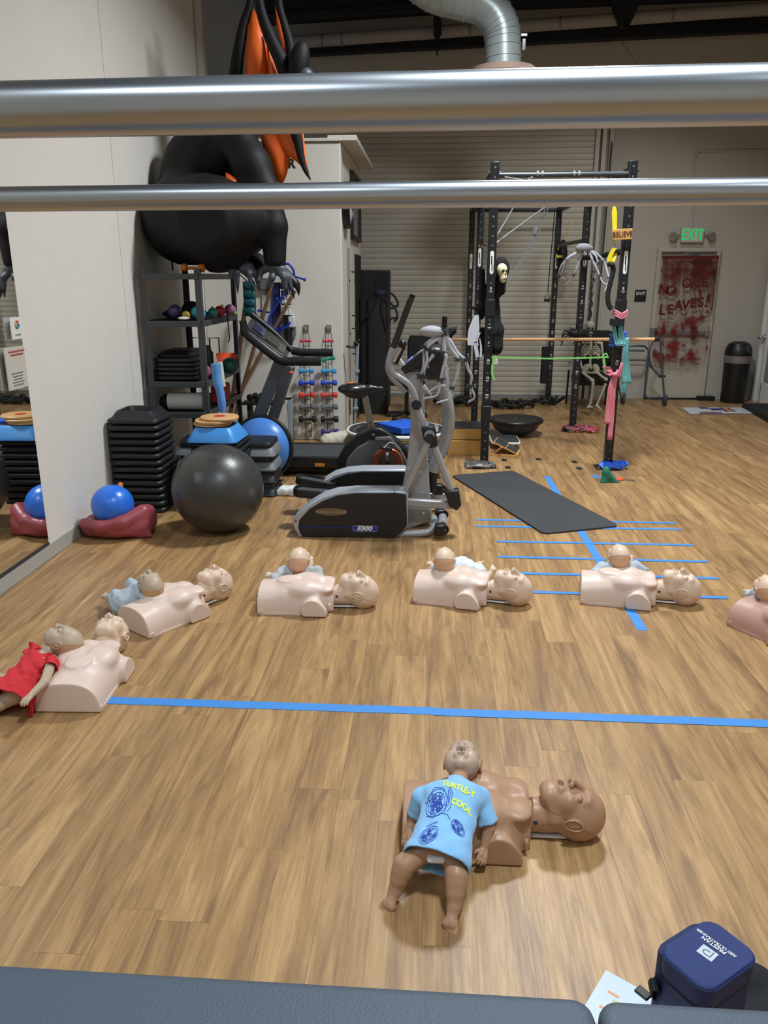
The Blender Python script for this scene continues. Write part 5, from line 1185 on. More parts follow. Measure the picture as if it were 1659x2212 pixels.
obj('pulse_grip', MB().cyl(Zc(1012, 605, 5.40), Zc(1072, 490, 5.40), .019), M['chrome'], t); obj('pulse_grip_back', MB().cyl(Zc(1028, 620, 5.44), Zc(1095, 480, 5.42), .022), M['black'], t); obj('grip_cap', MB().sph(Zc(1090, 465, 5.41), .03), M['black'], t)
obj('reading_rack', MB().add([Zc(1455, 345, 5.7), Zc(1535, 310, 5.7), Zc(1530, 370, 5.7), Zc(1480, 420, 5.7)], [(0, 1, 2, 3)]), M['blackm'], t, solid=.015)
obj('rear_stabiliser', MB().bar((-.85, 5.3, .025), (-.85, 6.05, .025), .06, .05), M['blackm'], t)

# ------------------------------------------------------------------ grey spiders
def fuzz(mb, c, r, n=26):
    for _ in range(n):
        d = Vector((random.gauss(0, 1), random.gauss(0, 1), random.gauss(0, 1))).normalized(); mb.tube([c, c+d*r*random.uniform(.7, 1.5)], [r*.13, r*.03], 4)
    mb.sph(c, r*.45, 10, 6); return mb
M['spid'] = mat('spider_grey', '#9b9ba0', .8, bump=.3, bscale=80); M['spid_d'] = mat('spider_dark_fur', '#3f4247', .9); M['spid_w'] = mat('spider_white', '#b9bcc6', .7)
def spider(label, f, Y, body, legs, r, fz):
    t = thing('spider_decoration', label, 'halloween spider')
    c, (rx, ry, rz2) = body[0], body[1]; c0 = f(*c, Y)
    s = SDF((-rx*1.6, -ry*1.5, -rz2*1.6), (rx*1.6, ry*1.5, rz2*1.6), max(rx/14, .004)); s.ell((0, 0, 0), (rx, ry, rz2), .02).ell((rx*.75, 0, -rz2*.1), (rx*.45, ry*.6, rz2*.55), .02).ell((0, 0, -rz2*1.2), (rx*.9, ry*.7, rz2*.7), .02, 's')
    o = sobj('abdomen', s.mesh(), M['spid'], t); o.location = c0
    mbz = fuzz(MB(), f(c[0]+body[2][0], c[1]+body[2][1], Y-.02), fz*1.3, 40) if len(body) > 2 else None
    if mbz: obj('fur_collar', mbz, M['spid_d'], t)
    for pts, js, dy in legs:
        n_ = len(pts); P_ = [f(*p, Y+dy*(i/(n_-1))-.03*math.sin(PI*i/(n_-1))) for i, p in enumerate(pts)]
        lg = obj('leg', MB().tube(spline(P_, 4), [r*(1-.55*i/(4*(n_-1))) for i in range(4*(n_-1)+1)], 10), M['spid_w'], t)
        for j in js: obj('joint_fur', fuzz(MB(), P_[j], fz), M['spid_d'], lg)
fs = lambda x, y, Y: at(860+x/8.295, 660+y/8.295, Y)
spider('grey spider decoration draped over the elliptical console', fs, 5.32, ((600, 475), (.082, .07, .042), (220, 0)),
   [([(770, 560), (680, 540), (560, 640), (470, 740), (460, 900), (450, 1100), (390, 1260)], (3, 6), .0),
    ([(790, 575), (700, 600), (560, 700), (510, 790), (520, 950), (480, 1130), (460, 1280)], (3, 6), -.05),
    ([(810, 570), (820, 700), (820, 850), (860, 930), (800, 1150), (760, 1330), (700, 1600), (450, 1665)], (2, 5), -.05),
    ([(840, 570), (900, 680), (980, 820), (1080, 970), (1070, 1150), (1020, 1350), (970, 1470), (960, 1650), (690, 1745)], (3, 6), .05),
    ([(850, 565), (940, 650), (1060, 850), (1200, 980), (1260, 1150), (1320, 1280), (1300, 1440), (1370, 1640), (1260, 1730)], (3, 6), .1),
    ([(640, 870), (590, 940), (520, 1040), (540, 1110)], (0,), .05), ([(860, 1080), (850, 1200), (880, 1430), (740, 1440), (560, 1540)], (), .08), ([(450, 1430), (520, 1520), (600, 1610)], (), .05)], .0140, .034)

# ------------------------------------------------------------------ training rig
def R3(x, y, Y): return at(960+x/3.77, 320+y/3.77, Y)
def R4(x, y, Y): return at(960+x/3.77, 680+y/3.77, Y)
def S6(x, y, Y): return at(1180+x/8.295, 500+y/8.295, Y)
def S7(x, y, Y): return at(1180+x/8.295, 680+y/8.295, Y)
def W5(x, y, Y): return at(1340+x/4.254, 440+y/4.254, Y)
XL, XR = .530, 1.728; YR = [7.52, 9.52, 11.66]; HR = 2.76; PW = .076
HOLE = mat('hole_grey', '#62666a', .6)  # mid-grey discs standing for see-through bolt holes
rig = thing('training_rig', 'tall black six-post steel training rig with numbered holes', 'training rig')
z2, z16 = at(1058, 626, YR[0]-.04).z, at(1050, 893, YR[0]-.04).z; dz2 = (z2-z16)/7
for yi, y in enumerate(YR):
    for x in (XL, XR):
        H_ = HR if yi == 0 else 2.70
        po = obj('post', MB().box((x, y, H_/2), (PW, PW, H_)), M['rack'], rig, bevel=.006)
        mb = MB(); z = .10
        while z < H_-.03: mb.cyl((x, y-PW/2-.0012, z), (x, y-PW/2+.003, z), .0085, seg=8); z += dz2/2
        o = obj('bolt_holes', mb, HOLE, po); o['kind'] = 'stuff'
        for k in range(8):
            q = text_mb(str(2+2*k), .028, frame((x, y-PW/2-.0015, z2-k*dz2+.012), (1, 0, 0), (0, 0, 1)), .0006, bold=.0015, sx=1.1)
            q.M = Matrix.Identity(4); q.box((x, y-PW/2-.001, z2-k*dz2-.012), (.034, .002, .004)); 
            if not (yi == 0 and k in (1, 8)): o = obj('hole_number', q, M['white'], po)
        zl = at(1060 if x < 1 else 1342, 567, y).z if yi == 0 else z2+.33
        obj('maker_badge', MB().prism([(a, b) for a, b in rrect(.034, .20, .016)], (x, y-PW/2-.002, zl), (1, 0, 0), (0, 0, 1), (0, .002, 0)), M['white'], po)
        obj('badge_mark', MB().box((x-.002, y-PW/2-.004, zl+.02), (.010, .002, .07)).box((x+.004, y-PW/2-.004, zl-.045), (.008, .002, .05)), M['black'], po)
        if yi == 0:
            obj('splice_sleeve', MB().box((x, y-.002, (at(1055, 647, y).z+at(1055, 683, y).z)/2), (PW+.012, PW+.014, at(1055, 647, y).z-at(1055, 683, y).z)), M['rack'], po, bevel=.004)
            z0_, z1_ = at(1050, 876, y).z, at(1050, 912, y).z
            if x < 1: obj('splice_sleeve', MB().box((x, y-.002, (z0_+z1_)/2), (PW+.016, PW+.014, z0_-z1_)), M['rack'], po, bevel=.004)
            for s_ in (-1, 1): obj('top_bolt', MB().cyl((x-.055, y, HR-.085), (x+.055, y, HR-.085), .009, seg=8), M['chrome'], po)
        obj('base_plate', MB().box((x, y, .005), (.235, .20, .010)), M['rack'], po, bevel=.002)
        for a, b in ((-1, -1), (1, -1), (1, 1), (-1, 1)): obj('anchor_bolt', MB().cyl((x+a*.09, y+b*.07, .01), (x+a*.09, y+b*.07, .024), .012, seg=6), M['chrome'], po)
zc = at(1200, 377, YR[0]).z
pb = obj('pull_up_bar', MB().cyl((XL, YR[0], zc), (XR, YR[0], zc), .022, seg=18), mat('bar_grey', '#4b5459', .35, metal=.5), rig)
for px in (1166, 1245): obj('bar_collar', MB().cyl(at(px, 377, YR[0])-Vector((.03, 0, 0)), at(px, 377, YR[0])-Vector((.012, 0, 0)), .032).cyl(at(px, 377, YR[0])+Vector((.012, 0, 0)), at(px, 377, YR[0])+Vector((.03, 0, 0)), .032), M['grey'], pb)
zb_ = 2.68
obj('rear_bar', MB().cyl((XL, YR[2], zb_), (XR, YR[2], zb_), .024), M['rack'], rig)
for x in (XL, XR):
    obj('top_side_beam', MB().bar((x, YR[0], zb_-.0), (x, YR[1], zb_), .06, .06), M['rack'], rig); obj('top_side_beam', MB().bar((x, YR[1], zb_), (x, YR[2], zb_), .06, .06), M['rack'], rig)
obj('side_bar', MB().cyl((XR, YR[1], R3(1100, 750, YR[1]).z), (XR, YR[2], R3(1100, 750, YR[1]).z+.02), .022), M['rack'], rig)
zs = S6(1120, 360, 7.6).z
sb = obj('padded_side_bar', MB().tube([(XR, YR[0], zs), (XR, 8.0, zs), (XR-.01, 8.6, zs-.02), (XR-.03, YR[1], zs-.01)], .028, 12), M['blackm'], rig)
obj('hook_bracket', MB().box(R4(395, 130, YR[0]-.07), (.05, .08, .05)), M['rack'], rig); obj('hook_bracket', MB().box(R4(1400, 60, YR[0]-.07), (.1, .09, .06)), M['blackm'], rig)
# ropes, straps and handles on the rig
M['rope'] = mat('grey_cord', '#8b8b88', .7); M['cordk'] = mat('dark_cord', '#5c6063', .6)
def rope(label, pts, Y, r, m, f=R3, cat='rope'): return tag(obj('hanging_rope', MB().tube(spline([f(x, y, yy) for x, y, yy in [(p[0], p[1], p[2] if len(p) > 2 else Y) for p in pts]], 5), r, 8), m), label, cat)
rope('pale rope running from the rear bar down to left rig post, lower one', [(835, 470, 9.0), (620, 625, 8.5), (418, 775, 7.6)], 8, .009, M['rope'])
rope('pale rope running steeply down to the left rig post, upper one', [(585, 440, 9), (500, 590, 8.5), (415, 730, 7.6)], 8, .007, M['rope'])
rope('slack white cord looped beneath the front pull-up bar', [(490, 235), (580, 250), (665, 265), (690, 250), (720, 235)], 7.5, .006, M['rope'])
rope('long dark cord slanting across the rig, left strand', [(826, 480, 9.2), (700, 790, 8.6), (400, 1238, 8.0)], 9, .006, M['cordk'])
rope('long dark cord slanting across the rig, right strand', [(848, 480, 9.2), (715, 800, 8.6), (408, 1258, 8.0)], 9, .006, M['cordk'])
tag(obj('rope_buckle', MB().box(R3(738, 675, 8.7), (.045, .03, .08), rotm('Y', R(25)).to_3x3()), M['grey'], bevel=.006), 'small grey buckle on the slanting dark cords', 'buckle')
t = thing('cable_handle', 'black triangular grip handle hanging by the back rig post', 'handle'); p = R3(842, 1160, 10.2)
obj('handle_cord', MB().cyl(p, R3(900, 500, 10.2), .006, seg=6), M['blackm'], t)
obj('handle_strap', MB().tube([p, R3(815, 1235, 10.2), R3(858, 1235, 10.2)], .008, 6, closed=True), M['blackm'], t); obj('handle_grip', MB().cyl(R3(813, 1238, 10.2), R3(860, 1238, 10.2), .018), M['blackm'], t)
t = thing('hanging_bag', 'narrow black strap bag hanging at the back right post', 'bag'); obj('bag_body', MB().box(R4(818, 410, 11.3), (.11, .06, .52)), M['blackm'], t, bevel=.015); obj('bag_hook', MB().tube(spline([R4(825, 300, 11.3), R4(820, 285, 11.3), R4(830, 265, 11.3), R4(838, 160, 11.3)], 4), .007, 6), M['grey'], t)
YW = mat('yellow_strap', '#e0cf1e', .6)
t = thing('suspension_trainer', 'yellow and black suspension strap hanging left of the right post', 'strap')
YS_ = 7.44
obj('upper_strap', MB().ribbon([R3(1383, 440, YS_), R3(1384, 520, YS_), R3(1386, 640, YS_), R3(1382, 770, YS_)], [(.012, 0, 0), (.045, 0, 0), (.04, 0, 0), (.012, 0, 0)], .004), YW, t)
obj('carabiner', MB().tube([R3(1378, 775, YS_), R3(1372, 800, YS_), R3(1385, 812, YS_), R3(1390, 780, YS_)], .005, 6, closed=True), M['chrome'], t)
obj('lower_strap', MB().ribbon([R3(1385, 815, YS_), R3(1362, 850, YS_), R3(1345, 890, YS_), R3(1340, 930, YS_)], (.038, 0, 0), .012), YW, t); obj('foot_loop', MB().ribbon([R3(1392, 860, YS_+.03), R3(1378, 905, YS_), R3(1376, 925, YS_)], (.03, 0, 0), .008), YW, t)
obj('rubber_grip', MB().cyl(R3(1330, 940, YS_), R3(1375, 955, YS_), .022), M['blackm'], t); obj('black_webbing', MB().tube(spline([R3(1370, 950, YS_), R3(1375, 1000, YS_), R3(1350, 1100, YS_), R3(1330, 1200, YS_), R3(1340, 1280, YS_), R3(1365, 1310, YS_)], 4), .014, 8, flat=(1.6, .5)), M['blackm'], t)
t = thing('suspension_trainer', 'dark strap with yellow tabs bundled on the back right post', 'strap'); obj('strap_bundle', MB().sph(R3(960, 880, YR[2]-.12), (.07, .05, .22), 12, 10), M['blackm'], t)
obj('yellow_tab', MB().ribbon([R3(935, 780, YR[2]-.2), R3(925, 830, YR[2]-.2)], (.02, 0, 0), .006), YW, t); obj('yellow_tab', MB().box(R3(937, 882, YR[2]-.2), (.08, .012, .03)), YW, t)
rope('thin yellow chain hanging near the back right post', [(1040, 580), (1030, 640), (1000, 690), (985, 740)], 11.4, .006, YW)
# sign
t = thing('wooden_sign', 'small tan wooden sign reading BELIEVE hung on the right post', 'sign')
P_ = [R3(*p, 7.42) for p in ((1367, 662), (1532, 652), (1530, 742), (1370, 748))]
obj('sign_board', MB().add(P_+[p+Vector((0, .018, 0)) for p in P_], [(3, 2, 1, 0), (4, 5, 6, 7), (0, 1, 5, 4), (1, 2, 6, 5), (2, 3, 7, 6), (3, 0, 4, 7)]), mat('sign_wood', '#c89a55', .6, var=.1, vscale=20), t, bevel=.003)
c = sum(P_, Vector())/4; obj('sign_lettering', text_mb('BELIEVE', .060, frame(c+Vector((0, -.004, 0)), P_[1]-P_[0], (0, 0, 1)), .0008, bold=.0008, sx=.85), mat('brown_ink', '#5a2f1e', .6), t)
# bands
PK = mat('pink_band', '#d97f8e', .55, bump=.2, bscale=60); TL = mat('teal_band', '#5fa3a4', .5); BLB = mat('blue_band', '#2b66d8', .4); GB = mat('green_band', '#7fd16a', .5); TG = mat('teal_green', '#1f7a63', .45)
YB_ = 7.44
o = tag(obj('resistance_band', MB().ribbon([R4(385, 345, YB_), R4(600, 352, YB_), R4(860, 357, YB_), R4(1100, 353, YB_), R4(1338, 345, YB_)], (0, 0, .014), .005), GB), 'lime green band stretched between the two front rig posts', 'band')
obj('band_tail', MB().ribbon([R4(388, 348, YB_), R4(404, 360, YB_), R4(390, 420, YB_), R4(388, 480, YB_), R4(408, 535, YB_)], (.02, 0, .0), .004), GB, o)
obj('band_tail', MB().tube(spline([R4(1280, 350, YB_), R4(1300, 325, YB_), R4(1320, 318, YB_), R4(1325, 335, YB_), R4(1295, 355, YB_)], 5), .006, 6), GB, o)
obj('band_tail', MB().ribbon([R4(1300, 350, YB_), R4(1305, 400, YB_), R4(1312, 470, YB_)], (.015, 0, 0), .004), GB, o)
def fold_ribbon(pts, w_, wob=.012, n=5, Y=YB_):
    q = spline([R4(x, y, Y) for x, y in pts], n); return q
def cloth(label, pieces, m, cat='band'):
    t = thing('resistance_band', label, cat)
    for pts, w0, w1 in pieces:
        q = spline([R4(x, y, YB_-.01*(i % 2)) for i, (x, y) in enumerate(pts)], 6); n_ = len(q); rows = []
        mb = MB(); K = 8; vs = []
        for i, p in enumerate(q):
            w_ = w0+(w1-w0)*i/(n_-1)
            for k in range(K+1): vs.append(p+Vector((w_*(k/K-.5), .0035*math.sin(k*1.6+i*.22), 0)))
        mb.add(vs, [(i*(K+1)+k, i*(K+1)+k+1, (i+1)*(K+1)+k+1, (i+1)*(K+1)+k) for i in range(n_-1) for k in range(K)])
        obj('band_strip', mb, m, t, solid=.004)
    return t
t = cloth('light pink band knotted around the front right rig post', [([(1395, 480), (1375, 620), (1365, 800), (1345, 1020)], .05, .045), ([(1385, 480), (1350, 600), (1335, 760), (1325, 890)], .03, .055), ([(1390, 490), (1355, 470), (1330, 440), (1316, 425)], .03, .075), ([(1445, 390), (1435, 440), (1428, 510)], .02, .045)], PK)
obj('band_knot', MB().sph(R4(1388, 486, YB_-.03), (.03, .02, .02)), PK, t); obj('band_loop', MB().tube([R4(1305, 470, YB_+.02), R4(1350, 492, YB_-.01), R4(1405, 470, YB_-.01), R4(1410, 455, YB_+.03), R4(1400, 450, YB_+.14), R4(1320, 450, YB_+.14)], .012, 8, closed=True), PK, t)
t = thing('resistance_band', 'pink band wrapped around the right post above the teal band', 'band')
for dz in (0, .022, .04): obj('band_loop', MB().tube([(XR-.05, 7.47, R4(1400, 5, 7.5).z+dz), (XR, 7.455, R4(1400, 12, 7.5).z+dz-.02), (XR+.05, 7.47, R4(1400, 3, 7.5).z+dz), (XR+.05, 7.57, R4(1400, 3, 7.5).z+dz), (XR-.05, 7.57, R4(1400, 3, 7.5).z+dz)], .011, 8, closed=True), PK, t)
cloth('long teal band looped over hook and hanging at the right post', [([(1375, 45), (1385, 130), (1400, 220), (1420, 250)], .03, .05), ([(1440, 50), (1435, 130), (1445, 200), (1440, 245)], .03, .075), ([(1400, 235), (1440, 252), (1470, 235)], .04, .05), ([(1490, 185), (1478, 300), (1478, 420), (1486, 560)], .035, .085), ([(1478, 500), (1465, 580), (1455, 640)], .04, .05)], TL)
t = thing('resistance_band', 'blue band bound around right post where wooden pole crosses', 'band')
for dz in (-.05, -.02, .01, .04): obj('band_loop', MB().tube([(XR-.052, 7.47, at(1320, 733, 7.5).z+dz), (XR+.052, 7.47, at(1320, 733, 7.5).z+dz+.02), (XR+.052, 7.60, at(1320, 733, 7.5).z+dz), (XR-.052, 7.60, at(1320, 733, 7.5).z+dz-.01)], .016, 8, closed=True), BLB, t)
def heap(label, c, r, m, seed, n=16, stuff=None, name='resistance_band'):
    random.seed(seed); t = thing(name, label, 'band', c)
    for k in range(n):
        a0 = random.uniform(0, 2*PI); L_ = random.uniform(.5, 1.0)
        pts = [Vector((r[0]*L_*math.cos(a0+q*.7)*(1-.15*q*(k % 2)), r[1]*L_*math.sin(a0+q*.7), r[2]*(.25+.75*abs(math.sin(q*1.9+k))))) for q in range(5)]
        obj('band_fold', MB().ribbon(spline(pts, 4), (0, 0.0, .045) if k % 2 else (.03, .02, .02), .003), m if not stuff or k % 3 else stuff, t)
    return t
heap('crumpled bright blue band around foot of front right post', (XR+.04, 7.47, .012), (.15, .08, .05), BLB, 4, 18, None)
heap('crumpled grey band around the foot of front left post', (XL-.07, 7.44, .012), (.17, .06, .035), mat('grey_band', '#7c7f80', .4), 5, 14)
heap('black and pink band heap at foot of middle right post', (XR+.02, 9.40, .012), (.19, .10, .05), mat('black_band', '#222426', .5), 6, 16, mat('pink_band_d', '#c75f70', .5))
heap('pink band bunch lying right of the black and pink heap', (XR+.22, 9.32, .005), (.08, .06, .05), bpy.data.materials['pink_band_d'], 8, 9)
t = tag(obj('resistance_band', MB().ribbon(spline([gd(1300, 1042, .0), gd(1303, 1036, .04), gd(1304, 1025, .10), gd(1308, 1018, .13), gd(1313, 1030, .08), gd(1322, 1042, .01)], 5), (.05, -.03, 0), .003), TG), 'dark green band standing like a cone below the right post', 'band')
s = SDF((-.12, -.06, -.01), (.14, .06, .16), .005); s.cap((-.03, 0, 0), (-.02, 0, .13), .035, .02, k=.02).cap((-.02, 0, .1), (.08, 0, .0), .03, .02, k=.03).cap((-.05, 0, .0), (.1, 0, .0), .012, k=.02).plane((0, 0, .001), (0, 0, -1))
bpy.data.objects.remove(t); o = sobj('resistance_band', s.mesh(), TG); tag(o, 'dark green folded band standing like a cone below the right post', 'band'); o.location = gd(1312, 1042)
t = thing('scissors', 'orange-handled scissors lying on the floor near the post', 'scissors', gd(1342, 1037), R(-15)); og = mat('orange_plastic', '#e2582a', .4)
for s_ in (-1, 1): obj('finger_loop', MB().tube([(-.03+.045*math.cos(a), s_*.022+.018*math.sin(a), .008) for a in [2*PI*k/18 for k in range(18)]], .006, 6, closed=True), og, t)
obj('blade', MB().bar((.01, -.004, .006), (.12, -.012, .006), .014, .003), M['chrome'], t); obj('blade', MB().bar((.01, .004, .008), (.12, .0, .008), .014, .003), M['chrome'], t)
# wooden pole, walking frame
a, b = at(978, 733.5, 9.30), at(1416, 733, 7.66)
o = thing('wooden_pole', 'long pale wooden pole tied across the rig posts', 'pole'); obj('pole_shaft', MB().cyl(a, b, .0165, seg=16), mat('pole_wood', '#dcb083', .4), o); obj('pole_cap', MB().cyl(b, b+(b-a).normalized()*.03, .02), M['blackm'], o)
t = thing('walking_frame', 'blue-grey tubular walking frame with wheels by the exit door', 'walker'); bt_ = mat('walker_tube', '#4d5d6b', .4, metal=.4)
def tb(pts, Y, nm='frame_tube', r=.0135): return obj(nm, MB().tube(spline([W5(x, y, Y if len(p_) < 3 else p_[2]) for p_ in pts for x, y in [(p_[0], p_[1])]], 5), r, 10), bt_, t)
tb([(365, 1240), (385, 1520), (405, 1800)], 11.45); tb([(365, 1245), (300, 1270), (275, 1330), (268, 1420), (300, 1520), (372, 1590)], 11.5); tb([(20, 1308, 11.6), (190, 1306, 11.6), (240, 1325), (262, 1380), (240, 1560), (218, 1770)], 12.0)
tb([(-30, 1350), (100, 1350), (225, 1352)], 12.0); tb([(210, 1785), (420, 1783)], 11.98, r=.012); tb([(262, 1480), (375, 1595)], 11.7); tb([(-70, 1240, 11.5), (-50, 1500, 11.55), (10, 1790, 11.6)], 11.6); tb([(60, 1440), (240, 1440)], 12.1, r=.008)
for (x, y, Y) in ((405, 1835, 11.45), (22, 1810, 11.6)):
    c = W5(x, y, Y); c.z = max(c.z, .055); w0 = obj('wheel', MB().lathe([(.02, -.014), (.052, -.014), (.055, 0), (.052, .014), (.02, .014)], c, (1, .2, 0), 20), M['dgrey'], t); obj('wheel_fork', MB().box(c+Vector((.015, 0, .06)), (.04, .035, .09)), bt_, w0, bevel=.005)
obj('leg_clamp', MB().cyl(W5(352, 1585, 11.5), W5(412, 1585, 11.5), .015), M['blackm'], t); obj('leg_clamp', MB().box(W5(228, 1765, 11.98), (.05, .05, .05)), bt_, t, bevel=.01)
# half dome black, plyo box, boards
t = thing('half_dome_trainer', 'black half dome balance trainer lying platform side up', 'balance trainer', (1.0, 9.16, 0))
obj('platform', MB().lathe([(0, .19), (.27, .188), (.315, .196), (.322, .185), (.318, .160), (.29, .150), (0, .15)], seg=56), M['black'], t)
obj('dome', MB().lathe([(.0, 0.0), (.10, .004), (.19, .035), (.26, .09), (.29, .155)], seg=56), mat('navy_dome', '#252b3d', .4), t)
obj('air_plug', MB().cyl((0, 0, .186), (0, 0, .197), .012), M['grey'], t)
for s_ in (-1, 1): obj('grip_slot', MB().box((s_*.26, 0, .193), (.03, .07, .006)), M['blackm'], t)
X1 = .56
t = thing('plyo_box', 'two-drawer light wood box with dark mat on top', 'wooden box'); zt_ = .275
pw = mat('birch_ply', '#c79a58', .5, var=.1, vscale=14)
obj('lower_body', MB().box((.37, 8.22, .075), (.38, .40, .15)), pw, t, bevel=.005); obj('upper_body', MB().box((.37, 8.24, .215), (.37, .36, .118)), pw, t, bevel=.005)
obj('shadow_gap', MB().box((.37, 8.24, .153), (.34, .34, .01)), M['blackm'], t); obj('top_mat', MB().box((.37, 8.24, .279), (.375, .37, .012)), M['dgrey'], t, bevel=.003)
def RB(x, y, z=0): return gd(960+x/7.54, 860+y/7.54, z)
t = thing('wobble_board', 'white-edged black rocker board lying before the half dome', 'balance board', (0, 0, 0))
z = .075; Q = [RB(730, 735, z), RB(1250, 735, z), RB(1185, 600, z), RB(745, 600, z)]
c = sum(Q, Vector())/4; w_, d_ = (Q[1]-Q[0]).length*.92, (Q[3]-Q[0]).length*.95
obj('board', MB(Matrix.Translation(c)).loft([[Vector((x, y, zz)) for x, y in rrect(w_*k, d_*k, .05)] for k, zz in ((.98, -.018), (1, -.012), (1, .0), (.98, .004))]), M['white'], t)
obj('board_pad', MB(Matrix.Translation(c)).loft([[Vector((x, y, zz)) for x, y in rrect(w_*.93, d_*.92, .045)] for zz in (.003, .008)]), M['dgrey'], t); obj('rocker', MB().cyl((c.x, c.y-d_*.35, .035), (c.x, c.y+d_*.35, .035), .035), M['blackm'], t)
t = thing('slant_board', 'wooden slant board with grey grip propped open on floor', 'slant board')
A, B_, C_, D_ = RB(800, 710, .145), RB(1175, 905, .012), RB(1232, 825, .012), RB(868, 635, .145)
nn = (B_-A).cross(D_-A).normalized(); nn = nn if nn.z > 0 else -nn
obj('tilt_board', MB().add([A, B_, C_, D_]+[p-nn*.014 for p in (A, B_, C_, D_)], [(0, 1, 2, 3), (7, 6, 5, 4), (0, 4, 5, 1), (1, 5, 6, 2), (2, 6, 7, 3), (3, 7, 4, 0)]), pw, t)
for u0, u1 in ((.03, .5), (.54, .97)):
    q = [A.lerp(B_, u).lerp(D_.lerp(C_, u), v)+nn*.003 for u, v in ((u0, .06), (u1, .06), (u1, .94), (u0, .94))]; obj('grip_pad', MB().add(q+[p-nn*.003 for p in q], [(0, 1, 2, 3), (7, 6, 5, 4), (0, 4, 5, 1), (1, 5, 6, 2), (2, 6, 7, 3), (3, 7, 4, 0)]), M['dgrey'], t)
obj('base_frame', MB().bar(RB(748, 915, .01), RB(1170, 945, .01), .022, .016).bar(RB(1170, 945, .01), RB(1225, 855, .01), .022, .016), pw, t); obj('base_frame', MB().bar(RB(830, 830, .01), RB(1220, 850, .01), .022, .016), pw, t)
obj('prop_strut', MB().bar(RB(800, 905, .015), RB(930, 800, .10), .02, .014), pw, t)
# mat
t = thing('yoga_mat', 'long black exercise mat lying diagonally across the blue tape', 'mat')
A, B_, C_, D_ = gd(976, 1030, .012), gd(1172, 1152, .012), gd(1340, 1136, .012), gd(1106, 1014, .012)
cx = (A+B_+C_+D_)/4; u = ((B_-A)+(C_-D_)).normalized(); L_ = ((B_-A).length+(C_-D_).length)/2; W_ = ((D_-A).length+(C_-B_).length)/2*.96
v = Vector((-u.y, u.x, 0)); Q = frame((cx.x, cx.y, 0), u, v)
obj('mat_sheet', MB(Q).loft([[Vector((x, y, zz)) for x, y in rrect(L_*k, W_, .05, 8)] for k, zz in ((1, .002), (1, .014), (.997, .016))]), mat('mat_foam', '#36393c', .7, bump=.5, bscale=300, var=.12, vscale=3), t)
for s_ in (-1, 1): obj('eyelet', MB(Q).lathe([(.006, .0162), (.014, .0162), (.014, .0185), (.006, .0185)], (-L_/2+.05, s_*(W_/2-.05), 0)), mat('brass', '#b59b4a', .3, metal=1), t)
# battle ropes
def coil(label, pts, seed, n, rr, Y):
    random.seed(seed); q = []
    for k in range(n):
        a0 = k*.55; x = pts[0]+(pts[1]-pts[0])*(.5+.5*math.sin(k*.37+seed)); c = gd(x, Y); q.append(Vector((c.x+rr*math.cos(a0)*random.uniform(.7, 1.2), c.y+rr*.7*math.sin(a0), .03+.045*random.random()*(2 if k % 3 == 0 else 1))))
    return tag(obj('battle_rope', MB().tube(spline(q, 5), .024, 8), mat('black_rope%d' % seed, '#131315', .6, var=.6, vscale=50)), label, 'rope', None)
coil('heavy black battle rope heaped behind the half dome trainer', (1075, 1130), 1, 60, .16, 882); coil('black battle rope coil around foot of back right post', (1170, 1195), 2, 24, .14, 874); coil('black battle rope coil behind the elliptical trainer', (965, 1010), 3, 34, .16, 876)
# skeleton on chair
ck = thing('skeleton_chair', 'black padded armchair under the seated skeleton', 'chair'); YC = 11.25
obj('seat', MB().loft([[Vector((x, y, zz))+Vector((S7(820, 1195, YC).x, YC+.05, 0)) for x, y in rrect(.50*k, .50*k, .06)] for k, zz in ((.95, .34), (1, .36), (1, .45), (.96, .48))]), M['blackm'], ck)
obj('backrest', MB().loft([[Vector((x+S7(870, 800, YC+.3).x, YC+.30+dy, zz)) for x, dy in rrect(.52*k, .09, .04)] for k, zz in ((.9, .50), (1, .55), (1, .95), (.9, 1.03), (.7, 1.06))]), M['blackm'], ck)
xs_ = S7(560, 1200, YC).x; xe_ = S7(1080, 1200, YC).x
for x, mm in ((xs_-.09, 'silver'), (xe_+.07, 'black')):
    obj('arm_leg', MB().tube(spline([(x, YC-.22, .02), (x-.0, YC-.2, .3), (x, YC-.15, .60), (x, YC+.05, .64), (x, YC+.28, .60)], 5), .013, 10), M[mm], ck)
    obj('leg', MB().cyl((x, YC+.30, .0), (x, YC+.25, .5), .014), M['black'], ck)
sk = thing('skeleton', 'white plastic skeleton sitting on the black chair', 'skeleton'); M['bone'] = mat('bone', '#b9b4a2', .6)
h = .006; YSk = 11.05
Pk = lambda x, y, dy=0: S7(x, y, YSk+dy)
lo_ = Pk(560, 1750); hi_ = Pk(1150, 200)
s = SDF((lo_.x-.05, YSk-.55, 0), (hi_.x+.08, YSk+.25, hi_.z+.16), h)
c = Pk(780, 262, .0); c_sk = c.copy(); s.ell(c+Vector((0, .02, .045)), (.066, .08, .07), .01).ell(c+Vector((0, -.03, -.05)), (.045, .045, .05), .02)
for q in (-1, 1): s.ell(c+Vector((q*.026, -.068, .012)), (.018, .03, .017), .004, 's')
s.ell(c+Vector((0, -.085, -.018)), (.010, .03, .014), .003, 's').cap(c+Vector((-.025, -.08, -.055)), c+Vector((.025, -.08, -.055)), .004, k=.003, op='s')
P = lambda x, y, dy=0: Vector(Pk(x, y, dy))
s.chain([P(780, 330, .05), P(790, 450, .07), P(795, 600, .09), P(790, 760, .08), P(785, 880, .05), P(800, 960, .03)], [.017]*6, k=.006)
s.cap(P(640, 500, .03), P(930, 500, .03), .010, k=.006).cap(P(800, 490, -.06), P(800, 600, -.08), .013, k=.004)
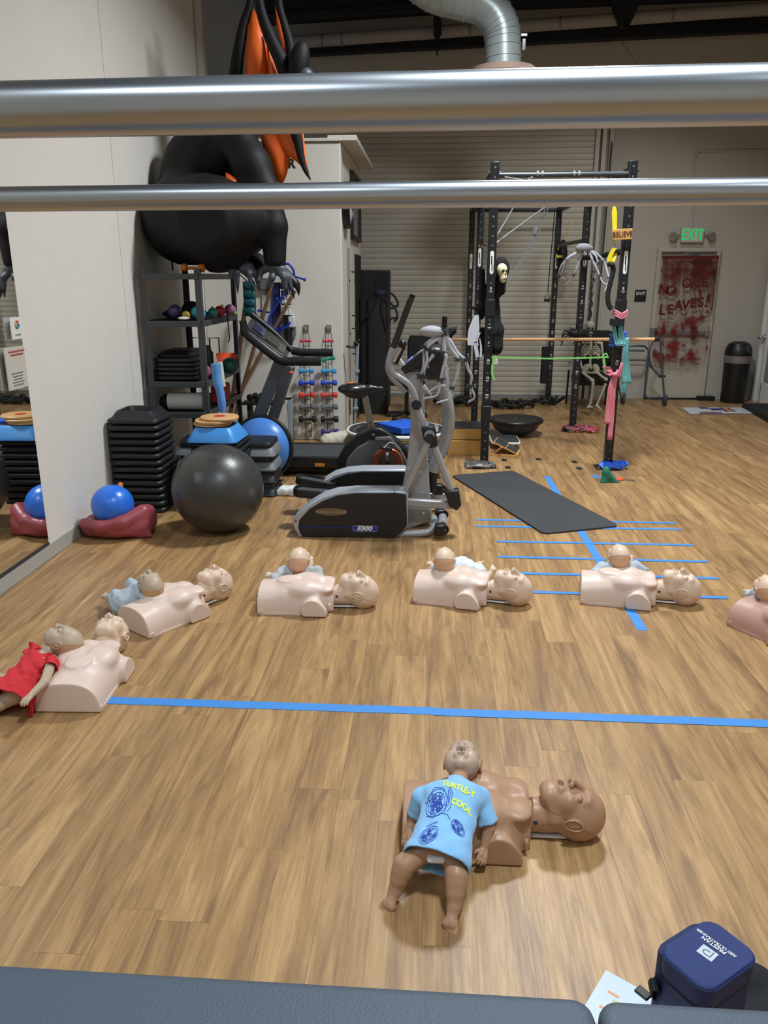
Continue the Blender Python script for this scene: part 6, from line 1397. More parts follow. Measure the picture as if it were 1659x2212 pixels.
for k in range(9):
    y0 = 515+k*27; w_ = [.085, .105, .12, .128, .132, .134, .132, .128, .12][k]; cc = P(795, y0, .0)
    for q in (-1, 1):
        pts = [cc+Vector((q*.01, .08, .01)), cc+Vector((q*w_*.7, .06, 0)), cc+Vector((q*w_, -.01, -.02)), cc+Vector((q*w_*.75, -.085, -.04)), cc+Vector((q*(.02 if k < 5 else .03+.02*(k-5)), -.09, -.035-.006*(k if k < 5 else -k)))]
        s.chain(pts, [.0065]*5, k=.003)
for q, x0, x1 in ((-1, 720, 700), (1, 900, 930)):
    s.ell(P(800+q*95, 960, .02), (.045, .05, .07), .01, Rm=rotm('Y', q*-.5)); s.ell(P(800+q*100, 945, -.05), (.03, .03, .05), .01, 's')
s.cap(P(730, 1040, 0), P(870, 1040, 0), .012, k=.01)
s.chain([P(700, 1030, .0), P(660, 1045, -.05), P(760, 1120, -.22), P(830, 1180, -.42)], [.022, .02, .016, .026], k=.008)
s.chain([P(840, 1230, -.42), P(815, 1400, -.40), P(780, 1610, -.38)], [.022, .012, .015], k=.006).cap(P(862, 1260, -.40), P(810, 1600, -.37), .007, k=.003).chain([P(770, 1640, -.38), P(740, 1660, -.44), P(820, 1655, -.5)], [.02, .016, .012], k=.01)
s.chain([P(880, 1030, 0), P(930, 1050, -.05), P(1000, 1110, -.2), P(1075, 1160, -.40)], [.022, .02, .016, .024], k=.008)
s.chain([P(1060, 1250, -.38), P(990, 1420, -.38), P(910, 1610, -.37)], [.02, .012, .015], k=.006).chain([P(905, 1630, -.38), P(940, 1660, -.44), P(975, 1690, -.5)], [.02, .015, .012], k=.01)
s.chain([P(930, 500, .02), P(990, 510, .0), P(1015, 740, -.04), P(1035, 980, -.2)], [.02, .018, .012, .012], k=.006)
s.chain([P(640, 500, .02), P(600, 530, .0), P(600, 760, -.02), P(640, 960, -.15)], [.02, .018, .012, .012], k=.006)
bo = sobj('bones', s.mesh(), M['bone'], sk, 1)
for q in (-1, 1): obj('eye_shade', MB().sph(c_sk+Vector((q*.026, -.052, .012)), (.018, .014, .015), 12, 8), M['blackm'], bo)  # black ellipsoids stand in for the shade inside the eye sockets
obj('nose_shade', MB().sph(c_sk+Vector((0, -.062, -.018)), (.009, .010, .012), 10, 6), M['blackm'], bo)  # black ellipsoid stands in for shade in the nose opening
# dark spider and black wrap at the middle post
t = thing('black_spider', 'furry black spider decoration on the middle right post', 'halloween spider'); random.seed(11)
cB = S7(560, 330, YR[1]-.08); obj('spider_body', fuzz(MB(), cB, .10, 60), mat('black_fur', '#0c0c0e', .7), t); s_b = obj('spider_abdomen', MB().sph(cB, (.115, .08, .055), 18, 12), bpy.data.materials['black_fur'], t)
for sgn in (-1, 1):
    for k in range(3): obj('leg', MB().tube(spline([cB+Vector((sgn*.08, -.02, -.01*k)), cB+Vector((sgn*.16, -.05, .03-.04*k)), cB+Vector((sgn*.19, -.06, -.06-.04*k))], 4), .009, 6), bpy.data.materials['black_fur'], t)
spider('grey jointed spider decoration hanging over the padded side bar', S6, 7.9, ((670, 300), (.075, .06, .045), (60, 10)),
   [([(610, 360), (480, 410), (360, 500), (260, 640), (225, 790), (270, 900), (280, 1080)], (2, 4), .2), ([(640, 380), (605, 500), (540, 680), (500, 780), (420, 890), (340, 960)], (1, 3), .1),
    ([(740, 330), (800, 430), (830, 520), (900, 650), (960, 800), (1010, 910), (1130, 970)], (2, 4), -.1), ([(750, 320), (810, 450), (840, 580), (850, 720), (840, 850), (850, 980), (830, 1070), (850, 1130)], (3, 4), .1),
    ([(760, 330), (900, 400), (1030, 530), (1080, 680), (1120, 830), (1100, 950), (1050, 1070)], (2, 4), -.1), ([(600, 370), (380, 490), (300, 680), (240, 800), (330, 860), (310, 960)], (3,), .25), ([(770, 340), (880, 430), (935, 570)], (2,), -.1)], .0135, .026)
# reaper on front left post
t = thing('reaper_decoration', 'black hooded reaper with white skull face hung on left post', 'halloween figure'); YP = 7.62
s = SDF((R3(395, 900, YP).x-.12, YP-.16, R4(400, 330, YP).z), (R3(520, 900, YP).x+.02, YP+.2, R3(450, 880, YP).z), .008)
P = lambda x, y, dy=0: R3(x, y, YP+dy)
s.ell(P(462, 975, .03), (.075, .08, .10), .03).ell(P(478, 995, -.07), (.05, .06, .075), .02, 's').chain([P(450, 1060, .03), P(440, 1150, .03), P(415, 1190, .03)], [.075, .06, .04], k=.03).chain([P(420, 1340, .03), P(425, 1480, .03), P(420, 1620, .03), P(415, 1700, .03)], [.03, .065, .06, .03], k=.03).cap(P(415, 1190, .03), P(420, 1340, .03), .035, k=.02).chain([P(300, 1000, .08), P(290, 1150, .08), P(290, 1300, .08), P(300, 1360, .08)], [.03, .05, .06, .04], k=.03).cap(P(290, 1150, .08), P(440, 1150, .05), .04, k=.03).cap(P(320, 1500, .08), P(310, 1850, .08), .05, .045, k=.02)
sl_, (x, y, z) = s._w(s.lo, s.lo+s.h*s.n); s.D = (s.D+.004*(np.sin(x*110+1)*np.sin(z*8)+np.sin(x*190+y*90))).astype(np.float32)
sobj('cloak', s.mesh(), mat('black_cloak', '#0e0e13', .9), t)
s = SDF((-.06, -.07, -.1), (.06, .06, .08), .0035); s.ell((0, 0, .02), (.042, .045, .050), .01).ell((.008, -.01, -.04), (.030, .034, .042), .02)
for q in (-1, 1): s.ell((.006+q*.018, -.045, .008), (.012, .02, .012), .003, 's')
s.ell((.008, -.05, -.018), (.006, .015, .010), .002, 's').cap((-.012, -.045, -.048), (.03, -.045, -.045), .004, k=.002, op='s')
o = sobj('skull_mask', s.mesh(), mat('mask_cream', '#d9d2ad', .5), t); o.location = R3(468, 1012, YP-.08); o.rotation_euler = (0, 0, R(28)); o.scale = (1.15,)*3
for q in (-1, 1): obj('eye_shade', MB().sph((.006+q*.018, -.036, .010), (.012, .008, .011), 12, 8), M['blackm'], o)  # socket shade put in as black ellipsoids
obj('nose_shade', MB().sph((.008, -.042, -.016), (.006, .006, .009), 10, 6), M['blackm'], o); obj('mouth_shade', MB().sph((.009, -.036, -.050), (.020, .008, .006), 12, 6), M['blackm'], o)  # shade of nose and mouth put in as black ellipsoids
wh = mat('white_rag', '#c3c6cf', .9)
for pts, w0 in (([(262, 1360), (245, 1450), (230, 1560), (235, 1605)], .10), ([(290, 1500), (255, 1580), (262, 1660), (268, 1700)], .035), ([(288, 1550), (298, 1620), (296, 1700)], .02), ([(412, 1690), (425, 1720), (418, 1760)], .03)):
    q = spline([P(x, y, -.1) for x, y in pts], 5); obj('white_rag', MB().ribbon(q, [(w0*(.4+.6*min(1, i/6)), 0, 0) for i in range(len(q))], .004), wh, t)
obj('claw_hand', MB().tube(spline([P(275, 800, .05), P(300, 795, .0), P(325, 800, .0), P(338, 812, .0)], 4), [.004, .008, .012, .014, .014, .014, .014, .014, .014, .014, .013, .012, .01], 8), M['chrome'], t)
obj('cloak_flap', MB().add([P(195, 1300, .1), P(275, 1270, .1), P(290, 1350, .1), P(260, 1325, .1)], [(0, 1, 2, 3)]), mat('brown_flap', '#3a2c22', .8), t, solid=.01)

# ------------------------------------------------------------------ back and side of the room
t = thing('waste_bin', 'black dome-top waste bin with silver band at the back wall', 'waste bin', (4.50, 11.92, 0)); zb = .66
obj('bin_body', MB().lathe([(0, .0), (.168, 0), (.172, .02), (.185, .70), (0, .70)], seg=40), M['black'], t); obj('silver_band', MB().lathe([(.186, .58), (.195, .585), (.195, .685), (.186, .69)], seg=40), mat('bin_band', '#8d8580', .4, metal=.5), t)
obj('dome_lid', MB().lathe([(.19, .69), (.19, .72), (.178, .80), (.14, .86), (.08, .885), (0, .89)], seg=40), M['black'], t); obj('swing_flap', MB().sph((.045, -.035, .76), (.125, .145, .125), 24, 14), M['dgrey'], t)
tag(obj('floor_box', MB().box((4.16, 12.08, .03), (.24, .14, .06)), M['blackm'], bevel=.01), 'flat black box on floor left of the waste bin', 'box'); tag(obj('door_wedge', MB().box((4.72, 12.12, .025), (.10, .06, .05)), M['white'], bevel=.01), 'small white block on floor right of the bin', 'block')
t = thing('printed_banner', 'white vinyl banner with purple and orange print on the floor', 'banner')
A, B_, C_, D_ = gd(1472, 880, .01), gd(1491, 894, .01), gd(1634, 893, .01), gd(1601, 880, .01)
def bq(u0, u1, v0, v1, z): return [A.lerp(D_, u).lerp(B_.lerp(C_, u), v)+Vector((0, 0, z)) for u, v in ((u0, v0), (u1, v0), (u1, v1), (u0, v1))]
def bp_(nm, u0, u1, v0, v1, z, m): q = bq(u0, u1, v0, v1, z); return obj(nm, MB().add(q+[p-Vector((0, 0, .004)) for p in q], [(0, 1, 2, 3), (7, 6, 5, 4), (0, 4, 5, 1), (1, 5, 6, 2), (2, 6, 7, 3), (3, 7, 4, 0)]), m, t)
bp_('banner_sheet', 0, 1, 0, 1, 0, mat('vinyl_white', '#c9cbd2', .4)); pu = mat('print_purple', '#3d2f6e', .5); orr = mat('print_orange', '#c98a52', .5)
bp_('purple_band', .15, .8, .85, 1.0, .004, pu); bp_('orange_band', .2, .42, .72, .86, .004, orr); bp_('purple_square', .60, .76, .12, .72, .004, pu); bp_('orange_square', .64, .72, .12, .72, .006, orr); bp_('purple_stripe', .28, .42, .0, .22, .004, pu); bp_('purple_stripe', .42, .58, .2, .5, .004, pu); bp_('pale_lettering', .5, .8, .84, .97, .006, M['white'])
tag(obj('floor_mat', MB().prism([(4.43, 11.36), (4.30, 10.02), (4.30, 9.0), (4.88, 9.0), (4.88, 11.36)], (0, 0, 0), (1, 0, 0), (0, 1, 0), (0, 0, .07)), M['blackm'], bevel=.01), 'thick black floor mat at the right picture edge', 'mat')
# black pads at the block corner
t = thing('upright_pad', 'tall dark green-black vinyl pad standing beside the wall block', 'pad'); pd_ = mat('pad_vinyl', '#15191a', .55)
obj('pad_body', MB().loft([[Vector((-.735+x, 10.62+y, zz)) for x, y in rrect(.30, .26, .06)] for zz in (.0, .02, 1.47, 1.50)]), pd_, t); obj('pad_body', MB().loft([[Vector((-.90+x, 10.62+y, zz)) for x, y in rrect(.13, .2, .03)] for zz in (.0, 1.52)]), M['blackm'], t)
t = thing('speaker_cabinet', 'dark brown box standing behind the upright pad', 'cabinet'); obj('cabinet_body', MB().box((-.80, 11.3, .94), (.40, .4, 1.88)), mat('dark_walnut', '#120e0e', .5), t, bevel=.01); obj('cabinet_panel', MB().box((-.70, 11.09, 1.65), (.17, .02, .35)), M['blackm'], t)
t = thing('training_harness', 'black harness with straps hanging from the upright pad', 'harness')
obj('harness_pad', MB().sph(at(822, 634, 10.50), (.09, .06, .05), 12, 8), mat('navy_harness', '#151c2e', .8), t)
for pts in ([(832, 632), (848, 636), (858, 650), (859, 660), (852, 663)], [(822, 640), (840, 652), (852, 664), (858, 678), (857, 690), (850, 695)], [(842, 664), (848, 666), (856, 660)], [(838, 700), (845, 688), (852, 688), (858, 684)], [(826, 645), (824, 670), (832, 700), (835, 715)], [(818, 640), (800, 670), (785, 690)]):
    obj('harness_strap', MB().tube(spline([at(x, y, 10.46) for x, y in pts], 4), .014, 8, flat=(1, .5)), M['blackm'], t)
# things on the side of the block
t = thing('wall_clock', 'round black-rimmed wall clock on the side of the block', 'clock', (-.98, 8.98, 2.53)); obj('clock_case', MB().lathe([(0, 0), (.235, 0), (.24, .02), (.24, .075), (.22, .085), (.215, .06), (0, .06)], (0, 0, 0), (1, 0, 0), 48), M['black'], t); obj('clock_face', MB().lathe([(0, .061), (.214, .061), (.214, .064), (0, .064)], (0, 0, 0), (1, 0, 0), 48), M['white'], t)
obj('clock_hand', MB().bar((.068, 0, 0), (.068, .05, .12), .01, .004, up=(1, 0, 0)), M['black'], t); obj('clock_hand', MB().bar((.07, 0, 0), (.07, -.15, .05), .008, .004, up=(1, 0, 0)), M['black'], t)
t = thing('framed_picture', 'black framed glazed picture on the side of wall block', 'picture', (-.98, 0, 0)); p0 = ax(757, 368, -.97); p1 = ax(776, 525, -.97)
yA, yB = p0.y, p1.y; zA, zB = ax(757, 515, -.97).z, p0.z
obj('picture_frame', MB().box((.02, yA+.02, (zA+zB)/2), (.04, .05, zB-zA)).box((.02, yB-.02, (zA+zB)/2), (.04, .05, zB-zA)).box((.02, (yA+yB)/2, zA+.02), (.04, yB-yA, .05)).box((.02, (yA+yB)/2, zB-.02), (.04, yB-yA, .05)), M['black'], t)
obj('picture_glass', MB().box((.008, (yA+yB)/2, (zA+zB)/2), (.012, yB-yA-.04, zB-zA-.04)), mat('picture_print', '#6b706c', .15, spec=.7), t)
t = thing('hook_rail', 'narrow metal rail with black hooks on the block side', 'rail', (-.975, 9.30, 0)); obj('rail_strip', MB().box((.005, 0, 1.15), (.012, .09, 1.9)), mat('rail_metal', '#9b968a', .5, metal=.3), t)
for z in (1.75, 1.15): obj('rail_screw', MB().cyl((.01, 0, z), (.02, 0, z), .012), M['black'], t)
for k, z in enumerate((1.85, 1.35, 1.2, .9)): obj('rail_hook', MB().tube(spline([(.01, .25, z), (.06, .26, z-.02), (.05, .28, z-.12), (.09, .3, z-.18)], 4), .008, 6), M['blackm'], t)
for k, (px, c_, l) in enumerate(((741, '#4c3c8f', 'violet cord'), (744.5, '#c9c9c9', 'white cord'), (739, '#6e1f26', 'dark red cord'), (737, '#1a1a1c', 'black cord'))):
    tag(obj('hanging_cord', MB().tube(spline([at(px, 752, 8.95), at(px+.6, 820, 8.95), at(px+1.5+k, 905, 8.95)], 4), .008, 6), mat('cord_'+c_[1:], c_, .6)), '%s hanging in a bundle beside the dumbbell wall' % l, 'cord')  # plain hanging cords, use unknown
tag(obj('wooden_club', MB().lathe([(.025, 0), (.03, .3), (.022, .42), (.04, .46), (.03, .52)], (0, 0, 0), seg=16), mat('club_wood', '#4a2f1c', .5)), 'dark wooden club standing at the corner of the block', 'club').location = (-.90, 9.15, 0)
# pole stand, roll, trampoline
t = thing('pole_stand', 'pale grey metal pole stand beside the bike saddle', 'stand'); a, b2 = at(773, 742, 8.72), at(766, 930, 8.72); a.y = b2.y = 8.72; pm_ = mat('pale_alu', '#a3b3b8', .35, metal=.5)
obj('pole', MB().bar(a, Vector((b2.x, b2.y, .02)), .032, .03, up=(0, 1, 0)), pm_, t, bevel=.004)
for py in (802, 832, 882): obj('pole_clip', MB().box(at(773-(py-742)*.035, py, 8.70), (.06, .04, .03)), pm_, t, bevel=.004)
obj('pole_knob', MB().sph(at(769, 742, 8.70), .028).sph(at(775, 736, 8.75), .02), M['black'], t); obj('side_disc', MB().lathe([(0, -.012), (.05, -.012), (.055, 0), (.05, .012), (0, .012)], at(758, 749, 8.70), (.1, 0, 1), 24), M['dgrey'], t)
s = SDF((-.4, -.15, -.01), (.3, .15, .2), .008); s.cap((-.18, 0, .075), (.12, 0, .085), .075, .085, k=.02)
sl_, (x, y, z) = s._w(s.lo, s.lo+s.h*s.n); s.D = (s.D+.003*np.sin(x*70+z*40)).astype(np.float32)
o = sobj('rolled_cushion', s.mesh(), mat('cream_cloth', '#c9c3b0', .85)); tag(o, 'rolled cream cushion lying at the foot of pole stand', 'cushion'); o.location = (-.98, 8.42, 0); o.rotation_euler = (0, 0, R(32))
t = thing('mini_trampoline', 'low white-framed mini trampoline behind the exercise bike', 'trampoline'); c = Vector((-.36, 8.17, .23))
pts = [c+Vector((x, y, 0)) for x, y in rrect(1.04, .86, .40, 8)]
obj('rim_tube', MB().tube(pts, .018, 10, closed=True), M['white'], t); obj('jump_mat', MB().prism([(x, y) for x, y in rrect(.86, .68, .32, 8)], c-Vector((0, 0, .004)), (1, 0, 0), (0, 1, 0), (0, 0, .006)), M['blackm'], t)
obj('spring_cover', MB().loft([[c+Vector((x*k, y*k, z)) for x, y in rrect(1.04, .86, .40, 8)] for k, z in ((.97, .012), (.86, .010))], cap=False), mat('cover_grey', '#34363a', .6), t, solid=.008)
for sx_, sy_ in ((-1, -1), (1, -1), (1, 1), (-1, 1)): obj('leg', MB().cyl((c.x+sx_*.36, c.y+sy_*.33, 0), (c.x+sx_*.36, c.y+sy_*.33, .23), .016), M['white'], t)
for k in range(9): obj('cover_mark', MB().box(c+Vector((.40+.015*(k % 3), -.2+k*.05, .026)), (.07, .012, .003), rotm('Z', k*.9).to_3x3()), M['white'], t)
o = tag(obj('foam_pad', MB(Matrix.Translation((-.28, 8.10, .245)) @ rotm('Z', R(42))).box((0, 0, .035), (.40, .40, .07)), mat('blue_balance_foam', '#1e5fcf', .7), bevel=.006), 'square bright blue foam pad lying on the mini trampoline', 'foam pad')
# office chair behind
t = thing('swivel_chair', 'dark green swivel chair standing behind the elliptical trainer', 'chair'); xc, yc = at(862, 842, 10.2).x+.10, 10.2
obj('seat', MB().sph((xc, yc, .47), (.25, .24, .05), 24, 12), mat('chair_green', '#0f2420', .8), t); obj('backrest', MB().loft([[Vector((xc+.20+x, yc+.18+y, zz)) for x, y in rrect(.40*k, .07, .03)] for k, zz in ((.8, .62), (1, .70), (1, .98), (.85, 1.06))]), M['blackm'], t)
obj('gas_column', MB().cyl((xc, yc, .06), (xc, yc, .45), .025), M['black'], t); obj('back_support', MB().bar((xc+.1, yc+.1, .45), (xc+.2, yc+.2, .7), .05, .02), M['black'], t)
for k in range(5): a = k*2*PI/5+.3; bl_ = obj('base_arm', MB().bar((xc, yc, .09), (xc+.26*math.cos(a), yc+.26*math.sin(a), .06), .04, .03), M['black'], t); obj('caster', MB().sph((xc+.26*math.cos(a), yc+.26*math.sin(a), .03), .03, 10, 8), M['black'], bl_)

# ------------------------------------------------------------------ inflatable monster on the shelf
def Mz(x, y, Y): return at(300+x/3.352, y/3.352, Y)
M['inf_k'] = mat('inflatable_black', '#060709', .66, bump=.4, bscale=9, spec=.35); M['inf_o'] = mat('inflatable_orange', '#e2641a', .55, bump=.3, bscale=12); M['inf_h'] = mat('inflatable_hand', '#3d434b', .5, bump=.3, bscale=60)
t = thing('inflatable_monster', 'huge black inflatable winged monster crouching on the shelf top', 'inflatable decoration')
h = .018; YM_ = 7.2
P = lambda x, y, dy=0: Mz(x, y, YM_+dy)
s = SDF((-2.50, 6.55, 1.80), (-1.00, 7.95, 4.3), h)
s.ell(P(400, 1600, .15), (.36, .42, .40), .1).ell(P(430, 1300, .2), (.32, .33, .42), .15).ell(P(600, 1060, .15), (.30, .28, .36), .15)
s.chain([P(330, 1600, -.15), P(560, 1620, -.28), P(760, 1580, -.30)], [.36, .37, .24], k=.12)
s.chain([P(800, 1600, -.28), P(700, 1760, -.22), P(560, 1850, -.15)], [.17, .13, .09], k=.06)
s.chain([P(520, 1820, -.15), P(640, 1860, -.28), P(700, 1890, -.34)], [.10, .08, .065], k=.05)
s.chain([P(700, 1560, .3), P(800, 1700, .25), P(760, 1850, .2)], [.2, .15, .09], k=.06).chain([P(760, 1850, .2), P(860, 1900, -.05), P(890, 1940, -.1)], [.08, .07, .06], k=.04)
s.chain([P(700, 1000, -.10), P(820, 1200, -.22), P(940, 1420, -.28)], [.17, .145, .115], k=.08)
s.chain([P(940, 1420, -.28), P(975, 1640, -.30), P(985, 1880, -.30)], [.105, .115, .095], k=.04)
s.chain([P(680, 900, .1), P(900, 780, .05), P(1090, 700, 0)], [.18, .13, .12], k=.1)
s.plane((0, 6.58, 0), (0, -1, 0)); s.plane((-2.492, 0, 0), (-1, 0, 0))
# flatten where it sits on the shelf
sl_, (x, y, z) = s._w(s.lo, s.lo+s.h*s.n)
zf = ZL[0]+.065
s.D = np.where((x < -1.93) & (z < zf+.2), np.maximum(s.D, (zf-z).astype(np.float32)), s.D)
sobj('body', s.mesh(), M['inf_k'], t, 3)
# hands and feet with claws
def claw_hand(root, dirs, rr, Y, nm, seg3=True):
    lo, hi = limb_box([P_ for d in dirs for P_ in d]+[root], .1); s = SDF(lo, hi, .006)
    for d in dirs:
        n_ = len(d); s.chain([root]+list(d), [rr*1.5]+[rr*(1-.38*i/(n_-1)) for i in range(n_)], k=.02)
    o = sobj(nm, s.mesh(), M['inf_h'], t)
    for d in dirs:
        a, b = d[-2], d[-1]; q = (b-a).normalized()
        obj('claw', MB().tube([b-q*.01, b+q*.04, b+q*.075+Vector((0, 0, -.015))], [rr*.55, rr*.4, rr*.06], 8), M['black'], o)
hh = lambda x, y, dy=0: Mz(x, y, 6.88+dy)
claw_hand(hh(985, 1935), [[hh(930, 1935), hh(885, 1965), hh(870, 2030, -.04)], [hh(975, 1960), hh(965, 2010, -.04), hh(940, 2070, -.04)], [hh(1010, 1960), hh(1050, 2010, -.04), hh(1060, 2085, -.04)], [hh(1035, 1950), hh(1080, 2010), hh(1105, 2090)]], .032, 0, 'hand')
obj('thumb_claw', MB().tube(spline([hh(1050, 1960, .05), hh(1110, 2020, .05), hh(1150, 2080, .05), hh(1158, 2140, .05)], 4), [.032]*5+[.034]*3+[.026, .02, .014, .009, .004], 10), M['black'], t)
claw_hand(hh(650, 1905), [[hh(640, 1930), hh(668, 1965, -.03), hh(672, 2010, -.03)], [hh(680, 1930), hh(712, 1975, -.03), hh(714, 2050, -.03)]], .028, 0, 'foot')
claw_hand(hh(745, 1905, .05), [[hh(770, 1930), hh(800, 1985, -.03), hh(812, 2060, -.03)], [hh(800, 1925), hh(840, 1975), hh(858, 2040)], [hh(735, 1925), hh(755, 1960), hh(800, 2010)]], .028, 0, 'foot')
# wings
def tubew(pts, rs, Y, nm='wing_rib', dy=None):
    n_ = len(pts); P_ = spline([Mz(x, y, Y+(dy[i] if dy else 0)) for i, (x, y) in enumerate(pts)], 5); m_ = len(P_)
    return obj(nm, MB().tube(P_, [rs[0]+(rs[1]-rs[0])*i/(m_-1) for i in range(m_)], 16), M['inf_k'], t)
tubew([(800, -260), (810, 0), (760, 180), (715, 420), (690, 640), (650, 900)], (.02, .075), 7.35)
tubew([(850, -250), (880, 60), (955, 280), (1040, 460), (1090, 640), (1080, 850)], (.03, .085), 7.15)
tubew([(1000, -200), (1015, 40), (1050, 180), (1085, 300), (1100, 420), (1090, 600)], (.03, .055), 7.3)
tubew([(1060, 700), (1110, 860), (1145, 1000), (1170, 1120), (1205, 1230), (1243, 1303)], (.075, .006), 7.05)
def memb(poly_, Y, bulge=.05, nm='wing_membrane'):
    c = [sum(p[i] for p in poly_)/len(poly_) for i in (0, 1)]; n_ = len(poly_)
    vs = [Mz(c[0], c[1], Y-bulge)]+[Mz(c[0]+(x-c[0])*.55, c[1]+(y-c[1])*.55, Y-bulge*.7) for x, y in poly_]+[Mz(x, y, Y) for x, y in poly_]
    fs = [(0, 1+i, 1+(i+1) % n_) for i in range(n_)]+[(1+i, 1+n_+i, 1+n_+(i+1) % n_, 1+(i+1) % n_) for i in range(n_)]
    return obj(nm, MB().add(vs, fs), M['inf_o'], t, solid=.012)
memb([(830, 60), (790, 200), (775, 400), (770, 570), (760, 900), (900, 960), (945, 700), (945, 500), (920, 240), (870, 150)], 7.32)
memb([(920, 235), (945, 560), (960, 900), (1040, 900), (1030, 620), (1000, 450), (955, 320)], 7.28)
memb([(985, 40), (1000, 180), (1040, 330), (1072, 438), (1080, 400), (1050, 240), (1010, 90)], 7.28, .01)
memb([(870, 900), (895, 1040), (915, 1160), (955, 1240), (985, 1300), (1040, 1340), (1070, 1260), (1085, 1180), (1100, 1100), (1040, 950), (1000, 850)], 7.10, .06)
memb([(990, 880), (1010, 1030), (1060, 1110), (1130, 1160), (1180, 1200), (1240, 1300), (1210, 1150), (1195, 1020), (1180, 860), (1080, 800)], 7.06, .03)
memb([(632, 1250), (700, 1290), (735, 1350), (740, 1450), (630, 1440)], 6.86, .03, 'belly_patch')
memb([(820, 1715), (825, 1760), (790, 1820), (735, 1870), (705, 1835), (760, 1765)], 6.84, .02, 'belly_patch')
hd = obj('ear', MB().sph(Mz(1160, 450, 7.1), (.085, .085, .16), 18, 12, rotm('Y', R(14)).to_3x3()), M['inf_k'], t); obj('snout', MB().sph(Mz(1205, 545, 7.1), (.07, .07, .06), 16, 10), M['inf_h'], t)
tag(obj('rope_tail', MB().tube([Mz(225, 1800, 7.25), Mz(240, 1870, 7.22), Mz(245, 1960, 7.2)], .008, 6), M['blackm']), 'short black tether cord at the back of shelf top', 'cord')

# ------------------------------------------------------------------ foreground
t = thing('trapeze_table', 'grey padded table with brushed steel overhead bars around the camera', 'exercise table')
zb = 1.895; rT = .0192
def barline(p, q, r, nm='overhead_bar'):
    a, b = gd(*p, zb), gd(*q, zb); d = (b-a)/(b.x-a.x); a2 = a+d*(-1.15-a.x); b2 = a+d*(1.15-a.x)
    obj(nm, MB().cyl(a2, b2, r, seg=48), M['steel'], t); return a2, b2
n1, n2 = barline((0, 238), (1659, 204), .0185); f1, f2 = barline((0, 430.5), (1659, 412.5), .0182)
M['leather'] = mat('table_vinyl', '#48525c', .5, bump=.35, bscale=260, spec=.4)
zt = .62; a, b = gd(0, 2077, zt), gd(1659, 2174, zt); d = (b-a)/(b.x-a.x); xs_ = gd(1284, 2160, zt).x
for x0, x1 in ((-1.12, xs_-.003), (xs_+.003, 1.12)):
    yA, yB = (a+d*(x0-a.x)).y, (a+d*(x1-a.x)).y; r_ = .014
    rings = []
    for k, z in ((.012, zt-.075), (0, zt-.06), (0, zt-.016), (.004, zt-.006), (.010, zt-.0015), (.02, zt), (.05, zt+.001)):
        w_ = x1-x0-2*k; h_ = yB-.42-2*k; rings.append([Vector(((x0+x1)/2+x, .42+(yB-.42)/2+y+(yA-yB)*(.5-x/(x1-x0))*(y/h_+.5), z)) for x, y in rrect(w_, h_, max(.012, .035-k), 6)])
    obj('cushion', MB().loft(rings), M['leather'], t)
obj('table_frame', MB().box((0, .72, zt-.12), (2.3, .56, .09)), mat('frame_maple', '#b48a5a', .5), t, bevel=.006)
for p in (n1, n2, f1, f2):
    x = p.x; obj('upright', MB().cyl((x, p.y, .02), (x, p.y, zb), .0185, seg=20), M['steel'], t); obj('table_leg', MB().box((x*.985, min(max(p.y, .50), .98), (zt-.12)/2), (.08, .08, zt-.12)), bpy.data.materials['frame_maple'], t)
obj('cross_bar', MB().cyl(n1, f1, .0185, seg=20), M['steel'], t); obj('cross_bar', MB().cyl(n2, f2, .0185, seg=20), M['steel'], t)
# navy bag
def ZB(x, y, z): return gd(1220+x/3.779, 1940+y/3.779, z)
t = thing('trainer_bag', 'navy blue carry bag with white printed logo beside the table', 'bag')
NV = mat('navy_nylon', '#1c2f66', .6, bump=.5, bscale=500); NVd = mat('navy_side', '#172650', .7, bump=.5, bscale=400)
zt = .27; Q = [ZB(1130, 118, zt), ZB(1552, 440, zt), ZB(1212, 812, zt), ZB(815, 462, zt)]
c = sum(Q, Vector())/4; u = ((Q[1]-Q[0])+(Q[2]-Q[3])).normalized(); L_ = ((Q[1]-Q[0]).length+(Q[2]-Q[3]).length)/2; W_ = ((Q[3]-Q[0]).length+(Q[2]-Q[1]).length)/2
v = Vector((u.y, -u.x, 0)); v = v if v.y < 0 else -v
FB = frame(c, u, v); FB = Matrix(((u.x, v.x, 0, c.x), (u.y, v.y, 0, c.y), (0, 0, 1, 0), (0, 0, 0, 1)))
L_ *= 1.03; W_ *= 1.03
obj("bag_body", MB(FB).loft([[Vector((x, y, z)) for x, y in rrect(L_*k, W_*k, .035, 8)] for k, z in ((.90, .0), (.96, .01), (.96, .20), (.985, .225), (1, .24), (1, .258), (.985, .267), (.95, .27))]), NV, t)
obj('piping', MB(FB).tube([Vector((x, y, .262)) for x, y in rrect(L_*.995, W_*.995, .036, 10)], .0028, 8, closed=True), NVd, t)
obj('rear_pocket', MB(FB).loft([[Vector((-L_*.36+x, -W_*.02+y, z)) for x, y in rrect(L_*.6*k, W_*.9*k, .035, 8)] for k, z in ((.95, .0), (1, .02), (1, .235), (.97, .245))]), NVd, t)
obj('zip_line', MB(FB).tube([Vector((x, y, .205)) for x, y in rrect(L_*.968, W_*.968, .036, 10)], .0022, 6, closed=True), M['blackm'], t)
cl = ZB(1164, 452, zt); xd = (ZB(1120, 320, zt)-ZB(1312, 452, zt)).normalized(); yd = Vector((-xd.y, xd.x, 0))
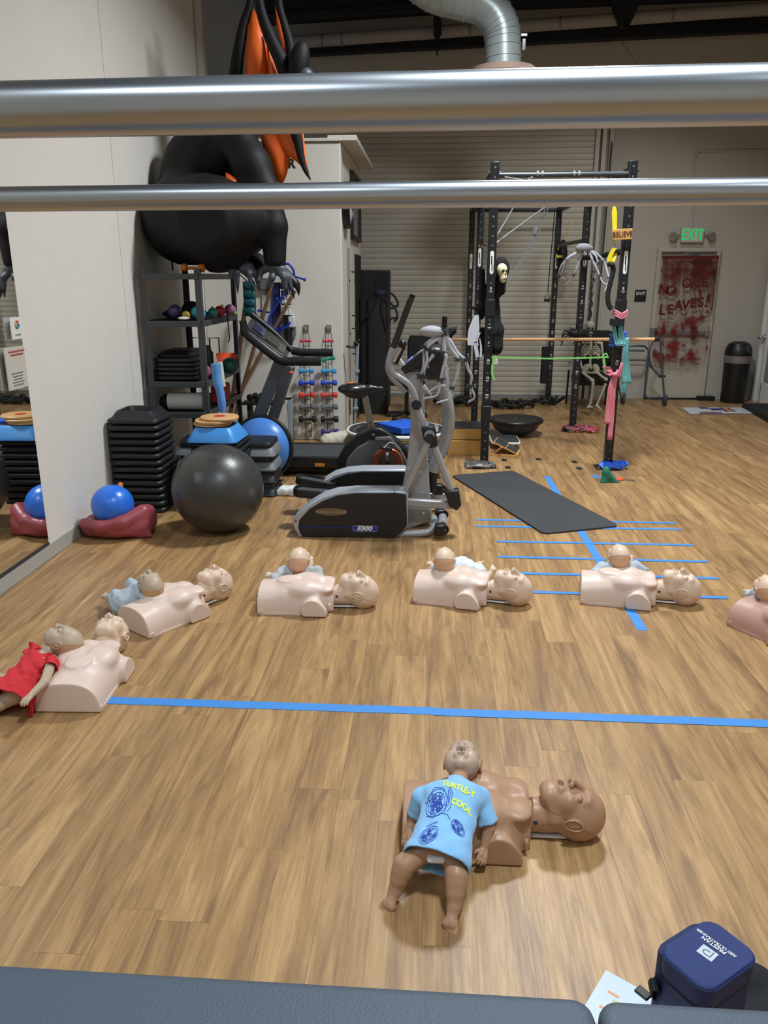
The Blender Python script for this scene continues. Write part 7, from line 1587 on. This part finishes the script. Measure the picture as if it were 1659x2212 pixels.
def btxt(s_, a, b, size, nm, sx=1.0, z=.2716):
    A_, B_ = ZB(*a, zt), ZB(*b, zt); q = text_mb(s_, 1.0, Matrix.Identity(4), 0); size = (B_-A_).length/(max(v[0] for v in q.v)-min(v[0] for v in q.v)); q = text_mb(s_, size, frame(Vector(((A_.x+B_.x)/2, (A_.y+B_.y)/2, z)), B_-A_, Vector((-(B_-A_).y, (B_-A_).x, 0))), .0002, sx=sx, bold=.0002)
    return obj(nm, q, M['white'], t)
btxt('PRESTAN', (1312, 455), (1122, 322), .0235, 'bag_lettering', 1.0); btxt('AED ULTRATRAINER', (1398, 484), (1078, 256), .0165, 'bag_lettering', 1.0)
lg = obj('logo_patch', MB(frame((cl.x, cl.y, .271), xd, yd)).box((0, 0, 0), (.038, .032, .002)), mat('patch_silver', '#b8c2cc', .4), t)
obj('logo_mark', MB(frame((cl.x, cl.y, .2725), xd, yd)).tube([(-.010, -.012, 0), (-.010, .008, 0), (.004, .008, 0), (.010, .003, 0), (.010, -.002, 0), (.004, -.006, 0), (-.004, -.006, 0)], .0013, 6), mat('patch_line', '#5f6c7c', .4), lg)
obj('side_strap', MB().ribbon(spline([ZB(760, 615, .18), ZB(745, 690, .12), ZB(740, 770, .08)], 4), (.02, .02, 0), .004), M['blackm'], t)
p = ZB(770, 760, .10); obj('carry_loop', MB().ribbon(spline([p, ZB(760, 720, .16), ZB(715, 705, .18), ZB(695, 750, .15), ZB(740, 800, .10)], 5), (.0, .026, .01), .003), M['blackm'], t)
obj('buckle', MB(frame(ZB(640, 775, .10), xd, yd)).box((0, 0, 0), (.036, .024, .008)), M['black'], t, bevel=.002)
s = SDF((-.22, -.14, -.01), (.20, .14, .16), .006); s.ell((0, 0, .03), (.16, .09, .05), .02).ell((-.05, .05, .06), (.08, .05, .05), .03).plane((0, 0, 0), (0, 0, -1))
o = sobj('cloth_bag', s.mesh(), mat('black_canvas', '#15161a', .85, bump=.4, bscale=90)); tag(o, 'black cloth bag on the floor right of the navy bag', 'bag'); o.location = ZB(1520, 830, 0)+Vector((.02, -.05, 0))
t = thing('paper_sheet', 'white printed sheet with faint orange marks under the table edge', 'paper'); z = .0015
K = [ZB(335, 590, z), ZB(600, 735, z), ZB(560, 900, z), ZB(170, 830, z)]
pu_ = (K[1]-K[0]).normalized(); pv = Vector((pu_.y, -pu_.x, 0)); 
obj('sheet', MB().prism([(0, 0), (.216, 0), (.216, .279), (0, .279)], K[0], pu_, pv, (0, 0, .001)), mat('sheet_paper', '#c6d2dc', .6), t)
for k in range(9): obj('print_mark', MB().prism([(.03+.02*(k % 3), .055+k*.018), (.03+.02*(k % 3)+[.03, .05, .08, .11][k % 4], .055+k*.018), (.03+.02*(k % 3)+[.03, .05, .08, .11][k % 4], .062+k*.018), (.03+.02*(k % 3), .062+k*.018)], K[0]+Vector((0, 0, .0012)), pu_, pv, (0, 0, .0004)), mat('print_%d' % k, ['#d99a6a', '#b9c27a', '#a9b4c8'][k % 3], .6), t)
